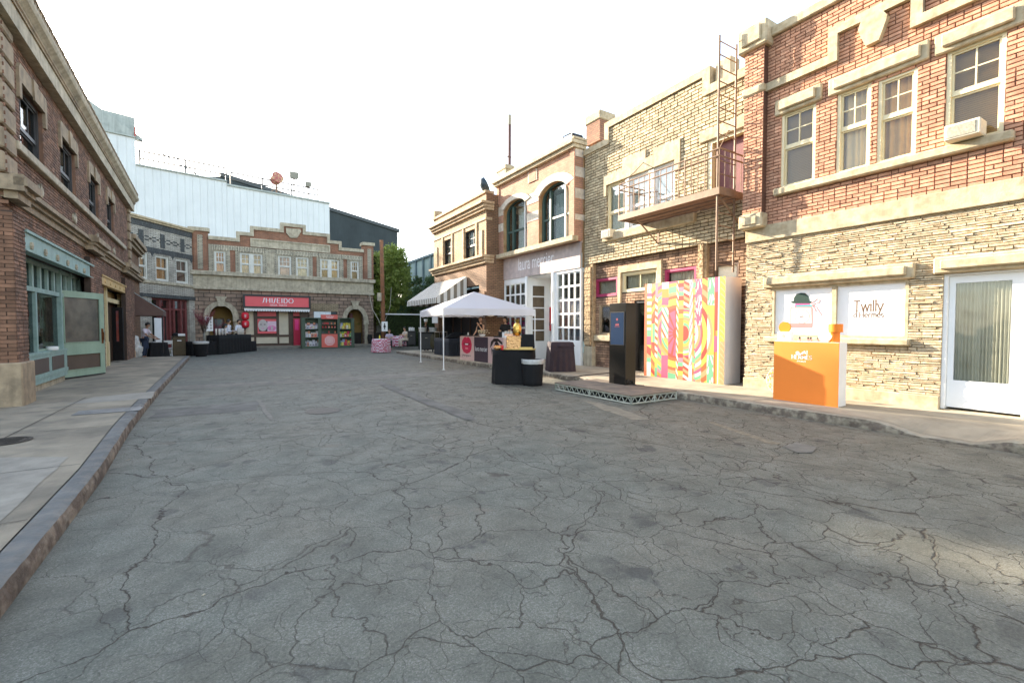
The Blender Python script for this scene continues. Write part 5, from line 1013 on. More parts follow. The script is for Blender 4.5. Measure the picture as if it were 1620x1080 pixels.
# pavements
side = surf('pavement', (.25, .225, .18), .9, .32, .9, .4, 50, col2=(.185, .17, .14), dirt=1)
side2 = surf('pale_pavement_slab', (.27, .26, .235), .9, .2, 1.4, .3, 50)
kerbm = surf('kerb_blue_grey', (.115, .125, .13), .85, .3, 2.5, .5, 40, col2=(.15, .15, .145))
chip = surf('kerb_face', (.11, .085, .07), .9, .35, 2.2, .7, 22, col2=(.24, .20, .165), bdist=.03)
joint = surf('joint_dirt', (.075, .07, .06), .95, .2)
kl = [(-1.0, -6), (-1.0, 0), (-1.04, 2), (-1.08, 4), (-1.13, 6), (-1.28, 8.5), (-1.35, 10.5), (-1.42, 13), (-1.5, 17), (-1.6, 22), (-1.68, 26.4)]
def lerpk(k, y):
    for i in range(len(k)-1):
        if k[i][1] <= y <= k[i+1][1]: t = (y-k[i][1])/(k[i+1][1]-k[i][1]); return k[i][0]+(k[i+1][0]-k[i][0])*t
    return k[-1][0] if y > k[-1][1] else k[0][0]
def pavement(k, w, y0, y1, back, sgn, name, mats, hf=lambda y: .15, chips=True, step=.06, kw=.17):
    """kerb with a worn rounded arris plus flat pavement to the walls"""
    ys = []; y = y0
    while y < y1: ys.append(y); y += step if y < 14 else step*3
    ys.append(y1); prof = 9; mb = MB(); vs = []
    for y in ys:
        x = lerpk(k, y); h = hf(y); c = noise.noise(Vector((x*1.3, y*2.1, 1)))*.5+noise.noise(Vector((x, y*7, 4)))*.5; cc = max(0, c)*(.05 if chips else .01)+.012
        q = [(0, -.02), (.004*c, h*.3), (.008*c+.004, h*.6), (.01+cc*.3, h-cc*1.1), (.022+cc, h-.006), (.05+cc, h), (kw-.012, h), (kw-.005, h-.012), (kw, h-.012)]
        for u, z in q: vs.append((x-sgn*-1*0+sgn*u, y, z+ (noise.noise(Vector((u*9, y*3, 7)))*.004 if 0 < z < h else 0)))
    n = prof; fs = []; mi = []
    for i in range(len(ys)-1):
        for j in range(n-1):
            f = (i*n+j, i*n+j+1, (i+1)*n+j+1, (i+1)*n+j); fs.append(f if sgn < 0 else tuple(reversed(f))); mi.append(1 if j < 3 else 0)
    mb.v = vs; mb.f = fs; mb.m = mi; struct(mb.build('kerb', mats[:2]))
    mb = MB(); vs = []
    for y in ys: h = hf(y); vs += [(lerpk(k, y)+sgn*kw, y, h), (lerpk(k, y)+sgn*(kw+.5), y, max(h, .15) if h < .14 else .15), (back, y, .15)]
    fs = []
    for i in range(len(ys)-1):
        for j in (0, 1): f = (i*3+j, i*3+j+1, (i+1)*3+j+1, (i+1)*3+j); fs.append(f if sgn < 0 else tuple(reversed(f)))
    mb.add(vs, fs); e0 = ys[-1]; mb.add([(vs[-3][0]-sgn*kw, e0, 0), (vs[-3][0]-sgn*kw, e0, .15), (back, e0, .15), (back, e0, 0)], [(0, 1, 2, 3) if sgn > 0 else (3, 2, 1, 0)])
    return struct(mb.build(name, mats[2]))
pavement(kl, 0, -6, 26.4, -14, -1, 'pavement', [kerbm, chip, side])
kr = [(8.13, -6), (8.13, 5), (8.16, 8), (8.15, 12), (8.1, 16), (8.1, 20), (8.0, 25.5)]
def rh(y): 
    if 1.5 < y < 2.9: return .15-.115*min(1, max(0, (y-1.5)/.35))*min(1, max(0, (2.9-y)/.5))
    return .15
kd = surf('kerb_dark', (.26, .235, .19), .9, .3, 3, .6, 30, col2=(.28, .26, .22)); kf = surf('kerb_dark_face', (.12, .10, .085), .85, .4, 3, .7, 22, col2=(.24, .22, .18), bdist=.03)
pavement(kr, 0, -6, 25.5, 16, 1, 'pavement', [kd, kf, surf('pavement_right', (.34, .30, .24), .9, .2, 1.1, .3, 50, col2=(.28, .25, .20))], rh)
def slab(name, x0, x1, y0, y1, z0, z1, m): mb = MB(); mb.box(x0, x1, y0, y1, z0, z1); return struct(mb.build(name, m))
slab('forecourt', -14, 9.6, 35.1, 38, -.05, .15, side)
slab('forecourt_kerb', -14, 9.6, 35.0, 35.098, -.05, .145, patch)
slab('forecourt_step', -4.2, -1.2, 32.6, 34.9, -.05, .12, side)
sheet('slab_patch', [gp(150, 628, .15), gp(245, 619, .15), gp(240, 630, .15), gp(102, 640, .15)], .154, side2, .01)
sheet('slab_patch', [(-1.35, 2.2), (-1.5, 6.6), (-2.2, 7.0), (-2.6, 4.5), (-2.4, 2.2)], .154, surf('worn_slab', (.25, .24, .215), .9, .25, 3, .4, 40), .01, 5)
def groove(a, b, w=.006, z=.1565):
    a, b = Vector((*a, 0)), Vector((*b, 0)); d = (b-a).normalized(); n_ = Vector((-d.y, d.x, 0))*w; return [tuple(v.xy) for v in (a-n_, b-n_, b+n_, a+n_)]
for i, y in enumerate((1.0, 3.05, 4.6, 6.2, 8.4, 10.4, 12.2, 14.5, 17, 19.5, 22, 24.3)):
    sheet('pavement_joint', groove((lerpk(kl, y)-.18, y), (-3.3 if y > 12 else -8, y+.02)), .156, joint, .003, i)
sheet('pavement_joint', groove((-2.4, -2), (-2.45, 12), .008), .157, joint, .002, 99)
for i, y in enumerate((.4, 4.85, 6.4, 9.5, 12.6, 16)): sheet('pavement_joint', groove((8.33, y), (10.1, y)), .156, joint, .002, 40+i)
sheet('pavement_joint', groove((9.35, -1), (9.35, 6), .01), .1575, surf('pale_joint', (.42, .36, .27), .9, .1), .002, 51)
# manhole and service covers
iron = surf('cast_iron', (.04, .038, .035), .6, .3, 8, .5, 50, metal=.5)
c = gpt(4, 699, .15); mb = MB(); mb.lathe([(.24, 0), (.26, .006), (.22, .008), (.21, .004), (.0, .005)], 0, 0, 28)
for k in range(6): mb.box(-.16, .16, -.14+k*.055, -.12+k*.055, .005, .009)
tag(mb.build('manhole_cover', iron, None, loc=(c.x, c.y, .1535)), 'round dark iron manhole cover in the left pavement', 'manhole cover')
c = gpt(173, 650, .15); mb = MB(); mb.bbox(-.42, .42, -.22, .22, 0, .006, 0, .002); mb.box(-.3, -.22, -.02, .02, .006, .01); mb.box(.2, .28, -.02, .02, .006, .01)
tag(mb.build('service_cover', surf('grey_steel_cover', (.13, .14, .15), .6, .3, 4, .3), None, loc=(c.x, c.y, .1535)), 'flat rectangular grey steel cover in the left pavement by the kerb', 'service cover')
c = gpt(511, 650, 0); mb = MB(); mb.lathe([(.3, 0), (.31, .004), (.0, .005)], 0, 0, 24)
tag(mb.build('drain_cover', iron, None, loc=(c.x, c.y, .003)), 'small round dark cover set in the asphalt of the road', 'drain cover')
# ================================================================== buildings far behind
F = Fac(gp(523, 530, -3)[:2], 1597, 1, 'warehouse', 'huge white corrugated metal warehouse with roof railing behind the end of the street', 'warehouse')
P0 = Vector((9.9, 56, 0)); F.P = P0; F.root.location = P0
zt = F.z(523, 323); xl = F.x(216, 300); z2 = F.z(300, 230)
corr = surf('white_corrugated', (.71, .715, .68), .6, .06, .4, .0, streak=.06); corr2 = surf('grey_metal_box', (.40, .44, .43), .6, .15, .6, .1, col2=(.33, .37, .36), streak=.25)
mb = MB(); st = F.x(359, 300)
def corrwall(mb, x0, x1, z0, z1, y, pitch=.6, mi=0):
    x = x0
    while x < x1:
        e = min(x+pitch, x1); g = .05; mb.add([(x, y, z0), (x+g, y+.05, z0), (e-g, y+.05, z0), (e, y, z0), (x, y, z1), (x+g, y+.05, z1), (e-g, y+.05, z1), (e, y, z1)], [(0, 1, 5, 4), (1, 2, 6, 5), (2, 3, 7, 6)], mi); x = e
corrwall(mb, st, 0, 0, zt, 0); corrwall(mb, xl, st, 0, zt+.35, 0); z18 = F.z(216, 219); ZT = z18+2.6
corrwall(mb, xl-24, xl, 0, z18, 0)
mb.box(st, 0, .06, 22, 0, zt); mb.box(xl, st, .06, 22, 0, zt+.35); mb.box(xl-24, xl, .06, 22, 0, z18)
mb.build('corrugated_wall', corr, F.root)
mb = MB(); strip(mb, st, .1, zt, zt+.18, -.1, .3); strip(mb, xl, st, zt+.35, zt+.5, -.1, .3); strip(mb, xl-24, xl+.05, z18, z18+.12, -.1, .3); mb.build('flashing', corr2, F.root)
# plant housing on top: slanted cover and box behind it
xr_, xq = F.x(213, 200, 1), F.x(140, 200, 1); zr_, zq_ = F.z(213, 190, 1), F.z(140, 148, 1); zbk = z18
mb = MB(); mb.prism([(xl-24, zbk), (xr_, zbk), (xr_, zr_+.2), (xq, zr_+.3), (xl-5.0, zr_+.5), (xl-5.02, z18+1.6), (xl-5.7, z18+1.6), (xl-5.72, zr_+.8), (xl-24, zr_+1.2)], 1, 2, 0)  # unseen left run shaped and notched to set street shade and sun streak
mb.prism([(xr_-3.2, zbk), (xr_+.5, zbk), (xr_+.5, zbk+.2), (xr_-3.2, zbk+2.6)], .3, .9, 0)
mb.build('plant_housing_and_sun_notch', corr2, F.root)
mb = MB(); x = xl+.3; zr = zt+.5
pts = [(xl+.2, zr), (st, zr), (st, zt+.18), (-.3, zt+.18)]
def rail(x0, x1, z):
    n = max(1, int((x1-x0)/2.6))
    for i in range(n+1): xx = x0+(x1-x0)*i/n; mb.tube([(xx, .2, z), (xx, .2, z+1.25)], .085, 6)
    for h in (.6, 1.25): mb.tube([(x0, .2, z+h), (x1, .2, z+h)], .075, 6)
rail(xl+.3, st, zr); rail(st+.4, -1.2, zt+.18); mb.tube([(xl+.3, .2, z18), (xl+4.5, .2, zr+.1)], .05, 6); mb.tube([(xl+.3, .5, zr+3.2), (xl+4.9, .5, zr)], .04, 6); mb.tube([(xl+.3, .3, zr+2.0), (xl+.3, .3, zr)], .06, 6)
mb.build('railing', surf('pale_rail', (.09, .095, .10), .5, .1), F.root)
c = F.w(F.x(438, 290), .2, zt+.2); e = empty('roof_spotlight', c, rad(20), 'red round lamp housing on the white warehouse railing', 'lamp')
mb = MB(); Mt = Matrix.Translation((0, 0, 1.5)) @ Matrix.Rotation(rad(75), 4, 'X'); s_ = MB(); s_.lathe([(.3, -.6), (.55, -.4), (.6, .4), (.5, .42)], 0, 0, 16); mb.add([Mt @ Vector(v) for v in s_.v], s_.f); mb.build('housing', surf('faded_red_paint', (.38, .10, .10), .6, .4, 2, .2, col2=(.5, .35, .2)), e); mb = MB(); mb.tube([(0, 0, 0), (0, 0, 1)], .09, 6); mb.tube([(-.6, 0, 0), (0, 0, .5)], .04, 6); mb.tube([(.6, 0, 0), (0, 0, .5)], .04, 6); mb.build('stand', M['steel'], e)
for px, s, lab in ((466, 1, 'square pale floodlight on a post on the white warehouse roof'), (488, .7, 'small tilted floodlight near the right end of the white warehouse roof')):
    c = F.w(F.x(px, 290), .2, zt+.2); e = empty('floodlight', c, 0, lab, 'floodlight', 'floodlights on the warehouse roof'); mb = MB(); mb.tube([(0, 0, 0), (0, 0, 1.9*s)], .075, 6); mb.build('post', M['steel'], e)
    mb = MB(); mb.bbox(-.38*s, .38*s, -.3, .3, 1.9*s, 2.5*s, 0, .08); mb.box(-.45*s, .45*s, -.35, -.3, 1.85*s, 2.55*s); mb.build('lamp_head', surf('lamp_grey', (.25, .24, .20), .5, .1), e)
mb = MB(); c = F.w(F.x(213.5, 200), .2, 0); zz = F.z(213.5, 216); mb.tube([(0, 0, 0), (0, 0, .9)], .06, 6); tag(mb.build('marker_post', surf('faded_red_post', (.45, .10, .08), .6, .2), None, loc=(c.x, c.y, zz)), 'short red marker post on the corner of the white warehouse roof', 'post')
# black gabled hall
F = Fac((9.9+2.5, 66), 1597, 1, 'hall', 'black gabled sound stage hall rising behind the white warehouse', 'hall')
xA, xB = F.x(285, 300), F.x(629, 400); pts = [(xA-.4, 0), (xB, 0), (xB, F.z(629, 367.4)), (F.x(349, 300), F.z(349, 279)), (xA, F.z(285, 281.5)), (xA-.4, F.z(285, 281.5))]
blk = surf('black_cladding', (.035, .047, .052), .75, .25, .3, .0, streak=.2); mb = MB(); mb.prism(pts, 0, 30); mb.build('cladding', blk, F.root); mb = MB(); a_ = pts[2]; b_ = pts[3]
mb.prism([(a_[0]+.3, a_[1]), (a_[0]+.3, a_[1]+.45), (b_[0], b_[1]+.45), (b_[0], b_[1]), ], -.2, 30); mb.build('roof_edge', surf('dark_flashing', (.06, .07, .075), .6, .1), F.root)
# pale teal metal building on the right
mb = MB(); X0 = 15.0; e = empty('metal_building', (X0, 37, 0), -math.pi/2, 'pale blue green metal building with vertical ribs behind the tan brick one', 'building'); yT = 45.4-37; h = EYE.z+(516-421.5)/720*46.5
mb = MB(); mb.box(-yT, 18, 0, 12, 0, h); mb.build('wall', surf('blue_green_metal', (.33, .44, .44), .6, .12, .5, .05, streak=.3), e); mb = MB(); x = -yT
while x < 10: mb.box(x, x+.3, -.12, 0, 0, h); x += 1.9
mb.box(-yT-.05, 18, -.15, .1, h, h+.2); mb.box(-yT, 18, -.08, 0, h*.45, h*.48); mb.build('rib', surf('slate_blue_rib', (.13, .19, .22), .6, .1), e)
# hedge screen, white marquee tops, low wall, bin enclosure
xa = gp(616, 549, 0); hx0, hx1, hy = 9.95, 14.2, 34.0; hh = 2.42
e = empty('hedge_screen', (hx0, hy, 0), 0, 'tall dark green clipped hedge screen with a white top rail', 'hedge')
mb = MB(); mb.box(0, hx1-hx0, .06, .3, 0, hh); mb.build('board', surf('hedge_core', (.01, .018, .006), .95, .3), e)
lm_ = surf('hedge_leaf', (.035, .06, .012), .6, .3, 3, 0, island=.5, col2=(.05, .075, .015)); mb = MB(); rr = random.Random(5)
for k in range(9000):
    x, z = rr.uniform(0, hx1-hx0), rr.uniform(.02, hh); s = rr.uniform(.02, .04); d = Vector((rr.uniform(-1, 1), rr.uniform(-1, -.1), rr.uniform(-1, 1))).normalized(); a_ = d.cross(Vector((0, 0, 1))).normalized()*s; b_ = d.cross(a_); o = Vector((x, rr.uniform(-.05, .06), z)); mb.add([o-a_, o-b_*.5, o+a_, o+b_*.5], [(0, 1, 2, 3)])
struct(mb.build('foliage', lm_, e), 'stuff'); mb = MB(); mb.box(-.05, hx1-hx0, -.06, .36, hh, hh+.09); mb.build('top_rail', M['white'], e)
e = empty('marquee', (9.6, 41, 0), 0, 'white marquee tent seen between the brown building and the hedge screen', 'tent'); mb = MB(); mb.add([(-1, 0, 2.1), (5, 0, 2.1), (5, 4, 2.1), (-1, 4, 2.1), (2, 2, 3.2)], [(0, 1, 4), (1, 2, 4), (2, 3, 4), (3, 0, 4)]); mb.build('canopy', M['white'], e); mb = MB()
for x, y in ((-1, 0), (5, 0), (5, 4), (-1, 4), (2, 0)): mb.tube([(x, y, 0), (x, y, 2.1)], .04, 6)
mb.build('pole', M['white'], e); mb = MB(); mb.box(-1, 5, 3.9, 3.95, 0, 2.1); mb.build('back_wall', M['white'], e); mb = MB(); mb.box(-1, 5, -.03, 0, 1.85, 2.1); mb.build('side_wall', M['white'], e)
mb = MB(); mb.box(0, 3, 0, .2, 0, .95, 0); mb.box(0, 3, -.03, .23, .95, 1.03, 0); tag(mb.build('low_wall', surf('dark_low_wall', (.05, .045, .04), .8, .2), None, loc=(8.2, 38.6, 0)), 'low dark wall in the passage behind the wooden utility pole', 'wall')
mb = MB(); mb.bbox(0, 6, 0, .2, 0, 1.7, 0, .02); mb.box(0, 6, -.03, .2, 1.7, 1.78, 1); tag(mb.build('boundary_wall', [surf('beige_boundary', (.36, .32, .25), .8, .2), M['stone']], None, loc=(8.6, 46, 0)), 'beige boundary wall far down the passage under the white marquee', 'wall')
# ================================================================== trees
def tree(name, loc, label, blobs, trunk, n, leafc, seed, ls=(.05, .09), group=None, sparse=.75):
    rr = random.Random(seed); e = empty(name, loc, 0, label, 'tree', group); mb = MB()
    for b in trunk:
        pts = [Vector(p) for p in b[0]]; rs = [b[1]+(b[2]-b[1])*i/(len(pts)-1) for i in range(len(pts))]; mb.tube(pts, rs, 8)
    tips = []
    for (x, y, z, r) in blobs:
        for k in range(5): p = Vector((x, y, z))+Vector((rr.gauss(0, 1), rr.gauss(0, 1), rr.gauss(0, 1))).normalized()*r*.8; tips.append(p); base = Vector(trunk[0][0][-1]); mb.tube([base.lerp(p, .1), base.lerp(p, .5)+Vector((rr.uniform(-.2, .2), rr.uniform(-.2, .2), .1)), p], [.045, .03, .01], 5)
    mb.build('trunk', surf('bark_'+str(seed), (.10, .075, .05), .9, .3, 5, .6, 30), e)
    mb = MB(); tot = sum(b[3]**2 for b in blobs)
    for (x, y, z, r) in blobs:
        m = int(n*r*r/tot); nc = max(6, int(m/26))
        cs = []
        for _ in range(nc):
            d = Vector((rr.gauss(0, 1), rr.gauss(0, 1), rr.gauss(0, 1))).normalized(); cs.append(Vector((x, y, z))+d*r*rr.uniform(.45, 1.05)*(1 if d.z > -.4 else .8))
        for c_ in cs:
            cr = rr.uniform(.12, .3)*r
            for _ in range(26):
                o = c_+Vector((rr.gauss(0, 1), rr.gauss(0, 1), rr.gauss(0, .7)))*cr*.6; s = rr.uniform(*ls); d = Vector((rr.gauss(0, 1), rr.gauss(0, 1), rr.gauss(0, 1)+.6)).normalized(); a_ = d.orthogonal().normalized(); a_.rotate(Matrix.Rotation(rr.uniform(0, 6), 3, d)); b_ = d.cross(a_)
                mb.add([o-a_*s, o-b_*s*.45, o+a_*s, o+b_*s*.45], [(0, 1, 2, 3)])
    m, nt, b = newmat('leaf_'+str(seed)); g = N(nt, 'ShaderNodeNewGeometry'); rp = N(nt, 'ShaderNodeMix', data_type='RGBA'); rp.inputs[6].default_value = rgb(leafc[0]); rp.inputs[7].default_value = rgb(leafc[1]); nt.links.new(g.outputs['Random Per Island'], rp.inputs[0]); nt.links.new(rp.outputs[2], b.inputs['Base Color']); b.inputs['Roughness'].default_value = .55
    tl = N(nt, 'ShaderNodeBsdfTranslucent'); nt.links.new(rp.outputs[2], tl.inputs[0]); ms = N(nt, 'ShaderNodeMixShader'); ms.inputs[0].default_value = .45; nt.links.new(b.outputs[0], ms.inputs[1]); nt.links.new(tl.outputs[0], ms.inputs[2]); nt.links.new(ms.outputs[0], nt.nodes['Material Output'].inputs[0])
    mb.build('crown', m, e); return e
def bl(px, py, dep, rpx): v = cpt(px, py, dep); return (v.x, v.y, v.z, rpx/720*dep)
def treeat(bx, by, spec): return [(x-bx, y-by, z, r) for x, y, z, r in spec]
B = [bl(*t) for t in ((598, 425, 38, 24), (622, 410, 39, 22), (600, 462, 38, 26), (628, 448, 38.5, 24), (645, 476, 38, 20), (612, 492, 38, 22), (640, 502, 38, 14), (585, 480, 38, 16), (580, 505, 38.5, 18), (632, 428, 39, 16))]
bx, by = cpt(592, 540, 38.5).x, cpt(592, 540, 38.5).y
tree('broadleaf_tree', (bx, by, 0), 'bright green leafy tree behind the wooden utility pole', treeat(bx, by, B), [([(0, 0, 0), (.05, 0, 1.5), (-.1, 0, 3.0)], .2, .13), ([(-.1, 0, 3.0), (.6, 0, 4.4), (1.2, 0, 5.5)], .1, .03), ([(.0, 0, 1.8), (1.1, -.4, 2.8), (1.4, -.4, 3.6)], .07, .03)], 42000, ((.16, .22, .03), (.30, .34, .08)), 1, (.07, .13))
B = [bl(*t) for t in ((690, 450, 36, 18), (668, 470, 37, 20), (650, 492, 37.5, 18), (678, 488, 36.5, 18), (660, 445, 38, 8), (640, 500, 38, 14), (700, 470, 36, 20))]
bx, by = cpt(672, 540, 37).x, cpt(672, 540, 37).y
tree('shade_tree', (bx, by, 0), 'darker blue green tree in front of the pale metal building', treeat(bx, by, B), [([(0, 0, 0), (0, 0, 1.8), (.1, 0, 2.6)], .16, .1), ([(.1, 0, 2.6), (.5, 0, 4.2)], .08, .03)], 22000, ((.06, .11, .04), (.12, .18, .07)), 2, (.06, .11))
# the wooden pole with its sign
b_ = gpt(606, 547, 0); b_ = cpt(607, 540, 33.2); tp = cpt(603.5, 380, 33.0); e = empty('utility_pole', (b_.x, b_.y, 0), 0, 'weathered reddish brown wooden utility pole with a grey box', 'utility pole')
wood = surf('pole_wood', (.24, .105, .05), .85, .3, 3, .6, 25, col2=(.16, .08, .045), streak=.3); mb = MB(); d = Vector((tp.x-b_.x, tp.y-b_.y, tp.z)); mb.tube([(0, 0, 0), d*.3, d*.6, d], [.17, .16, .15, .13], 12); mb.build('pole', wood, e, smooth=True)
mb = MB(); zz = EYE.z+(516-470)/720*33; mb.bbox(-.42, -.16, -.15, .15, zz-.3, zz+.3, 0, .03); mb.build('meter_box', M['conc'], e); mb = MB(); mb.tube([(-.9, .3, 3.8), (-.75, .2, 2.8), (-.35, 0, 2.0), (-.2, 0, 1.6)], .03, 6); mb.tube([(.1, -.1, 2.0), (.5, 0, 3.0), (.6, 0, 4.4)], .02, 6); mb.build('cable', surf('cable_grey', (.30, .29, .25), .6, .1), e)
c = cpt(608.5, 516, 31); e = empty('restroom_sign', (c.x, c.y, 0), rad(-15), 'white restroom sign with a black standing figure in front of the wooden pole', 'sign'); hw = 4.6/720*31; z0, z1 = EYE.z-(524-516)/720*31, EYE.z+(516-508.5)/720*31
mb = MB(); mb.box(-hw, hw, -.015, .015, z0, z1); bd = mb.build('board', M['white'], e); mb = MB(); mb.tube([(0, .03, 0), (0, .03, z1)], .02, 6); mb.box(-.2, .2, -.1, .1, 0, .02); mb.build('stand', M['black'], e)
mb = MB(); m = (z0+z1)/2; mb.poly([(.045*math.cos(t*.524), m+.17+.045*math.sin(t*.524)) for t in range(12)], -.017); mb.poly([(-.05, m+.11), (-.09, m-.05), (-.04, m-.05), (-.035, m-.2), (.035, m-.2), (.04, m-.05), (.09, m-.05), (.05, m+.11)], -.017); mb.box(-.07, .07, -.018, -.016, z0+.05, z0+.065); mb.build('figure', M['black'], bd)
# ================================================================== people
skin1 = surf('skin_light', (.55, .33, .23), .5, .1, 6, .05); skin2 = surf('skin_tan', (.36, .20, .13), .5, .1, 6, .05)
hairb = surf('black_hair', (.015, .011, .009), .45, .3, 20, .3, 80); hairbr = surf('brown_hair', (.10, .05, .02), .5, .3, 20, .3, 80)
shw = surf('white_shirt_cloth', (.62, .62, .65), .8, .08, 5, .3, 12); blc = surf('black_cloth', (.012, .012, .014), .85, .3, 3, .3, 12); navy = surf('navy_denim', (.02, .03, .06), .85, .2, 6, .2)
facem = surf('face_dark', (.02, .012, .01), .4, .1); lipm = surf('lip', (.35, .09, .08), .5, .1)
def skinned(nodes, edges, rads, sub=1):
    me = bpy.data.meshes.new('k'); me.from_pydata(nodes, edges, []); ob = bpy.data.objects.new('k', me); C.objects.link(ob)
    md = ob.modifiers.new('s', 'SKIN'); md.use_smooth_shade = True
    for i, v in enumerate(me.skin_vertices[0].data): r = rads[i]; v.radius = (r, r) if isinstance(r, float) else r; v.use_root = (i == 0)
    ob.modifiers.new('u', 'SUBSURF').levels = sub; dg = bpy.context.evaluated_depsgraph_get(); out = bpy.data.meshes.new_from_object(ob.evaluated_get(dg))
    vs = [tuple(v.co) for v in out.vertices]; fs = [tuple(p.vertices) for p in out.polygons]; bpy.data.objects.remove(ob); bpy.data.meshes.remove(me); bpy.data.meshes.remove(out); return vs, fs
def headmesh(c, yaw, pitch, s=1.0):
    """head with brow, nose, lips, chin and ears; returns vertices, faces, material index; faces -y before turning"""
    Mh = Matrix.Translation(c) @ Matrix.Rotation(yaw, 4, 'Z') @ Matrix.Rotation(pitch, 4, 'X') @ Matrix.Scale(s, 4); bm = bmesh.new(); bmesh.ops.create_uvsphere(bm, u_segments=24, v_segments=18, radius=1)
    for v in bm.verts:
        x, y, z = v.co; f = max(0, -y); w = .074*(1-.28*max(0, -z)**1.5); X = x*w; Yy = y*(.095 if y > 0 else .088*(1-.12*max(0, -z))); Z = z*.115
        n_ = math.exp(-(x/.16)**2)*math.exp(-((z+.12)/.22)**2)*f; Yy -= .024*n_; Yy -= .006*math.exp(-(x/.5)**2-((z-.25)/.12)**2)*f; Yy += .008*f*sum(math.exp(-((x-e)/.2)**2-((z-.05)/.12)**2) for e in (-.38, .38))
        Yy -= .007*f*math.exp(-(x/.3)**2-((z+.5)/.08)**2); Yy -= .010*f*math.exp(-(x/.35)**2-((z+.85)/.15)**2); v.co = (X, Yy, Z)
    vs = []; fs = []; ms = []
    bm.verts.index_update(); vs += [v.co.copy() for v in bm.verts]
    for f in bm.faces: fs.append([v.index for v in f.verts]); ms.append(0)
    bm.free()
    def blob(cx, cy, cz, rx, ry, rz, mi):
        b2 = bmesh.new(); bmesh.ops.create_uvsphere(b2, u_segments=10, v_segments=8, radius=1); o = len(vs); b2.verts.index_update()
        for v in b2.verts: vs.append(Vector((cx+v.co.x*rx, cy+v.co.y*ry, cz+v.co.z*rz)))
        for f in b2.faces: fs.append([v.index+o for v in f.verts]); ms.append(mi)
        b2.free()
    for s_ in (-1, 1): blob(s_*.028, -.078, .006, .011, .006, .006, 1); blob(s_*.028, -.083, .024, .016, .005, .003, 1); blob(s_*.076, .005, -.005, .008, .016, .026, 0)
    blob(0, -.087, -.058, .021, .006, .007, 2)
    return [tuple(Mh @ v) for v in vs], fs, ms, Mh
def person(name, label, loc, rz, J, skin, hair, top, bottom, long_hair=False, hyaw=0, hpitch=0, sleeve='short', apron=None, cap=None, tie=False, group=None, scale=1.0, beard=False):
    D = dict(pel=(0, 0, .95), spi=(0, .0, 1.14), che=(0, 0, 1.32), nek=(0, .01, 1.45), hed=(0, 0, 1.53), sL=(.17, .01, 1.39), sR=(-.17, .01, 1.39), eL=(.23, .03, 1.12), eR=(-.23, .03, 1.12), wL=(.22, -.06, .88), wR=(-.22, -.06, .88), hL=(.09, 0, .90), hR=(-.09, 0, .90), kL=(.10, -.01, .50), kR=(-.10, -.01, .50), aL=(.10, .03, .09), aR=(-.10, .03, .09), tL=(.12, -.13, .03), tR=(-.12, -.13, .03)); D.update(J)
    V = {k: Vector(v) for k, v in D.items()}; e = empty(name, loc, rz, label, 'person', group); e.scale = (scale,)*3
    nodes = []; edges = []; rr = []
    def nd(v, r): nodes.append(tuple(v)); rr.append(r); return len(nodes)-1
    P_ = nd(V['pel'], (.125, .095)); S_ = nd(V['spi'], (.115, .085)); Ch = nd(V['che'], (.135, .095)); Nk = nd(V['nek'], .05); Hd = nd(V['hed'], .052); edges += [(P_, S_), (S_, Ch), (Ch, Nk), (Nk, Hd)]
    for s in 'LR':
        a = nd(V['s'+s], .055); b = nd(V['e'+s], .038); c = nd(V['w'+s], .024); edges += [(Ch, a), (a, b), (b, c)]
        d = (V['w'+s]-V['e'+s]).normalized(); side = d.cross(Vector((0, 1, 0))).normalized() if abs(d.y) < .9 else Vector((1, 0, 0)); cu_ = d.cross(side); pm = nd(V['w'+s]+d*.05, .028); edges.append((c, pm))
        sg = 1 if s == 'L' else -1
        for q, (off, ln) in enumerate(((-.027, .065), (-.009, .078), (.009, .074), (.027, .058))):
            k0 = V['w'+s]+d*.085+side*off; f1 = nd(k0, .0095); f2 = nd(k0+d*ln*.55+cu_*.008, .0085); f3 = nd(k0+d*ln*.85+cu_*.03, .007); edges += [(pm, f1), (f1, f2), (f2, f3)]
        t1 = nd(V['w'+s]+d*.04+side*.04*sg, .011); t2 = nd(V['w'+s]+d*.075+side*.055*sg, .009); edges += [(pm, t1), (t1, t2)]
        h = nd(V['h'+s], .085); k = nd(V['k'+s], .058); an = nd(V['a'+s], .036); to = nd(V['t'+s], .032); edges += [(P_, h), (h, k), (k, an), (an, to)]
    vs, fs = skinned(nodes, edges, rr); hv, hf, hm, Mh = headmesh(V['hed']+Vector((0, -.01, .105)), hyaw, hpitch)
    mb = MB(); mb.add(vs, fs, 0); o = len(mb.v); mb.v += hv; mb.f += [tuple(i+o for i in f) for f in hf]; mb.m += hm; body_ = mb.build('body', [skin, facem, lipm], e, smooth=True)
    # hair
    bm = bmesh.new(); bmesh.ops.create_uvsphere(bm, u_segments=20, v_segments=14, radius=1); dl = []
    for v in bm.verts:
        x, y, z = v.co
        if (y < -.35 and z < .22+.2*(y < -.7)) or (z < (-.35 if not long_hair else -.6)): dl.append(v)
    bmesh.ops.delete(bm, geom=dl, context='VERTS')
    for v in bm.verts:
        x, y, z = v.co; n_ = noise.noise(v.co*3)*.05; v.co = Vector((x*(.090+n_*.2), y*.112+.008, z*.134+.004)) if not (long_hair and z < .1) else Vector((x*(.105+n_*.3), .02+y*.11, z*.128-.16*max(0, .1-z)-.0))
    mh = MB(); mh.addbm(bm, 0, Mh)
    if beard: b2 = bmesh.new(); bmesh.ops.create_uvsphere(b2, u_segments=12, v_segments=8, radius=1); [setattr(v, 'co', Vector((v.co.x*.058, -.05+v.co.y*.045, -.085+v.co.z*.05))) for v in b2.verts]; mh.addbm(b2, 0, Mh)
    mh.build('hair', hair, e, smooth=True)
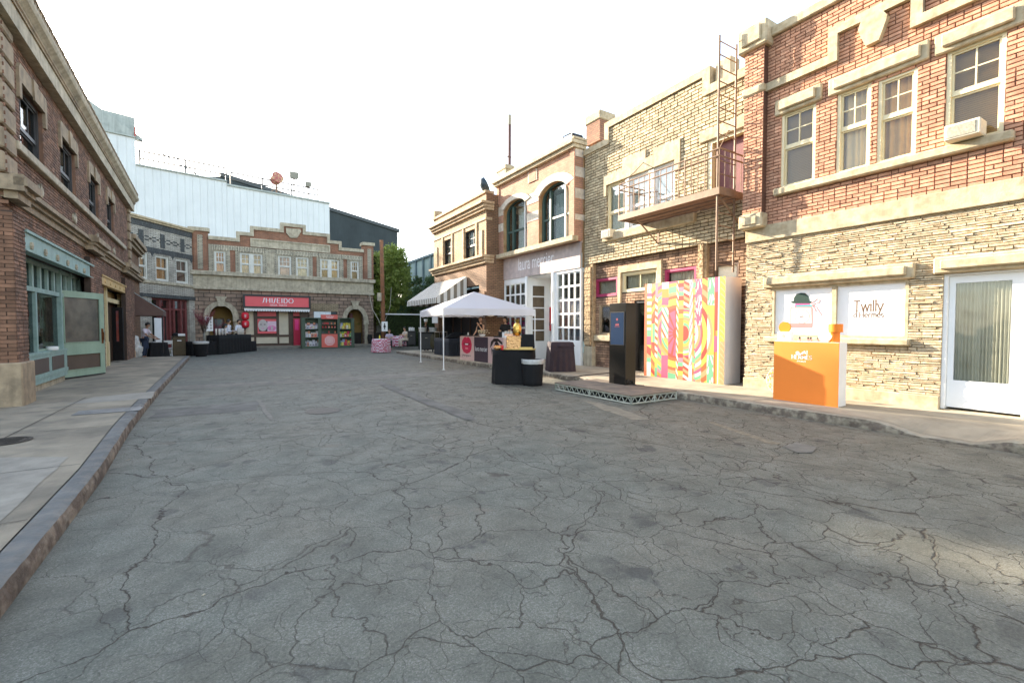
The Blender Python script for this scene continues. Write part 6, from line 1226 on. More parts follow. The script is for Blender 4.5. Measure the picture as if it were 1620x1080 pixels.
    if cap: mc = MB(); t_ = MB(); t_.lathe([(.092, .05), (.1, .08), (.1, .12), (.115, .19), (.10, .21), (.02, .215)], 0, 0, 18); mc.add([Mh @ Vector(v) for v in t_.v], t_.f); mc.build('cap', cap, e, smooth=True)
    # clothes grown on the same skeleton
    def cloth(nm, keys, ed, rd, mat):
        n_ = [tuple(V[k] if isinstance(k, str) else k) for k in keys]; v_, f_ = skinned(n_, ed, rd); m = MB(); m.add(v_, f_); return m.build(nm, mat, e, smooth=True)
    ks = ['pel', 'spi', 'che', 'nek', 'sL', 'sR']; ed = [(0, 1), (1, 2), (2, 3), (2, 4), (2, 5)]; rd = [(.155, .125), (.15, .12), (.175, .135), .066, .078, .078]
    for i, s in enumerate('LR'):
        if sleeve != 'none':
            t = 1.0 if sleeve == 'long' else .75; ks.append(V['s'+s].lerp(V['e'+s], t)); rd.append(.056); ed.append((4+i, len(ks)-1))
            if sleeve == 'long': q_ = len(ks)-1; ks.append(V['e'+s].lerp(V['w'+s], .93)); rd.append(.036); ed.append((q_, q_+1))
    cloth('shirt', ks, ed, rd, top)
    cloth('trousers', ['pel', 'hL', 'kL', V['kL'].lerp(V['aL'], .92), 'hR', 'kR', V['kR'].lerp(V['aR'], .92)], [(0, 1), (1, 2), (2, 3), (0, 4), (4, 5), (5, 6)], [(.14, .11), .105, .075, .062, .105, .075, .062], bottom)
    for s in 'LR': cloth('shoe', [V['a'+s]+Vector((0, .02, -.03)), V['t'+s]+Vector((0, 0, .01))], [(0, 1)], [.05, .042], M['black'])
    if apron: m = MB(); zt_ = V['pel'].z+.12; m.add([(.155*math.sin(t), -.13*math.cos(t)-.01-.02*(z < .8), z) for z in (zt_, .8, .5) for t in [(-1.3+2.6*i/10) for i in range(11)]], [(j*11+i, j*11+i+1, (j+1)*11+i+1, (j+1)*11+i) for j in (0, 1) for i in range(10)]); m.build('apron', apron, e, smooth=True)
    if tie: m = MB(); m.prism([(-.015, 1.42), (.015, 1.42), (.028, 1.12), (0, 1.07), (-.028, 1.12)], -.15, -.135); m.build('tie', M['black'], e)
    return e
# ================================================================== furniture and stall things
blackc = surf('black_tablecloth', (.008, .008, .009), .9, .25, 2, .35, 9, bdist=.03); plum = surf('dark_plum_cloth', (.035, .022, .028), .8, .25, 2, .35, 9, bdist=.03)
plastic = surf('clear_bin_liner', (.45, .46, .47), .25, .2, 12, .6, 40); metalg = surf('brushed_steel', (.45, .45, .46), .3, .1, 3, .1, 50, metal=.9)
def skirt(mb, x0, x1, y0, y1, z0, z1, mi=0, amp=.02, n=30, seed=0, flare=.05):
    """cloth hung over a box: folded sides and a flat top"""
    rr = random.Random(seed); per = []
    def side(a, b, m):
        for i in range(m): t = i/m; per.append((a[0]+(b[0]-a[0])*t, a[1]+(b[1]-a[1])*t))
    side((x0, y0), (x1, y0), n); side((x1, y0), (x1, y1), int(n*.7)); side((x1, y1), (x0, y1), n); side((x0, y1), (x0, y0), int(n*.7)); cx, cy = (x0+x1)/2, (y0+y1)/2; N_ = len(per); L = 5; vs = []
    ph = rr.uniform(0, 6)
    for l in range(L):
        t = l/(L-1); z = z1+(z0-z1)*t
        for i, (x, y) in enumerate(per):
            w_ = amp*t**.7*(math.sin(i*1.15+ph)+.6*math.sin(i*.47+ph*2)); d = Vector((x-cx, y-cy, 0)); d.normalize(); f = flare*t; vs.append((x+d.x*(w_+f), y+d.y*(w_+f), z))
    fs = [(l*N_+i, (l+1)*N_+i, (l+1)*N_+(i+1) % N_, l*N_+(i+1) % N_) for l in range(L-1) for i in range(N_)]; fs.append(tuple(range(N_))); mb.add(vs, fs, mi)
def bin_liner_can(name, loc, label, r0, r1, h, mat, cat='bin'):
    e = empty(name, loc, 0, label, cat); mb = MB(); mb.lathe([(r0, 0), (r0*1.02, .1), (r1*.99, h*.7), (r1, h)], 0, 0, 28, 0, lambda t, z: .012*math.sin(t*9+z*3)+.012*math.sin(t*5)); mb.build('body', mat, e, smooth=True)
    mb = MB(); mb.lathe([(r1*.8, h-.06), (r1*1.0, h+.015), (r1*1.07, h+.01), (r1*1.09, h-.05), (r1*1.05, h-.11)], 0, 0, 40, 0, lambda t, z: .03*math.sin(t*17)+.02*math.sin(t*11+z*60), cap=False); mb.build('liner', plastic, e, smooth=True); return e
def yawof(a, b): return math.atan2(b[1]-a[1], b[0]-a[0])
# ---------- kiosk with screen on a low truss stage
st = empty('stage_deck', (6.70, 8.83, 0), -math.pi/2, 'low stage deck with painted truss frame sitting against the kerb', 'stage'); lw, dw, ht = 2.46, 1.34, .19
mb = MB(); mb.box(-.02, lw+.02, -.02, dw, ht-.02, ht); mb.build('deck', surf('stage_ply', (.19, .155, .125), .75, .25, 1.5, .2, 40, col2=(.14, .12, .105)), st)
mb = MB(); tr = surf('truss_paint', (.36, .38, .34), .5, .15, 5, .1)
def truss(mb, a, b, h0, h1, n, t=.018):
    a, b = Vector(a), Vector(b)
    d = b-a; ez = Vector((0, 0, 1))
    for z in (h0+t, h1-t): mb.tube([a+ez*z, b+ez*z], t, 4)
    for k in range(3): p = a+d*(k/2); mb.tube([p+ez*h0, p+ez*h1], t*1.4, 4)
    for k in range(n): p, q, r_ = a+d*(k/n), a+d*((k+.5)/n), a+d*((k+1)/n); mb.tube([p+ez*(h0+t), q+ez*(h1-t)], t*.6, 4); mb.tube([q+ez*(h1-t), r_+ez*(h0+t)], t*.6, 4)
truss(mb, (0, 0, 0), (lw, 0, 0), .0, ht-.02, 14); truss(mb, (lw, 0, 0), (lw, dw, 0), 0, ht-.02, 7); truss(mb, (0, 0, 0), (0, dw, 0), 0, ht-.02, 7); mb.build('truss_frame', tr, st)
mb = MB(); mb.box(.05, lw-.05, .3, .32, .0, ht-.03); mb.build('skirt_board', M['black'], st)
kz = ht; kk = empty('display_kiosk', (7.73, 8.07, kz), -math.pi/2, 'tall black kiosk with a blue screen standing on the low stage', 'kiosk'); kw_, kd_, kh = .53, .34, 1.90
kb = surf('gloss_black_panel', (.010, .009, .008), .3, .3, 2, .05, 20, spec=.4); mb = MB(); mb.bbox(0, kw_, 0, kd_, 0, kh, 0, .006); mb.build('cabinet', kb, kk)
sx0, sx1, sz0, sz1 = .055, kw_-.045, .93, kh-.22; mb = MB(); mb.box(sx0, sx1, -.012, 0, sz0, sz1)
m, nt_, b_2 = newmat('lit_screen'); b_2.inputs['Base Color'].default_value = (.02, .03, .06, 1); b_2.inputs['Emission Color'].default_value = (.02, .04, .065, 1); b_2.inputs['Emission Strength'].default_value = .22; b_2.inputs['Roughness'].default_value = .2
sc_ = mb.build('screen', m, kk); mb = MB(); mb.prism([(sx0-.02, sz0-.02), (sx1+.02, sz0-.02), (sx1+.02, sz1+.02), (sx0-.02, sz1+.02)], -.016, 0, 0, [[(sx0, sz0), (sx1, sz0), (sx1, sz1), (sx0, sz1)]]); mb.build('bezel', M['black'], sc_)
rdd = surf('screen_logo', (.30, .04, .06), .5, .1); mb = MB(); cx = (sx0+sx1)/2; text(mb, 'HERMES', cx-.08, cx+.08, 1.34, .025, -.0135); mb.poly([(cx-.06, 1.38), (cx-.05, 1.42), (cx-.02, 1.40), (cx, 1.44), (cx+.02, 1.40), (cx+.06, 1.43), (cx+.055, 1.38)], -.0135); mb.poly([(cx+.03*math.cos(t*.6), 1.52+.03*math.sin(t*.6)) for t in range(10)], -.0135); mb.build('lettering', rdd, sc_)
mb = MB(); mb.tube([(kw_+.01, .06, .12), (kw_+.03, .12, .05), (kw_+.02, .2, .1), (kw_+.02, .26, .02)], .012, 6); mb.tube([(kw_, .08, .05), (kw_+.04, .15, .01), (kw_+.3, .3, .008)], .008, 6); mb.box(kw_, kw_+.02, .04, .12, .05, .12); mb.build('cable', M['black'], kk)
for z_ in (.12, .9, 1.7): pass
# ---------- patterned wall
mw = empty('patterned_display_wall', (10.02, 9.05, .15), -math.pi/2, 'tall boxed wall printed with bright rings and strips in orange, pink and yellow', 'display wall'); mwW, mwH, mwD = 2.48, 2.59, .66
mb = MB(); mb.bbox(0, mwW, .004, mwD, 0, mwH, 0, .006); mb.build('box', surf('white_box_panel', (.78, .72, .66), .5, .04, 2, 0), mw)
OR, YE, PK, GR, WH, RD, PE, LP, YO = (.62, .095, .012), (.70, .50, .055), (.56, .075, .17), (.14, .42, .22), (.74, .70, .62), (.50, .03, .012), (.68, .29, .12), (.62, .20, .27), (.68, .26, .02); NX, NZ = 280, 260
ED = [0, .04, .10, .155, .19, .245, .335, .44, .465, .53, .60, .64, .675, .745, .81, .885, .925, .95, 1.01]
def ring(u, v, cx, cy, seq, w, ph=0): return seq[int((math.hypot((u-cx)*.98, v-cy)+ph)/w) % len(seq)]
def mural(u, v):
    k = max(i for i, s in enumerate(ED) if s <= u); a, b = ED[k], ED[k+1]; t = (u-a)/(b-a); c = .47
    hat = lambda sl, n, seq: seq[int((v+sl*(u-a))*n*.75+50) % len(seq)]
    leaf = lambda f, g: f if math.sin(v*44+3*math.sin(t*5+v*9))*math.cos((t-.5)*5+1.6*math.sin(v*21)) > .32 else g
    if k == 0: return OR if (int(v*110)+int(u*260)) % 4 else PE
    if k == 1: return (hat(0, 38, (WH, YO)) if v > .5 else GR if v > .43 else PK if v > .34 else hat(.6, 16, (YE, PE, RD)) if v > .2 else GR if v > .15 else WH) if v < .86 else (PK if v < .9 else leaf(YE, WH))
    if k == 2: return ring(u, v, .47, c, (OR, YE, OR, YO, RD, YE, PE, OR, YE, RD), .037) if abs(v-c) > .10 else (GR if t > .35 else YE)
    if k == 3: return hat(.8, 36, (WH, OR)) if .2 < v < .85 else (GR if v < .1 else YE if v < .2 else LP)
    if k == 4: return ring(u, v, .46, c, (PK, GR, PE, YE, GR, LP, YO, PK, PE), .033, .01)
    if k == 5: return YO if .84 < v < .93 else (WH if v >= .93 else hat(1.6, 30, (WH, OR, WH, GR)) if .42 < v < .74 else PK if .76 < v < .84 or v < .24 else ring(u, v, .5, .5, (GR, YO, PE, YE), .03))
    if k == 6:
        r = math.hypot((u-.44)*1.1, (v-c)*.82)
        if r < .19: return RD if (math.sin(math.atan2(v-c, u-.44)*13) > .1+r*3.2 and r > .02) or r < .05 else PK
        return ring(u, v, .44, c, (YE, OR, PE, GR, GR, YE, PK, RD, OR, YE), .032)
    if k == 7: return hat(2.2, 34, (WH, YO, WH, OR))
    if k == 8: return YO if .28 < v < .62 else hat(0, 30, (YE, OR, PE, YE, RD, GR, LP, RD)) 
    if k == 9:
        r = math.hypot((u-.535), (v-c)*.8)
        return RD if r < .062 else GR if r < .085 else YE if r < .105 else PE if r < .13 else (hat(.5, 44, (OR, PE, RD, WH)) if v > .72 or v < .24 else ring(u, v, .53, c, (GR, WH, YE, PK), .02))
    if k == 10: return hat(-3.0, 26, (WH, PE, WH, LP)) if v > .15 else WH
    if k == 11: return (YO if .25 < v < .8 else hat(0, 22, (YE, GR, PE, OR))) if t < .6 else (GR if int(v*40) % 3 else PK)
    if k == 12: return leaf(WH, PK) if v > .55 else ring(u, v, .5, c, (WH, PE, PK, WH, GR, PE), .029)
    if k == 13: return ring(u, v, .46, c, (OR, YE, RD, YE, OR, PE), .044, .01)
    if k == 14: return leaf(WH, GR) if v > .74 or v < .27 else ring(u, v, .46, c, (YE, YE, WH, PE, YE), .029)
    if k == 15: return PK if v > .86 or .3 < v < .45 else (RD if v > .5 and t > .3 else OR if t < .5 else YO)
    if k == 16: return WH if t < .55 else YE
    return (YE if v > .4 else PE) if (int(v*90)+int(t*5)) % 5 else GR
mb = MB(); mb.c = []; vs = [(mwW*i/NX, 0, mwH*j/NZ) for j in range(NZ+1) for i in range(NX+1)]; fs = []
for j in range(NZ):
    for i in range(NX): fs.append((j*(NX+1)+i, j*(NX+1)+i+1, (j+1)*(NX+1)+i+1, (j+1)*(NX+1)+i)); mb.c.append(tuple(c_*.74 for c_ in mural((i+.5)/NX, (j+.5)/NZ)))
mb.v = vs; mb.f = fs; mb.m = [0]*len(fs); mb.build('printed_front', vcolmat('printed_pattern', .55), mw)
# ---------- orange stand and the things on it
sd = empty('promo_stand', (8.88, 4.79, .15), -math.pi/2, 'bright orange promotional counter with white logo beside the right kerb', 'counter'); sW, sH, sD = 1.10, 1.115, .30
mb = MB(); orange = surf('orange_panel', (.86, .24, .035), .5, .03, 2, 0); mb.box(0, sW, 0, .012, 0, sH); mb.build('front_panel', orange, sd); mb = MB(); mb.bbox(0.002, sW-.002, .0125, sD, 0.004, sH+.004, 0, .003); mb.build('cabinet', surf('white_counter', (.78, .75, .71), .5, .04, 2, 0), sd)
mb = MB(); lc = .5
serif(mb, 'HERMES', lc-.175, lc+.175, .80, .07, -.002, 0, .17, .08, .08, slab=True); text(mb, 'PARIS', lc-.075, lc+.075, .745, .028, -.002)
mb.poly([(lc-.10, .885), (lc-.10, .925), (lc-.085, .94), (lc-.04, .935), (lc-.05, .905), (lc-.02, .90), (lc-.01, .885)], -.002)
mb.poly([(lc-.005, .885), (lc+.0, .92), (lc+.02, .935), (lc+.05, .955), (lc+.065, .945), (lc+.06, .93), (lc+.07, .915), (lc+.075, .885), (lc+.06, .905), (lc+.03, .905), (lc+.01, .885)], -.002)
mb.poly([(lc+.085, .885), (lc+.095, .885), (lc+.10, .955), (lc+.085, .965)], -.002)
for cx in (-.075, -.03): mb.tube([(lc+cx+.018*math.cos(t*.785), -.0025, .89+.018*math.sin(t*.785)) for t in range(9)], .003, 4)
mb.build('logo', wt, sd)
def onst(u, v, z=0): return (8.88+v, 4.79-u, .15+sH+.005+z)
ofc = surf('orange_card', (.88, .22, .01), .45, .03, 3, 0); crm = surf('cream_card', (.88, .68, .42), .5, .03, 3, 0)
e = empty('round_box', onst(.135, .14), -math.pi/2, 'white block with a round orange lid, left end of the orange counter', 'box')
mb = MB(); mb.bbox(-.115, .115, -.06, .06, 0, .175, 0, .006); mb.build('block', M['white'], e); mb = MB(); mb.poly([(.0+.035*math.cos(t*.6)*(1+.4*math.sin(3*t)), .09+.04*math.sin(t*.6)) for t in range(10)], -.062); mb.build('print', surf('grey_sketch', (.3, .3, .3), .5), e)
t_ = MB(); t_.lathe([(.001, -.02), (.105, -.02), (.108, .02), (.001, .02)], 0, 0, 32); mb = MB(); Mt = Matrix.Translation((-.01, 0, .26)) @ Matrix.Rotation(rad(90), 4, 'X'); mb.add([Mt @ Vector(v) for v in t_.v], t_.f); mb.build('lid', ofc, e, smooth=False)
e = empty('hat_box', onst(.99, .12), -math.pi/2, 'stack of two round orange boxes at the right end of the orange counter', 'box')
mb = MB(); mb.lathe([(.082, 0), (.085, .005), (.085, .17), (.082, .175)], -.02, 0, 32); mb.build('lower_box', ofc, e); mb = MB(); mb.lathe([(.105, .175), (.108, .18), (.108, .315), (.105, .32)], -.0, 0, 32); mb.build('upper_box', ofc, e)
e = empty('cream_disc', onst(.86, .05), -math.pi/2, 'cream round lid leaning on the orange boxes', 'disc'); mb = MB(); Mt = Matrix.Translation((0, -.0, .115)) @ Matrix.Rotation(rad(84), 4, 'X'); t_ = MB(); t_.lathe([(.001, -.015), (.112, -.015), (.114, .015), (.001, .015)], 0, 0, 32); mb.add([Mt @ Vector(v) for v in t_.v], t_.f, 0); mb.build('disc', crm, e)
pkg = surf('pink_glass', (.65, .25, .22), .2, .1)
for i, (u, nm) in enumerate(((.41, 'leftmost'), (.555, 'second from the left'), (.60, 'third from the left'), (.72, 'rightmost'))):
    e = empty('perfume_bottle', onst(u, .10), -math.pi/2, 'mini pink bottle with dark cap on the orange counter, %s of four' % nm, 'bottle', 'mini bottles on the orange counter'); mb = MB(); mb.bbox(-.022, .022, -.012, .012, 0, .045, 0, .004); mb.build('bottle', pkg, e); mb = MB(); mb.lathe([(.012, .045), (.012, .055), (.024, .057), (.024, .062), (.018, .064), (.016, .078), (.008, .086), (.001, .088)], 0, 0, 14); mb.build('cap', dk, e)
e = empty('striped_hoop', (9.45, 4.93, .15), -math.pi/2, 'striped cream and yellow hoop leaning behind the orange counter', 'hoop'); mb = MB()
cl_ = [surf('hoop_cream', (.75, .68, .55), .6), surf('hoop_yellow', (.75, .50, .08), .6), surf('hoop_pink', (.7, .4, .35), .6)]
for k in range(36):
    for rr_i, mi in ((.30, 0), (.27, 1), (.24, 2)): a, b = 2*math.pi*k/36, 2*math.pi*(k+.85)/36; mb.tube([(rr_i*math.cos(a), .03*math.sin(a), .31+rr_i*math.sin(a)), (rr_i*math.cos(b), .03*math.sin(b), .31+rr_i*math.sin(b))], .012, 5, (mi+k) % 3 if rr_i < .3 else 0)
mb.build('ring', cl_, e)
# ---------- fire escape on the buff brick building (bolted metal platform with ladder)
yR, yL, zP, X0, X1 = 6.50, 9.72, 4.66, 9.60, 10.75; fe = empty('fire_escape', (X1, yL, 0), -math.pi/2, 'tan painted steel fire escape balcony with ladder on the buff brick wall', 'fire escape'); Lf = yL-yR; Df = X1-X0-.02; sm = M['steel']
mb = MB(); t = .035; mb.box(0, Lf, -Df, -Df+.04, zP-.06, zP+.10); mb.box(0, .04, -Df+.04, -.03, zP-.06, zP+.10); mb.box(Lf-.04, Lf, -Df+.04, -.03, zP-.06, zP+.10); mb.box(.04, Lf-.04, -.07, -.03, zP-.06, zP+.06)
x = .07
while x < Lf-.05: mb.box(x, x+.012, -Df+.04, -.07, zP-.02, zP+.012); x += .055
for y in (-.35, -.65): mb.box(.04, Lf-.04, y-.02, y+.02, zP-.055, zP-.021)
mb.build('platform', sm, fe)
mb = MB(); zr = zP+.98
for z in (zr, zr-.16): mb.tube([(0.02, -.04, z), (.02, -Df+.02, z), (Lf-.02, -Df+.02, z), (Lf-.02, -.04, z)], .02, 6)
n = 17
for k in range(n+1): xx = .02+(Lf-.04)*k/n; mb.tube([(xx, -Df+.02, zP+.1), (xx, -Df+.02, zr)], .012 if k % 6 else .02, 5)
for xx in (.02, Lf-.02):
    for k in range(1, 5): yy = -Df+.02+(Df-.06)*k/5; mb.tube([(xx, yy, zP+.1), (xx, yy, zr)], .009, 5)
mb.tube([(.02, -Df+.02, zr), (-.0, -.5, zr+.45), (-.02, -.02, zr+.9)], .012, 5); mb.tube([(.25, -Df+.1, zP+.62), (1.15, -Df+.35, zP+.55)], .014, 5)
for k in range(6): xx = .25+k*.17; mb.tube([(xx, -Df+.1+k*.05, zP+.62), (xx+.02, -Df+.1+k*.05, zP+.05)], .008, 5)
mb.tube([(Lf-.02, -Df+.02, zr), (Lf-.5, -.02, zr+.85)], .012, 5); mb.build('railing', sm, fe)
mb = MB()
for xx in (.55, Lf-.1):
    mb.box(xx-.03, xx+.03, -.06, -.02, zP-.75, zP-.07); mb.tube([(xx, -.05, zP-.7), (xx, -Df+.15, zP-.07)], .028, 4)
mb.build('bracket', sm, fe)
mb = MB(); xl_ = Lf-.08; zt = 8.22; yo, yi = -Df+.05, -.42
for y, tt in ((yo, zt), (yi, zt-.0)): mb.tube([(xl_, y, 2.85), (xl_, y, tt)], .024, 6)
z = 3.0
while z < zt-.1: mb.tube([(xl_, yo, z), (xl_, yi, z)], .013, 5); z += .30
mb.build('ladder', sm, fe)
# window air conditioners
def ac(loc, rz, w, h, d, label):
    e = empty('air_conditioner', loc, rz, label, 'air conditioner', 'window air conditioners'); wm = surf('ac_case', (.58, .55, .47), .6, .15, 6, .1); mb = MB(); mb.bbox(0, w, -d, 0, 0, h, 0, .012); mb.build('case', wm, e)
    mb = MB(); mb.box(.03, w-.05, -d-.006, -d, .03, h-.03, 0)
    for k in range(int((h-.06)/.018)): mb.box(.035, w-.055, -d-.012, -d-.006, .035+k*.018, .043+k*.018, 1)
    mb.build('grille', [surf('ac_grille', (.20, .19, .16), .7, .5, 9, .2, col2=(.5, .47, .4)), wm], e); return e
q = R1.p(1498, 229, -.2); a = R1.w(R1.x(1498, 215, -.2), -.02, R1.z(1411, 258)+.04); ac(a, math.atan2(R1.u.y, R1.u.x), .42, .24, .32, 'worn white window air conditioner under the rightmost sash of the red brick building')
a = R2.w(R2.x(957, 355, -.1), -.02, 4.44); ac(a, math.atan2(R2.u.y, R2.u.x), .42, .26, .25, 'small window air conditioner below the buff brick windows beside the fire escape')
# ---------- white canopy tent
tc = [Vector((6.43, 15.05, 0)), Vector((6.94, 18.73, 0)), Vector((10.05, 14.55, 0)), Vector((10.25, 17.9, 0))]
e = empty('canopy_tent', tc[0], 0, 'white pop up canopy tent with a peaked roof in front of the striped awning', 'tent'); o = tc[0]; A, B_, Cc, Dd = [v-o for v in tc]; cm_ = (A+B_+Cc+Dd)/4
m, nt_, bb = newmat('tent_fabric'); bb.inputs['Base Color'].default_value = (.80, .79, .82, 1); bb.inputs['Roughness'].default_value = .8; tl = N(nt_, 'ShaderNodeBsdfTranslucent'); tl.inputs[0].default_value = (.8, .78, .78, 1); ms = N(nt_, 'ShaderNodeMixShader'); ms.inputs[0].default_value = .35; nt_.links.new(bb.outputs[0], ms.inputs[1]); nt_.links.new(tl.outputs[0], ms.inputs[2]); nt_.links.new(ms.outputs[0], nt_.nodes['Material Output'].inputs[0])
mb = MB(); zE, zV, zP = 2.20, 1.95, 2.95; ring = [A, B_, Dd, Cc]; z3 = Vector((0, 0, 1)); n = 10; vs = []; fs = []
for i in range(4):
    p, q = ring[i], ring[(i+1) % 4]; base = len(vs); m_ = 8
    for r in range(m_+1):
        for c in range(n+1):
            t = r/m_; ed = p.lerp(q, c/n); pos = ed.lerp(cm_, t); h = zE+(zP-zE)*t-.05*math.sin(math.pi*t)*math.sin(math.pi*c/n); vs.append(pos+z3*h)
    for r in range(m_):
        for c in range(n): a = base+r*(n+1)+c; fs.append((a, a+1, a+n+2, a+n+1))
    base = len(vs); out = ((p+q)/2-cm_).normalized()
    for c in range(n+1): ed = p.lerp(q, c/n); vs.append(ed+z3*zE); vs.append(ed+out*.02*math.sin(c*2.1)+z3*(zV+.01*math.sin(c*1.7)))
    for c in range(n): a = base+c*2; fs.append((a, a+1, a+3, a+2))
mb.add(vs, fs); mb.build('canopy', m, e, smooth=False)
for p in (A, B_, Cc, Dd): mb = MB(); b0 = z3*(0 if p.x < 1.5 else .15); mb.tube([p*.995+b0, p*.995+z3*zE], .020, 6); mb.box(p.x-.045, p.x+.045, p.y-.045, p.y+.045, b0.z, b0.z+.012); mb.build('leg', M['white'], e)
mb = MB()
for i in range(4):
    p, q = ring[i].lerp(cm_, .04), ring[(i+1) % 4].lerp(cm_, .04); d = q-p; m4 = 4
    for k in range(m4): a, b = p+d*(k/m4), p+d*((k+1)/m4); mb.tube([a+z3*(zE-.05), b+z3*(zV-.03)], .012, 5); mb.tube([a+z3*(zV-.03), b+z3*(zE-.05)], .012, 5)
mb.tube([cm_+z3*2.3, cm_+z3*zP], .02, 6); mb.build('scissor_frame', metalg, e)
# ---------- cosmetics counter with printed panels
cn = empty('cosmetics_counter', (8.32, 17.7, .15), -math.pi/2+.02, 'long counter printed with red lips, a dark name panel and an eye', 'counter'); cl, ch, cd = 3.5, .98, .5
mb = MB(); mb.bbox(0, cl, .006, cd, 0, ch, 0, .01); mb.build('cabinet', surf('counter_body', (.50, .40, .38), .6, .05), cn); pnk = surf('blush_panel', (.62, .42, .38), .55, .05, 2, 0)
b1, b2, b3 = .0, 1.28, 2.4; mb = MB(); mb.box(b1, b2, 0, .006, 0, ch); pa = mb.build('lips_panel', pnk, cn); mb = MB(); mb.box(b2, b3, 0, .006, 0, ch); pb = mb.build('name_panel', surf('aubergine_panel', (.055, .035, .055), .5, .05, 2, 0), cn); mb = MB(); mb.box(b3, cl, 0, .006, 0, ch); pc_ = mb.build('eye_panel', pnk, cn)
lip = surf('print_lip_red', (.55, .02, .08), .35, .2, 4, 0); lip2 = surf('print_lip_dark', (.30, .01, .04), .4, .1, 4, 0); lip3 = surf('print_lip_shine', (.75, .25, .28), .4, .1, 4, 0); mb = MB(); cx, cz = .62, .66
mb.poly([(cx-.46, cz), (cx-.38, cz+.17), (cx-.2, cz+.30), (cx-.08, cz+.30), (cx, cz+.25), (cx+.08, cz+.30), (cx+.2, cz+.30), (cx+.38, cz+.17), (cx+.46, cz), (cx+.42, cz-.20), (cx+.28, cz-.34), (cx, cz-.40), (cx-.28, cz-.34), (cx-.42, cz-.20)], -.001, 0)
mb.poly([(cx-.36, cz), (cx-.2, cz+.08), (cx, cz+.05), (cx+.2, cz+.08), (cx+.36, cz), (cx+.2, cz-.05), (cx, cz-.06), (cx-.2, cz-.05)], -.002, 1); mb.poly([(cx-.15, cz+.02), (cx+.15, cz+.02), (cx+.12, cz-.03), (cx-.12, cz-.03)], -.003, 3); mb.poly([(cx-.15, cz-.14), (cx+.1, cz-.14), (cx+.14, cz-.2), (cx-.1, cz-.22)], -.002, 2)
mb.build('lips_print', [lip, lip2, lip3, wt], pa); mb = MB(); z = .13
for k, (u, l) in enumerate(((.2, .16), (.3, .07), (.38, .12), (.46, .08), (.55, .09), (.62, .16), (.7, .08), (.78, .13), (.9, .07))): mb.tube([(u, -.002, z+.08), (u+.03, -.002, z+.08-l*.6), (u+.05, -.002, z+.06)], .006, 4)
mb.tube([(.15, -.002, .22), (1.0, -.002, .20)], .005, 4); mb.build('script_lettering', M['black'], pa)
mb = MB(); text(mb, 'laura mercier', b2+.08, b3-.06, .42, .19, -.002, 0, 0, .95); mb.build('lettering', wt, pb)
mb = MB(); cx, cz = 3.05, .62
mb.poly([(cx-.5, cz-.05), (cx-.42, cz+.2), (cx-.2, cz+.33), (cx+.1, cz+.33), (cx+.4, cz+.2), (cx+.4, cz+.1), (cx+.1, cz+.22), (cx-.2, cz+.2), (cx-.36, cz+.05)], -.001, 0); mb.poly([(cx+.17*math.cos(t*.4), cz+.05+.17*math.sin(t*.4)) for t in range(16)], -.002, 0); mb.poly([(cx-.4, cz-.02), (cx-.36, cz-.35), (cx-.3, cz-.1), (cx, cz-.15), (cx+.38, cz-.1), (cx+.1, cz-.22), (cx-.28, cz-.2)], -.001, 0); mb.build('eye_print', facem, pc_)
def atcn(u, v, z=0): a = -math.pi/2+.02; return (8.32+u*math.cos(a)-v*math.sin(a), 17.7+u*math.sin(a)+v*math.cos(a), .15+z)
def smallbox(name, label, cat, loc, rz, parts, group=None):
    e = empty(name, loc, rz, label, cat, group)
    for nm, bx_, mt in parts: mb = MB(); mb.bbox(*bx_, 0, .006); mb.build(nm, mt, e)
    return e
smallbox('display_tray', 'black makeup tray on the lips counter in front of the left woman', 'tray', atcn(.3, .25, ch), -1.5, [('tray', (-.12, .25, -.12, .12, 0, .05), M['black']), ('card', (-.05, .03, -.02, .0, .05, .16), M['white'])])
e = empty('flower_bowl', atcn(1.5, .25, ch), 0, 'low bunch of cream flowers in the middle of the lips counter', 'flowers'); mb = MB(); mb.lathe([(.05, 0), (.12, .05), (.13, .1)], 0, 0, 16); mb.build('bowl', M['white'], e); mb = MB(); rr = random.Random(3)
for k in range(60): p = Vector((rr.gauss(0, .1), rr.gauss(0, .1), .12+rr.random()*.13)); mb.lathe([(.001, p.z), (.03, p.z+.01), (.022, p.z+.03), (.001, p.z+.035)], p.x, p.y, 6)
mb.build('blooms', surf('cream_petals', (.62, .50, .32), .7, .2, 30, 0, island=.3), e)
smallbox('display_case', 'dark palette case on the right end of the lips counter', 'case', atcn(2.75, .28, ch), -1.5, [('case', (-.2, .25, -.12, .12, 0, .04), M['black']), ('lid', (-.2, .25, .1, .13, .04, .22), M['black']), ('stand', (.35, .55, -.1, .1, 0, .2), M['white'])])
# women behind the counter
person('person', 'woman with brown hair, sleeveless black top and raised hand behind the lips counter', (9.35, 17.75, .15), rad(-70), dict(eL=(.22, -.10, 1.14), wL=(.05, -.17, 1.40), eR=(-.25, -.02, 1.14), wR=(-.18, -.22, 1.02)), skin1, hairbr, blc, blc, hyaw=rad(60), sleeve='none', scale=1.03)
person('person', 'woman with long dark hair and black top, right end of the lips counter', (9.5, 15.9, .15), rad(-60), dict(wL=(.10, -.25, 1.05), wR=(-.10, -.25, 1.05), eL=(.22, -.06, 1.13), eR=(-.22, -.06, 1.13)), skin1, hairb, blc, blc, long_hair=True, hyaw=rad(-25), hpitch=rad(8), sleeve='short', scale=1.02)
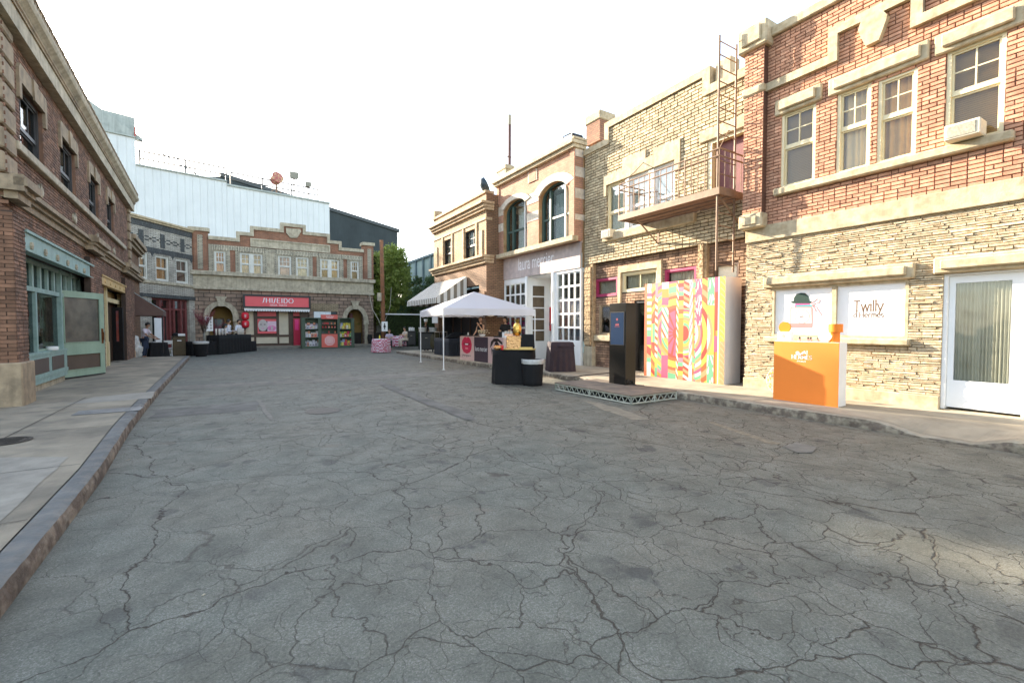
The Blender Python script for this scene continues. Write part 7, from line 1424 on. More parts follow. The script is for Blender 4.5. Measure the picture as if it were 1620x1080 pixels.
# ---------- black bar table with copper box, gold dispenser
tb = empty('draped_table', (6.55, 10.5, 0), rad(-38), 'round ended black draped bar table standing in the road before the shopfront', 'table'); mb = MB(); nn = 48; prof = []
def rbox(t, a, b): c, s = math.cos(t), math.sin(t); return (abs(c)**.55*a*(1 if c > 0 else -1), abs(s)**.55*b*(1 if s > 0 else -1))
def drapetable(w, d, h, seed, mat, e, name='cloth', low=0.02, flare=.05, amp=.02):
    rr = random.Random(seed); vs = []; ph = rr.uniform(0, 6); L = 7
    for l in range(L):
        t = l/(L-1); z = h*(1-t)+low*t
        for i in range(nn*2):
            a = 2*math.pi*i/(nn*2); x, y = rbox(a, w/2, d/2); k = 1+(flare*t+amp*t*math.sin(a*11+ph+t*1.5)+amp*.7*t*math.sin(a*5+ph*2)); vs.append((x*k, y*k, z-.004*(l == 0)))
    mb = MB(); N2 = nn*2; fs = [(l*N2+i, (l+1)*N2+i, (l+1)*N2+(i+1) % N2, l*N2+(i+1) % N2) for l in range(L-1) for i in range(N2)]; fs.append(tuple(range(N2))); mb.add(vs, fs); return mb.build(name, mat, e, smooth=True)
drapetable(1.15, .75, .93, 2, blackc, tb); mb = MB(); mb.box(-.3, .3, -.2, .2, .0, .9); mb.build('frame', M['black'], tb)
cop = surf('hammered_copper', (.75, .42, .18), .25, .15, 5, .9, 28, metal=1.0, bdist=.03); cp = cpt(821, 540, 12.4)
e = empty('copper_box', (cpt(820, 540, 12.2).x, cpt(820, 540, 12.2).y, .935), rad(-38), 'hammered copper box under a black cloth on the black bar table', 'box'); mb = MB(); mb.bbox(-.30, .12, -.2, .2, 0, .36, 0, .015); mb.build('box', cop, e); mb = MB(); skirt(mb, .1, .42, -.2, .2, .04, .40, 0, .01, 12, 3, .02); mb.build('cloth', blackc, e); mb = MB(); mb.box(-.42, .46, -.24, .24, -.0, .0+.02); mb.box(.05, .40, -.27, -.245, .0, .07); mb.build('tray', surf('gold_tray', (.6, .42, .16), .35, .1, 3, .1, metal=.8), e)
gold = surf('gold_pineapple', (.80, .50, .12), .25, .2, 6, .8, 30, metal=1.0, bdist=.02); cc = cpt(820, 540, 12.2)
e = empty('gold_dispenser', (cc.x-.02, cc.y+.02, .935+.362), rad(-38), 'gold pineapple shaped ornament standing on the copper box', 'ornament'); mb = MB(); mb.lathe([(.05, 0), (.08, .02), (.11, .1), (.115, .2), (.10, .28), (.06, .33), (.03, .35)], 0, 0, 20, 0, lambda t, z: .04*math.sin(t*8+z*60)); mb.build('body', gold, e, smooth=True); mb = MB()
for k in range(10): a = k*.628; mb.tube([(.02*math.cos(a), .02*math.sin(a), .34), (.05*math.cos(a), .05*math.sin(a), .42), (.08*math.cos(a), .08*math.sin(a), .40+.03*(k % 3))], [.012, .01, .003], 5)
mb.build('leaves', surf('dark_gold_leaf', (.35, .24, .05), .35, .2, metal=.8), e); mb = MB(); mb.tube([(-.1, -.02, .05), (-.16, -.04, .05), (-.17, -.04, .02)], .012, 6); mb.build('tap', gold, e)
c2_ = cpt(806, 540, 12.2); e = empty('glass_tray', (c2_.x, c2_.y, .935+.365), rad(-38), 'small crate of glasses left of the gold ornament on the copper box', 'crate'); mb = MB(); mb.box(-.13, .10, -.09, .09, 0, .012); mb.box(-.13, .10, -.09, -.085, 0.012, .05); mb.box(-.13, .1, .085, .09, .012, .05); mb.build('crate', surf('rose_gold', (.6, .35, .25), .3, metal=.8), e)
for k in range(6): mb = MB(); mb.lathe([(.025, .013), (.03, .12)], -.1+(k % 3)*.075, -.045+(k//3)*.09, 10, cap=False); mb.build('glass', surf('clear_glass', (.55, .52, .5), .1), e)
c3 = cpt(794, 540, 11.9); e = empty('red_cup', (c3.x, c3.y, .935), 0, 'red plastic cup on the black bar table', 'cup'); mb = MB(); mb.lathe([(.035, 0), (.045, .12), (.047, .12), (.04, .01)], 0, 0, 16); mb.build('cup', surf('red_plastic', (.65, .02, .03), .3), e)
c3 = cpt(787, 540, 11.75); e = empty('copper_bowl', (c3.x, c3.y, .935), 0, 'copper bowl with fruit beside the red cup on the bar table', 'bowl'); mb = MB(); mb.lathe([(.05, 0), (.10, .05), (.11, .09), (.105, .09), (.05, .02)], 0, 0, 20); mb.build('bowl', cop, e, smooth=True); mb = MB(); [mb.lathe([(.001, .06), (.03, .07), (.035, .095), (.001, .13)], .05*math.cos(k*2.1), .05*math.sin(k*2.1), 10) for k in range(3)]; mb.build('fruit', surf('orange_fruit', (.7, .25, .03), .5), e)
bc = gpt(843, 610.5, 0); bin_liner_can('bin', (bc.x+.1, bc.y+.15, 0), 'black cloth wrapped bin with clear liner rim beside the black bar table', .25, .275, .68, blackc)
bc = gpt(888, 588, .15); e = empty('draped_stand', (bc.x+.15, bc.y+.25, .15), rad(-25), 'square stand under a dark plum cloth on the pavement by the white shopfront', 'stand'); mb = MB(); skirt(mb, -.36, .36, -.3, .3, .01, .86, 0, .02, 24, 5, .06); mb.build('cloth', plum, e, smooth=True); mb = MB(); skirt(mb, -.34, .34, -.28, .28, .78, .91, 0, .02, 20, 6, .05); mb.build('cloth_top', plum, e, smooth=True); mb = MB(); mb.bbox(-.3, .3, -.25, .25, 0, .85, 0, .02); mb.build('box', M['white'], e)
# ---------- catering carts and tables under the awning
def cart(loc, rz, w, d, h, label, cover, tag_=True, bulge=None):
    e = empty('catering_cart', loc, rz, label, 'cart', 'insulated catering carts'); mb = MB(); mb.bbox(-w/2, w/2, -d/2, d/2, .14, h, 0, .04); mb.bbox(-w/2-.03, w/2+.03, -d/2-.03, d/2+.03, h, h+.04, 0, .015); mb.build('cabinet', M['black'], e)
    for x in (-w/2+.1, w/2-.1):
        for y in (-d/2+.1, d/2-.1): m2 = MB(); t_ = MB(); t_.lathe([(.055, -.02), (.06, 0), (.055, .02)], 0, 0, 12); m2.add([Matrix.Translation((x, y, .065)) @ Matrix.Rotation(math.pi/2, 4, 'Y') @ Vector(v) for v in t_.v], t_.f); m2.box(x-.03, x+.03, y-.03, y+.03, .1, .14); m2.build('wheel', M['black'], e)
    if cover: m2 = MB(); m2.lathe([(cover*.8, .14), (cover, .35), (cover*1.03, h-.2), (cover*.85, h-.02), (cover*.2, h)], w/2, 0, 24, 0, lambda t, z: .04*math.sin(z*22+t*3)+.03*math.sin(t*9)); m2.build('quilted_cover', surf('olive_black_quilt', (.07, .06, .03), .5, .3, 4, .8, 12, bdist=.04), e, smooth=True)
    if tag_: m2 = MB(); m2.box(-.06, .06, -d/2-.012, -d/2-.0, h*.72, h*.72+.03); m2.build('label_plate', M['conc'], e)
    return e
ca = gpt(651, 549, .15); cart((ca.x+.1, ca.y+.3, .15), rad(-20), .6, .6, 1.05, 'tall narrow black catering cart behind the near left tent legs, left of the two', 0)
cb = gpt(680, 557, .15); cart((cb.x-.0, cb.y+.45, .15), rad(-25), .85, .6, 1.05, 'wide black catering cart with a bulging olive quilted cover, right of the two', .36)
def crock(loc, label, n, cat, w):
    e = empty('white_bucket', loc, 0, label, cat, 'white tubs on the catering carts'); mb = MB(); mb.lathe([(w*.85, 0), (w, .20), (w*1.05, .21), (w*1.05, .24), (w*.9, .24), (w*.88, .2)], 0, 0, 20); mb.build('tub', surf('white_plastic', (.70, .69, .67), .5, .05), e)
    m2 = MB(); [m2.tube([((w*.93)*math.cos(k*.4), (w*.93)*math.sin(k*.4), .01), ((w*1.01)*math.cos(k*.4), (w*1.01)*math.sin(k*.4), .2)], .008, 4) for k in range(16)]; m2.build('rib', M['stone_g'], e)
crock((cb.x-.25, cb.y+.42, 1.245), 'left white tub of napkins on the wide black catering cart', 1, 'tub', .21); crock((cb.x+.35, cb.y+.42, 1.245), 'right white tub of napkins on the quilt covered end of the catering cart', 1, 'tub', .21)
e = empty('cup_stack', (ca.x+.1, ca.y+.25, 1.245), 0, 'short stacks of white cups on the tall narrow catering cart', 'cups'); 
for k in range(5): mb = MB(); mb.lathe([(.035, 0), (.045, .2+.03*(k % 2)), (.04, .21+.03*(k % 2))], -.16+k*.08, .05*(k % 2), 12); mb.build('cup_column', M['white'], e)
person('person', 'cook with a white cap in dark clothes half hidden behind the catering carts', (cb.x+.35, cb.y+1.5, .15), rad(20), {}, skin2, hairb, blc, blc, hyaw=rad(-30), cap=M['white'], scale=.98)
ta = gpt(706, 562, .15); e = empty('draped_table', (8.95, 20.4, .15), -math.pi/2, 'long table with a pleated navy black cloth under the white canopy tent', 'table'); mb = MB(); skirt(mb, -.9, .9, -.35, .35, .02, .82, 0, .02, 50, 9, .01); mb.build('cloth', surf('navy_black_cloth', (.018, .022, .032), .8, .2, 3, .2), e, smooth=True)
e = empty('bag_heap', (9.1, 20.2, .97), 0, 'heap of black bags lying on the pleated navy table', 'bags'); mb = MB(); 
for k in range(4): mb.bbox(-.35+k*.12, .2+k*.12, -.2+.04*k, .2, 0+.06*k, .1+.06*k, 0, .04)
mb.build('bags', blackc, e)
e = empty('metal_rack', (9.0, 21.4, .15), -math.pi/2, 'chrome framed rack standing beside the quilt covered cart', 'rack'); mb = MB()
for x in (-.3, .3):
    for y in (-.2, .2): mb.tube([(x, y, 0), (x, y, 1.15)], .015, 6)
for z in (.3, 1.12): mb.tube([(-.3, -.2, z), (.3, -.2, z), (.3, .2, z), (-.3, .2, z), (-.3, -.2, z)], .012, 6)
mb.build('frame', metalg, e); mb = MB(); mb.box(-.3, .3, -.2, .2, .28, .3); mb.build('shelf', M['black'], e)
c = cpt(688, 504, 22.5); mb = MB(); mb.box(-.14, .14, -.01, .01, -.22, .2); tag(mb.build('white_notice', M['white'], None, loc=(c.x, c.y, c.z), rz=rad(-30)), 'blank white paper notice hanging under the striped awning', 'notice')
# ---------- red and white tables with seated people
m_, nt_, bb = newmat('red_white_print'); tcn = N(nt_, 'ShaderNodeTexCoord'); ck = N(nt_, 'ShaderNodeTexChecker'); ck.inputs['Scale'].default_value = 11; ck.inputs[1].default_value = (.45, .008, .05, 1); ck.inputs[2].default_value = (.72, .64, .68, 1); nz = N(nt_, 'ShaderNodeTexNoise'); nz.inputs['Scale'].default_value = 5; nt_.links.new(tcn.outputs['Object'], nz.inputs['Vector']); va = N(nt_, 'ShaderNodeVectorMath', operation='MULTIPLY_ADD'); nt_.links.new(nz.outputs['Color'], va.inputs[0]); va.inputs[1].default_value = (.15, .15, .15); nt_.links.new(tcn.outputs['Object'], va.inputs[2]); nt_.links.new(va.outputs[0], ck.inputs[0]); nt_.links.new(ck.outputs[0], bb.inputs['Base Color']); bb.inputs['Roughness'].default_value = .8
def rtable(loc, r, h, label, seed):
    e = empty('round_table', loc, 0, label, 'table', 'tables under red and white cloths'); mb = MB(); mb.lathe([(.02, 0), (.25, .0), (.25, .02), (.03, .05), (.03, h-.02)], 0, 0, 12); mb.build('pedestal', M['black'], e)
    mb = MB(); mb.lathe([(.01, h+.005), (r*.96, h+.004), (r, h-.01), (r*1.03, h*.6), (r*1.06, h*.3), (r*1.07, .03)], 0, 0, 60, 0, lambda t, z: (.05*(1-z/h)+.004)*math.sin(t*11+seed) if z < h-.005 else 0, cap=False); mb.build('tablecloth', m_, e, smooth=True); mb = MB(); mb.lathe([(.001, h+.008), (r*.55, h+.008), (r*.5, h+.012), (.001, h+.012)], 0, 0, 20); mb.build('place_mat', M['white'], e); return e
t1 = gpt(607, 558, 0); rtable((t1.x, t1.y+.5, 0), .52, .80, 'red and white checked round table, nearest of the two in the far street', 1)
t2 = gpt(634, 548, .15); rtable((t2.x, t2.y+.5, .15), .5, .72, 'red and white checked round table behind the first one, beside the hedge screen', 4)
e = empty('yellow_bottle', (t1.x-.1, t1.y+.45, .815), 0, 'yellow bottle standing on the nearer red and white table', 'bottle'); mb = MB(); mb.lathe([(.035, 0), (.04, .02), (.04, .14), (.015, .18), (.015, .22), (.001, .22)], 0, 0, 14); mb.build('bottle', surf('yellow_plastic', (.65, .55, .04), .4), e, smooth=True)
sit = dict(pel=(0, 0, .55), spi=(0, -.0, .74), che=(0, -.03, .92), nek=(0, -.04, 1.05), hed=(0, -.06, 1.13), sL=(.17, -.02, .99), sR=(-.17, -.02, .99), eL=(.23, -.15, .80), eR=(-.23, -.15, .80), wL=(.10, -.33, .82), wR=(-.10, -.33, .82), hL=(.09, -.02, .53), hR=(-.09, -.02, .53), kL=(.12, -.42, .50), kR=(-.12, -.42, .50), aL=(.12, -.42, .09), aR=(-.12, -.42, .09), tL=(.13, -.56, .03), tR=(-.13, -.56, .03))
def stool(loc, label): e = empty('stool', loc, 0, label, 'stool', 'stools at the red and white tables'); mb = MB(); mb.lathe([(.17, .40), (.18, .42), (.17, .44)], 0, 0, 16); mb.build('seat', M['black'], e); [(lambda a: (lambda q: q.tube([(.12*math.cos(a), .12*math.sin(a), .40), (.17*math.cos(a), .17*math.sin(a), 0)], .015, 5) or q.build('leg', M['black'], e))(MB()))(k*1.571+.7) for k in range(4)]
p_ = cpt(616, 520, 29.5); person('person', 'seated woman in a lilac top between the red and white tables', (p_.x, p_.y, .0), rad(-20), sit, skin1, hairbr, surf('lilac_cloth', (.40, .35, .48), .8), blc, long_hair=True, hpitch=rad(15)); stool((p_.x, p_.y, 0), 'stool under the woman in lilac')
p_ = cpt(641.5, 520, 30.5); person('person', 'seated person in cream clothes at the right of the far checked table', (p_.x, p_.y, .15), rad(-75), sit, skin1, hairb, surf('cream_cloth', (.55, .48, .42), .8), surf('cream_trousers', (.5, .44, .38), .8), hpitch=rad(10)); stool((p_.x, p_.y, .15), 'stool under the person in cream')
# ---------- magazine kiosk with three bays
kx0, kx1, ky = cpt(477, 530, 33).x, 0, 34.3
def onY(px, Y): d = ray(px, 530); return (EYE+d*(Y/d.y)).x
kx0, kx1 = onY(477, ky), onY(560.6, ky); dep = (Vector((kx0, ky, 0))-EYE).dot(CF); kh_ = EYE.z+(516-502.3)/720*dep; print('kiosk', kx0, kx1, kh_)
e = empty('newspaper_kiosk', (kx0, ky, 0), 0, 'dark green three bay kiosk stocked with packages, with a coral front panel', 'kiosk'); W_ = kx1-kx0; gk = surf('kiosk_green', (.055, .085, .06), .6, .15, 3, .1); c0, c1 = W_*.365, W_*.665; D_ = .45
mb = MB(); mb.box(0, W_, D_, D_+.04, 0, kh_); mb.box(0, W_, 0, D_, kh_-.06, kh_); mb.box(0, W_, 0, D_, 0, .16)
for x in (0, c0-.05, c1, W_-.05): mb.box(x, x+.05, 0.003, D_, .16, kh_-.06)
for a, b in ((.0, .24), (c0-.22, c0), (c1, c1+.18), (W_-.22, W_)): mb.box(a, b, -.02, .0, .0, kh_)
mb.build('frame', gk, e)
zs_ = [.16, .78, 1.36]; mb = MB(); 
for z in zs_[1:]: mb.box(.05, c0-.05, .02, D_, z-.03, z); mb.box(c1+.05, W_-.05, .02, D_, z-.03, z)
for z in (1.05, 1.42, 1.68): mb.box(c0, c1, .05, D_, z-.03, z)
mb.build('shelf', gk, e)
mb = MB(); mb.box(c0, c1, -.06, .04, .06, 1.0); fp = mb.build('front_panel', surf('coral_panel', (.62, .12, .09), .5, .05), e); mb = MB(); cx, cz = (c0+c1)/2, .53
for r_, mi in ((.34, 0), (.30, 1), (.22, 0), (.18, 1), (.10, 0), (.05, 1)): mb.poly([(cx+r_*math.cos(t*.785+.39), cz+r_*math.sin(t*.785+.39)) for t in range(8)], -.062-.001*(.34-r_)*10, mi)
for k in range(4): a = k*1.571; mb.tube([(cx+.1*math.cos(a), -.066, cz+.1*math.sin(a)), (cx+.18*math.cos(a), -.066, cz+.18*math.sin(a))], .012, 4)
mb.build('emblem', [wt, bpy.data.materials['coral_panel']], fp); mb = MB(); mb.box(c0-.02, c1+.02, -.08, .1, kh_-.08, kh_+.22); sb = mb.build('header_sign', bpy.data.materials['coral_panel'], e); mb = MB(); serif(mb, '/HI/EIDO', c0+.3, c1-.25, kh_+.04, .09, -.083, 0, .16, .08, 0, gap=.16); mb.box(c0+.35, c1-.3, -.083, -.081, kh_-.01, kh_+.01); mb.build('lettering', wt, sb)
rr = random.Random(8); cA = [(.55, .5, .5), (.62, .6, .6), (.5, .42, .5), (.3, .3, .36), (.6, .25, .15), (.45, .45, .55), (.65, .6, .55)]; cB = [(.6, .5, .05), (.55, .08, .05), (.15, .35, .10), (.6, .6, .55), (.6, .3, .05), (.25, .3, .5), (.65, .55, .1), (.5, .05, .1)]; cC = [(.5, .03, .03), (.55, .05, .04), (.1, .1, .1), (.6, .15, .08)]
PM = {}
def pm(c):
    k = '%d_%d_%d' % tuple(int(v*100) for v in c)
    if k not in PM: PM[k] = surf('packet_'+k, c, .45, .15, 9, 0)
    return PM[k]
def pkt(x, z, w_, h_, c, y=None, where=''):
    e2 = empty('packet', (kx0+x, ky+(rr.uniform(.06, .14) if y is None else y), z), rr.uniform(-.15, .15), where, 'packet', None); mb = MB(); mb.bbox(-w_/2, w_/2, 0, .07, 0, h_, 0, .008); b = mb.build('box', pm(c), e2); mb = MB(); c2 = rr.choice([(.6, .6, .58), (.5, .05, .08), (.1, .1, .12), (.6, .5, .2)]); mb.box(-w_*.32, w_*.32, -.003, 0, h_*.25, h_*.25+h_*rr.uniform(.2, .5)); mb.build('front_label', pm(c2), e2); return e2
G = {}
for bay, (xa, xb), cs, gl, tx in (('L', (.14, c0-.12), cA, 'pale packets on the left bay of the kiosk', 'pale packet on the %s shelf of the kiosk left bay'), ('R', (c1+.12, W_-.14), cB, 'bright packets on the right bay of the kiosk', 'brightly coloured packet on the %s shelf of the kiosk right bay')):
    for zi, z in enumerate(zs_):
        for row, (yy, lift, hh) in enumerate(((.28, .0, .42), (.08, .0, .26))):
            x = xa+rr.uniform(0, .05)
            while x < xb-.1:
                w_ = rr.uniform(.11, .2); q = pkt(x+w_/2, z+.002, w_*.92, hh*rr.uniform(.8, 1.1), rr.choice(cs), yy, tx % (('bottom', 'middle', 'top')[zi])); q['group'] = gl; x += w_+rr.uniform(.0, .03)
for z, n_, lab in ((1.68, 8, 'small red item on the upper shelf of the kiosk centre bay'), (1.42, 5, 'small red item on the lower shelf of the kiosk centre bay'), (1.05, 3, 'small item on the ledge above the coral kiosk panel')):
    for k in range(n_): q = pkt(c0+.12+(c1-c0-.24)*k/(n_-1), z+.002, .09, .15, rr.choice(cC), .15, lab); q['group'] = 'red items in the centre bay of the kiosk'
# ---------- far bar with three people
bA, bB = Vector((-.55, 29.5, 0)), Vector((1.05, 32.2, 0)); d = bB-bA; yb = math.atan2(d.y, d.x)
e = empty('draped_table', bA, yb, 'long black draped bar in front of the left archway with glasses on top', 'table'); mb = MB(); skirt(mb, 0, d.length, 0, .7, .01, 1.06, 0, .02, 60, 2, .03); mb.build('cloth', blackc, e, smooth=True)
e = empty('draped_table', (-1.75, 29.0, 0), rad(28), 'lower black draped table at the left end of the bar', 'table'); mb = MB(); skirt(mb, 0, 1.3, 0, .8, .01, .74, 0, .02, 40, 7, .04); mb.build('cloth', blackc, e, smooth=True)
e = empty('draped_table', (1.05, 32.3, 0), yb, 'small low black draped block at the right end of the bar', 'table'); mb = MB(); skirt(mb, 0, .6, 0, .6, .01, .62, 0, .02, 20, 8, .04); mb.build('cloth', blackc, e, smooth=True)
bc = gpt(318, 564, 0); bin_liner_can('bin', (bc.x, bc.y+.2, 0), 'black bin with crumpled silver liner at the left end of the bar', .24, .33, .76, blackc)
def bar(u, v, z=1.065): p = bA+Vector((math.cos(yb), math.sin(yb), 0))*u+Vector((-math.sin(yb), math.cos(yb), 0))*v; return (p.x, p.y, z)
e0 = None
for k, (u, v) in enumerate([(.15+.14*i, .25+.1*(i % 2)) for i in range(8)]+[(2.3+.13*i, .3) for i in range(5)]):
    lab = 'tall clear glass on the left half of the bar' if k < 8 else 'tall clear glass at the right end of the bar'
    if e0 is None:
        e0 = empty('glass', bar(u, v), 0, lab, 'glass', 'glasses on the left half of the bar'); mb = MB(); mb.lathe([(.035, 0), (.04, .01), (.05, .36), (.046, .36), (.036, .02)], 0, 0, 12); mb.build('bowl', surf('frosted_glass', (.50, .47, .44), .2), e0, smooth=True); mb = MB(); mb.lathe([(.01, .02), (.04, .025), (.042, .2), (.01, .2)], 0, 0, 10); mb.build('filling', surf('pale_drink', (.6, .5, .4), .3), e0)
    else: q = copytree(e0, None, label=lab, group='glasses on the left half of the bar' if k < 8 else 'glasses at the right end of the bar'); q.location = bar(u, v)
person('person', 'waitress with dark hair leaning over the left end of the bar', (*cpt(349, 530, 26.2)[:2], 0), yb, dict(che=(0, -.12, 1.22), nek=(0, -.2, 1.31), hed=(0, -.25, 1.37), sL=(.17, -.14, 1.27), sR=(-.17, -.14, 1.27), wL=(.15, -.42, 1.08), wR=(-.15, -.42, 1.08), eL=(.25, -.2, 1.06), eR=(-.25, -.2, 1.06)), skin1, hairb, shw, blc, long_hair=True, hyaw=rad(25), hpitch=rad(25), sleeve='long', scale=1.06)
person('person', 'waiter in a white shirt and black tie behind the middle of the bar', (*cpt(362, 530, 27.4)[:2], 0), yb, dict(wL=(.1, -.3, 1.12), wR=(-.14, -.3, 1.12)), skin1, hairb, shw, blc, hyaw=rad(45), sleeve='long', tie=True, scale=1.12)
person('person', 'bearded man in a loose white shirt behind the right half of the bar', (*cpt(378, 530, 28.4)[:2], 0), yb, dict(eL=(.32, .0, 1.12), eR=(-.32, .0, 1.12), wL=(.12, -.2, 1.08), wR=(-.12, -.2, 1.08), spi=(0, .0, 1.12)), skin1, hairb, shw, blc, hyaw=rad(-5), sleeve='long', beard=True, scale=1.12)
# vase of red branches, menu board
e = empty('branch_vase', (*bar(-.7, .35, .74)[:2], .745), 0, 'tall glass vase of dark red blossom branches left of the bar', 'vase'); mb = MB(); mb.lathe([(.07, 0), (.08, .02), (.07, .5), (.09, .85), (.085, .85), (.065, .5), (.06, .05)], 0, 0, 16); mb.build('vase', surf('grey_glass', (.25, .25, .24), .15), e, smooth=True); mb = MB(); m2 = MB(); rr = random.Random(4)
for k in range(40):
    a = rr.uniform(0, 6.28); l = rr.uniform(.5, 1.35); t_ = Vector((math.cos(a)*l*.55, math.sin(a)*l*.55, .85+l)); mb.tube([(0, 0, .3), tuple(Vector((0, 0, .9)).lerp(t_, .4)+Vector((rr.uniform(-.05, .05), rr.uniform(-.05, .05), 0))), tuple(t_)], [.01, .007, .003], 4)
    for q in range(60): p = Vector((0, 0, .9)).lerp(t_, rr.uniform(.35, 1))+Vector([rr.gauss(0, .05) for _ in range(3)]); s = rr.uniform(.012, .022); dd_ = Vector([rr.gauss(0, 1) for _ in range(3)]).normalized(); a_ = dd_.orthogonal().normalized()*s; b_ = dd_.cross(a_); m2.add([p-a_, p-b_, p+a_, p+b_], [(0, 1, 2, 3)])
mb.build('branches', M['brownf'], e); m2.build('blossom', surf('wine_blossom', (.22, .03, .06), .6, .2, 5, 0, island=.4), e)
q = copytree(e, None, label='bushy dark red blossom arrangement in the left archway behind the bar'); q.location = (*cpt(343, 530, 30.5)[:2], .12); q.scale = (.85,)*3; e.scale = (.8,)*3
e = empty('menu_board', (*bar(-.35, .3, .74)[:2], .745), yb-.5, 'white menu card with black characters beside the vase at the bar', 'sign'); mb = MB(); mb.box(-.2, .2, 0, .02, .55, 1.32); bd = mb.build('card', M['white'], e); mb = MB(); mb.tube([(0, .03, 0), (0, .03, 1.3)], .012, 5); mb.box(-.12, .12, -.06, .1, 0, .02); mb.build('stand', M['black'], e); mb = MB()
for k in range(4):
    z = 1.2-k*.16
    for q_ in (-.09, .09): mb.box(q_-.05, q_+.05, -.003, 0, z, z+.02); mb.box(q_-.01, q_+.01, -.004, -.001, z-.06, z+.05); mb.box(q_-.045, q_+.04, -.003, 0, z-.06, z-.045)
mb.build('characters', facem, bd)
# ---------- left pavement end: man, wrapped parcel, draped table, folding chair, brown box
mp = (-3.50, 27.6); person('person', 'man in a pale tee shirt and dark apron bending over a small draped table', (mp[0], mp[1], .0), rad(75), dict(che=(0, -.06, 1.30), nek=(0, -.09, 1.43), hed=(0, -.13, 1.50), sL=(.19, -.05, 1.37), sR=(-.19, -.05, 1.37), eL=(.27, -.2, 1.12), eR=(-.27, -.2, 1.12), wL=(.15, -.46, .98), wR=(-.15, -.46, .98)), skin2, hairb, surf('pinkish_tee', (.60, .52, .55), .8, .08, 5, .3, 12), navy, hpitch=rad(25), apron=navy, scale=1.0)
tb_ = gpt(243, 565, 0); e = empty('draped_table', (-3.05, 27.95, 0), rad(15), 'small table under a black cloth in front of the bending man', 'table'); mb = MB(); skirt(mb, -.3, .35, -.3, .3, .01, .76, 0, .015, 20, 3, .10); mb.build('cloth', blackc, e, smooth=True); mb = MB(); mb.bbox(-.2, .2, -.15, .15, .765, .80, 0, .01); mb.bbox(-.1, .12, -.1, .1, .80, .90, 0, .01); mb.build('napkins', M['white'], e)
e = empty('wrapped_parcel', (-3.85, 27.0, .0), 0, 'bulky parcel wrapped in crumpled clear plastic leaning by the brick pier', 'parcel'); bm = bmesh.new(); bmesh.ops.create_icosphere(bm, subdivisions=4, radius=1)
for v in bm.verts: n_ = noise.noise(v.co*3.1)*.25+noise.noise(v.co*9)*.10; v.co = Vector((v.co.x*(.27+.08*(v.co.z < 0))*(1+n_), v.co.y*.26*(1+n_), .58+v.co.z*.60*(1+n_*.25))); v.co.z = max(.0, v.co.z)
mb = MB(); mb.addbm(bm); mb.build('plastic_wrap', plastic, e); mb = MB(); mb.bbox(-.2, .12, -.33, -.2, .02, .5, 0, .02); mb.build('carton', surf('kraft_carton', (.50, .33, .20), .8), e); mb = MB(); mb.box(-.08, .1, -.33, -.31, .6, .9); mb.build('paper_sheet', M['white'], e)
# folding chair
e = empty('folding_chair', (-2.75, 28.6, 0), rad(10), 'white wooden folding chair beside the small draped table', 'chair'); cwh = surf('chair_white', (.60, .58, .54), .5, .1)
for s in (-1, 1):
    mb = MB(); mb.tube([(s*.21, .22, 0), (s*.21, -.14, .85)], .018, 5); mb.build('leg', cwh, e); mb = MB(); mb.tube([(s*.19, -.24, 0), (s*.19, .16, .44)], .018, 5); mb.build('leg', cwh, e)
mb = MB(); mb.bbox(-.2, .2, -.22, .18, .43, .455, 0, .008); mb.build('seat', cwh, e); mb = MB(); mb.bbox(-.2, .2, -.16, -.13, .66, .84, 0, .008); mb.build('backrest', cwh, e); mb = MB(); mb.tube([(-.2, .12, .12), (.2, .12, .12)], .012, 5); mb.tube([(-.2, -.18, .1), (.2, -.18, .1)], .012, 5); mb.build('stretcher', cwh, e)
tx = gpt(282.5, 563, 0); e = empty('litter_bin', (tx.x, tx.y+.15, 0), rad(12), 'square bronze litter box with a black bag and white packet on top', 'bin'); mb = MB(); mb.bbox(-.28, .28, -.25, .25, .02, 1.0, 0, .015); mb.bbox(-.3, .3, -.27, .27, 1.0, 1.04, 0, .01); mb.build('cabinet', surf('bronze_panel', (.04, .028, .014), .35, .25, 3, .3, 15, metal=.4), e); mb = MB(); mb.box(-.09, .09, -.256, -.25, .78, .83); mb.build('label_plate', M['white'], e)
mb = MB(); mb.lathe([(.13, 0), (.15, .04), (.12, .12), (.04, .17), (.001, .17)], 0, 0, 14, 0, lambda t, z: .1*math.sin(t*5)); tag(mb.build('bag', blackc, None, smooth=True, loc=(tx.x-.12, tx.y+.15, 1.042)), 'small black bag on top of the bronze litter box', 'bag'); mb = MB(); mb.bbox(-.15, .15, -.08, .08, 0, .12, 0, .01); tag(mb.build('paper_packet', M['white'], None, loc=(tx.x+.13, tx.y+.12, 1.042), rz=.2), 'white packet on top of the bronze litter box', 'packet')
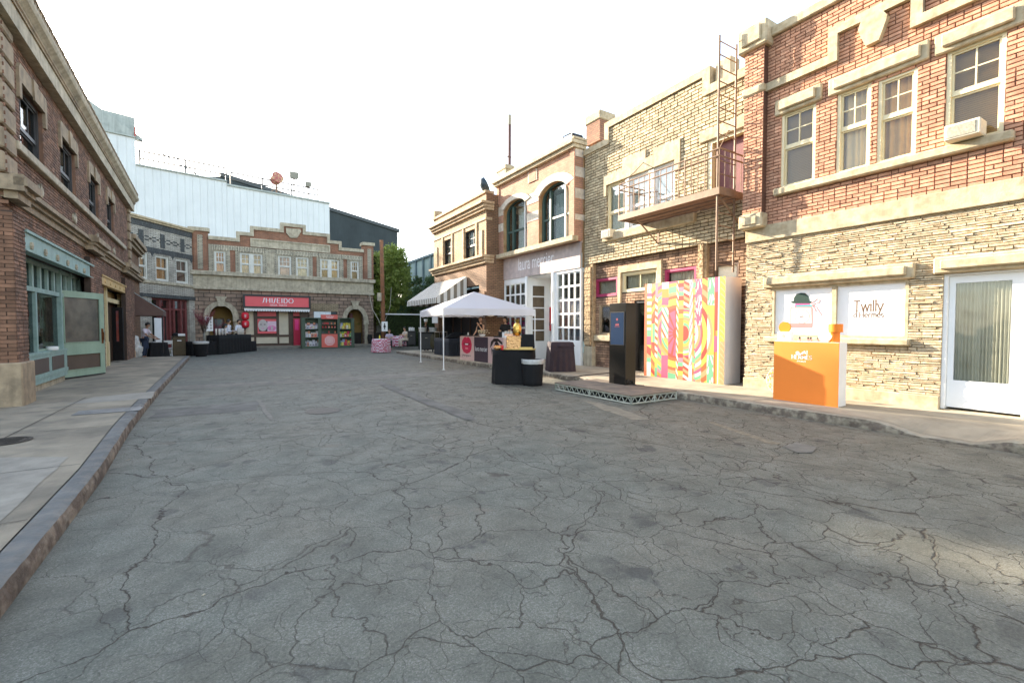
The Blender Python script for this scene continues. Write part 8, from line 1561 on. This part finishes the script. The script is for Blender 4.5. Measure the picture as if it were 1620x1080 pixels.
# ---------- planter dark lamp near far right arch, small litter on the road
mb = MB(); mb.lathe([(.12, 0), (.14, .02), (.1, .1), (.17, .25), (.2, .5), (.15, .72), (.17, .75), (.1, .75)], 0, 0, 16); w_ = SB.w(F.x(1,1) if False else SB.x(583.5, 540), -.3, .15); tag(mb.build('urn', M['black'], None, smooth=True, loc=w_), 'dark urn on the forecourt beside the right archway', 'urn')
lf = surf('fallen_leaf', (.42, .33, .16), .8, .2)
g_ = gpt(203, 728, 0); mb = MB(); mb.add([(-.03, 0, .006), (0, -.012, .01), (.035, 0, .012), (0, .015, .006)], [(0, 1, 2, 3), (3, 2, 1, 0)]); tag(mb.build('leaf', lf, None, loc=(g_.x, g_.y, 0), rz=.4), 'fallen yellow leaf on the road near the left kerb', 'leaf')
g_ = gpt(322, 941, 0); mb = MB(); mb.bbox(-.010, .010, -.007, .007, 0, .005, 0, .002); tag(mb.build('gravel_chip', M['stone_g'], None, loc=(g_.x, g_.y, .001), rz=.8), 'small white chip of stone lying on the near asphalt', 'stone')
g_ = gpt(933, 600, .15); e = empty('floor_cable', (0, 0, 0), 0, 'black cable running along the right pavement to the kiosk', 'cable'); mb = MB(); pts = [gpt(905, 597, .15), gpt(925, 594, .15), gpt(945, 592, .15), gpt(965, 590, .15), (8.2, 7.9, .2), (8.05, 7.7, .2)]; mb.tube([Vector(p)+Vector((0, 0, .012)) for p in pts], .012, 6); mb.build('cable', M['black'], e)
# ================================================================== light
az, el = math.atan2(-1, 3.14), rad(20.2)
w = bpy.data.worlds.new('World'); bpy.context.scene.world = w; w.use_nodes = True; nt = w.node_tree
sky = nt.nodes.new('ShaderNodeTexSky'); sky.sky_type = 'NISHITA'; sky.sun_disc = False; sky.sun_elevation = el; sky.sun_rotation = az; sky.air_density = 1.0; sky.dust_density = 1.3; sky.ozone_density = 1.0
bg = nt.nodes['Background']; hs_ = nt.nodes.new('ShaderNodeHueSaturation'); hs_.inputs['Saturation'].default_value = .70; nt.links.new(sky.outputs[0], hs_.inputs['Color']); nt.links.new(hs_.outputs[0], bg.inputs[0]); bg.inputs[1].default_value = .14
sl = bpy.data.lights.new('sun', 'SUN'); sl.energy = 4.8; sl.angle = rad(.6); sl.color = (1, .88, .71); so_ = bpy.data.objects.new('sun', sl); C.objects.link(so_)
dirn = Vector((math.cos(el)*math.sin(az), math.cos(el)*math.cos(az), math.sin(el))); so_.rotation_euler = dirn.to_track_quat('Z', 'Y').to_euler(); so_.location = (0, 0, 30)
sc = bpy.context.scene; sc.view_settings.view_transform = 'Standard'; sc.view_settings.look = 'None'; sc.view_settings.exposure = 2.22; sc.view_settings.gamma = 1
sc.cycles.max_bounces = 6; sc.cycles.diffuse_bounces = 3; sc.cycles.transparent_max_bounces = 12; sc.cycles.use_denoising = True; sc.cycles.caustics_reflective = False; sc.cycles.caustics_refractive = False
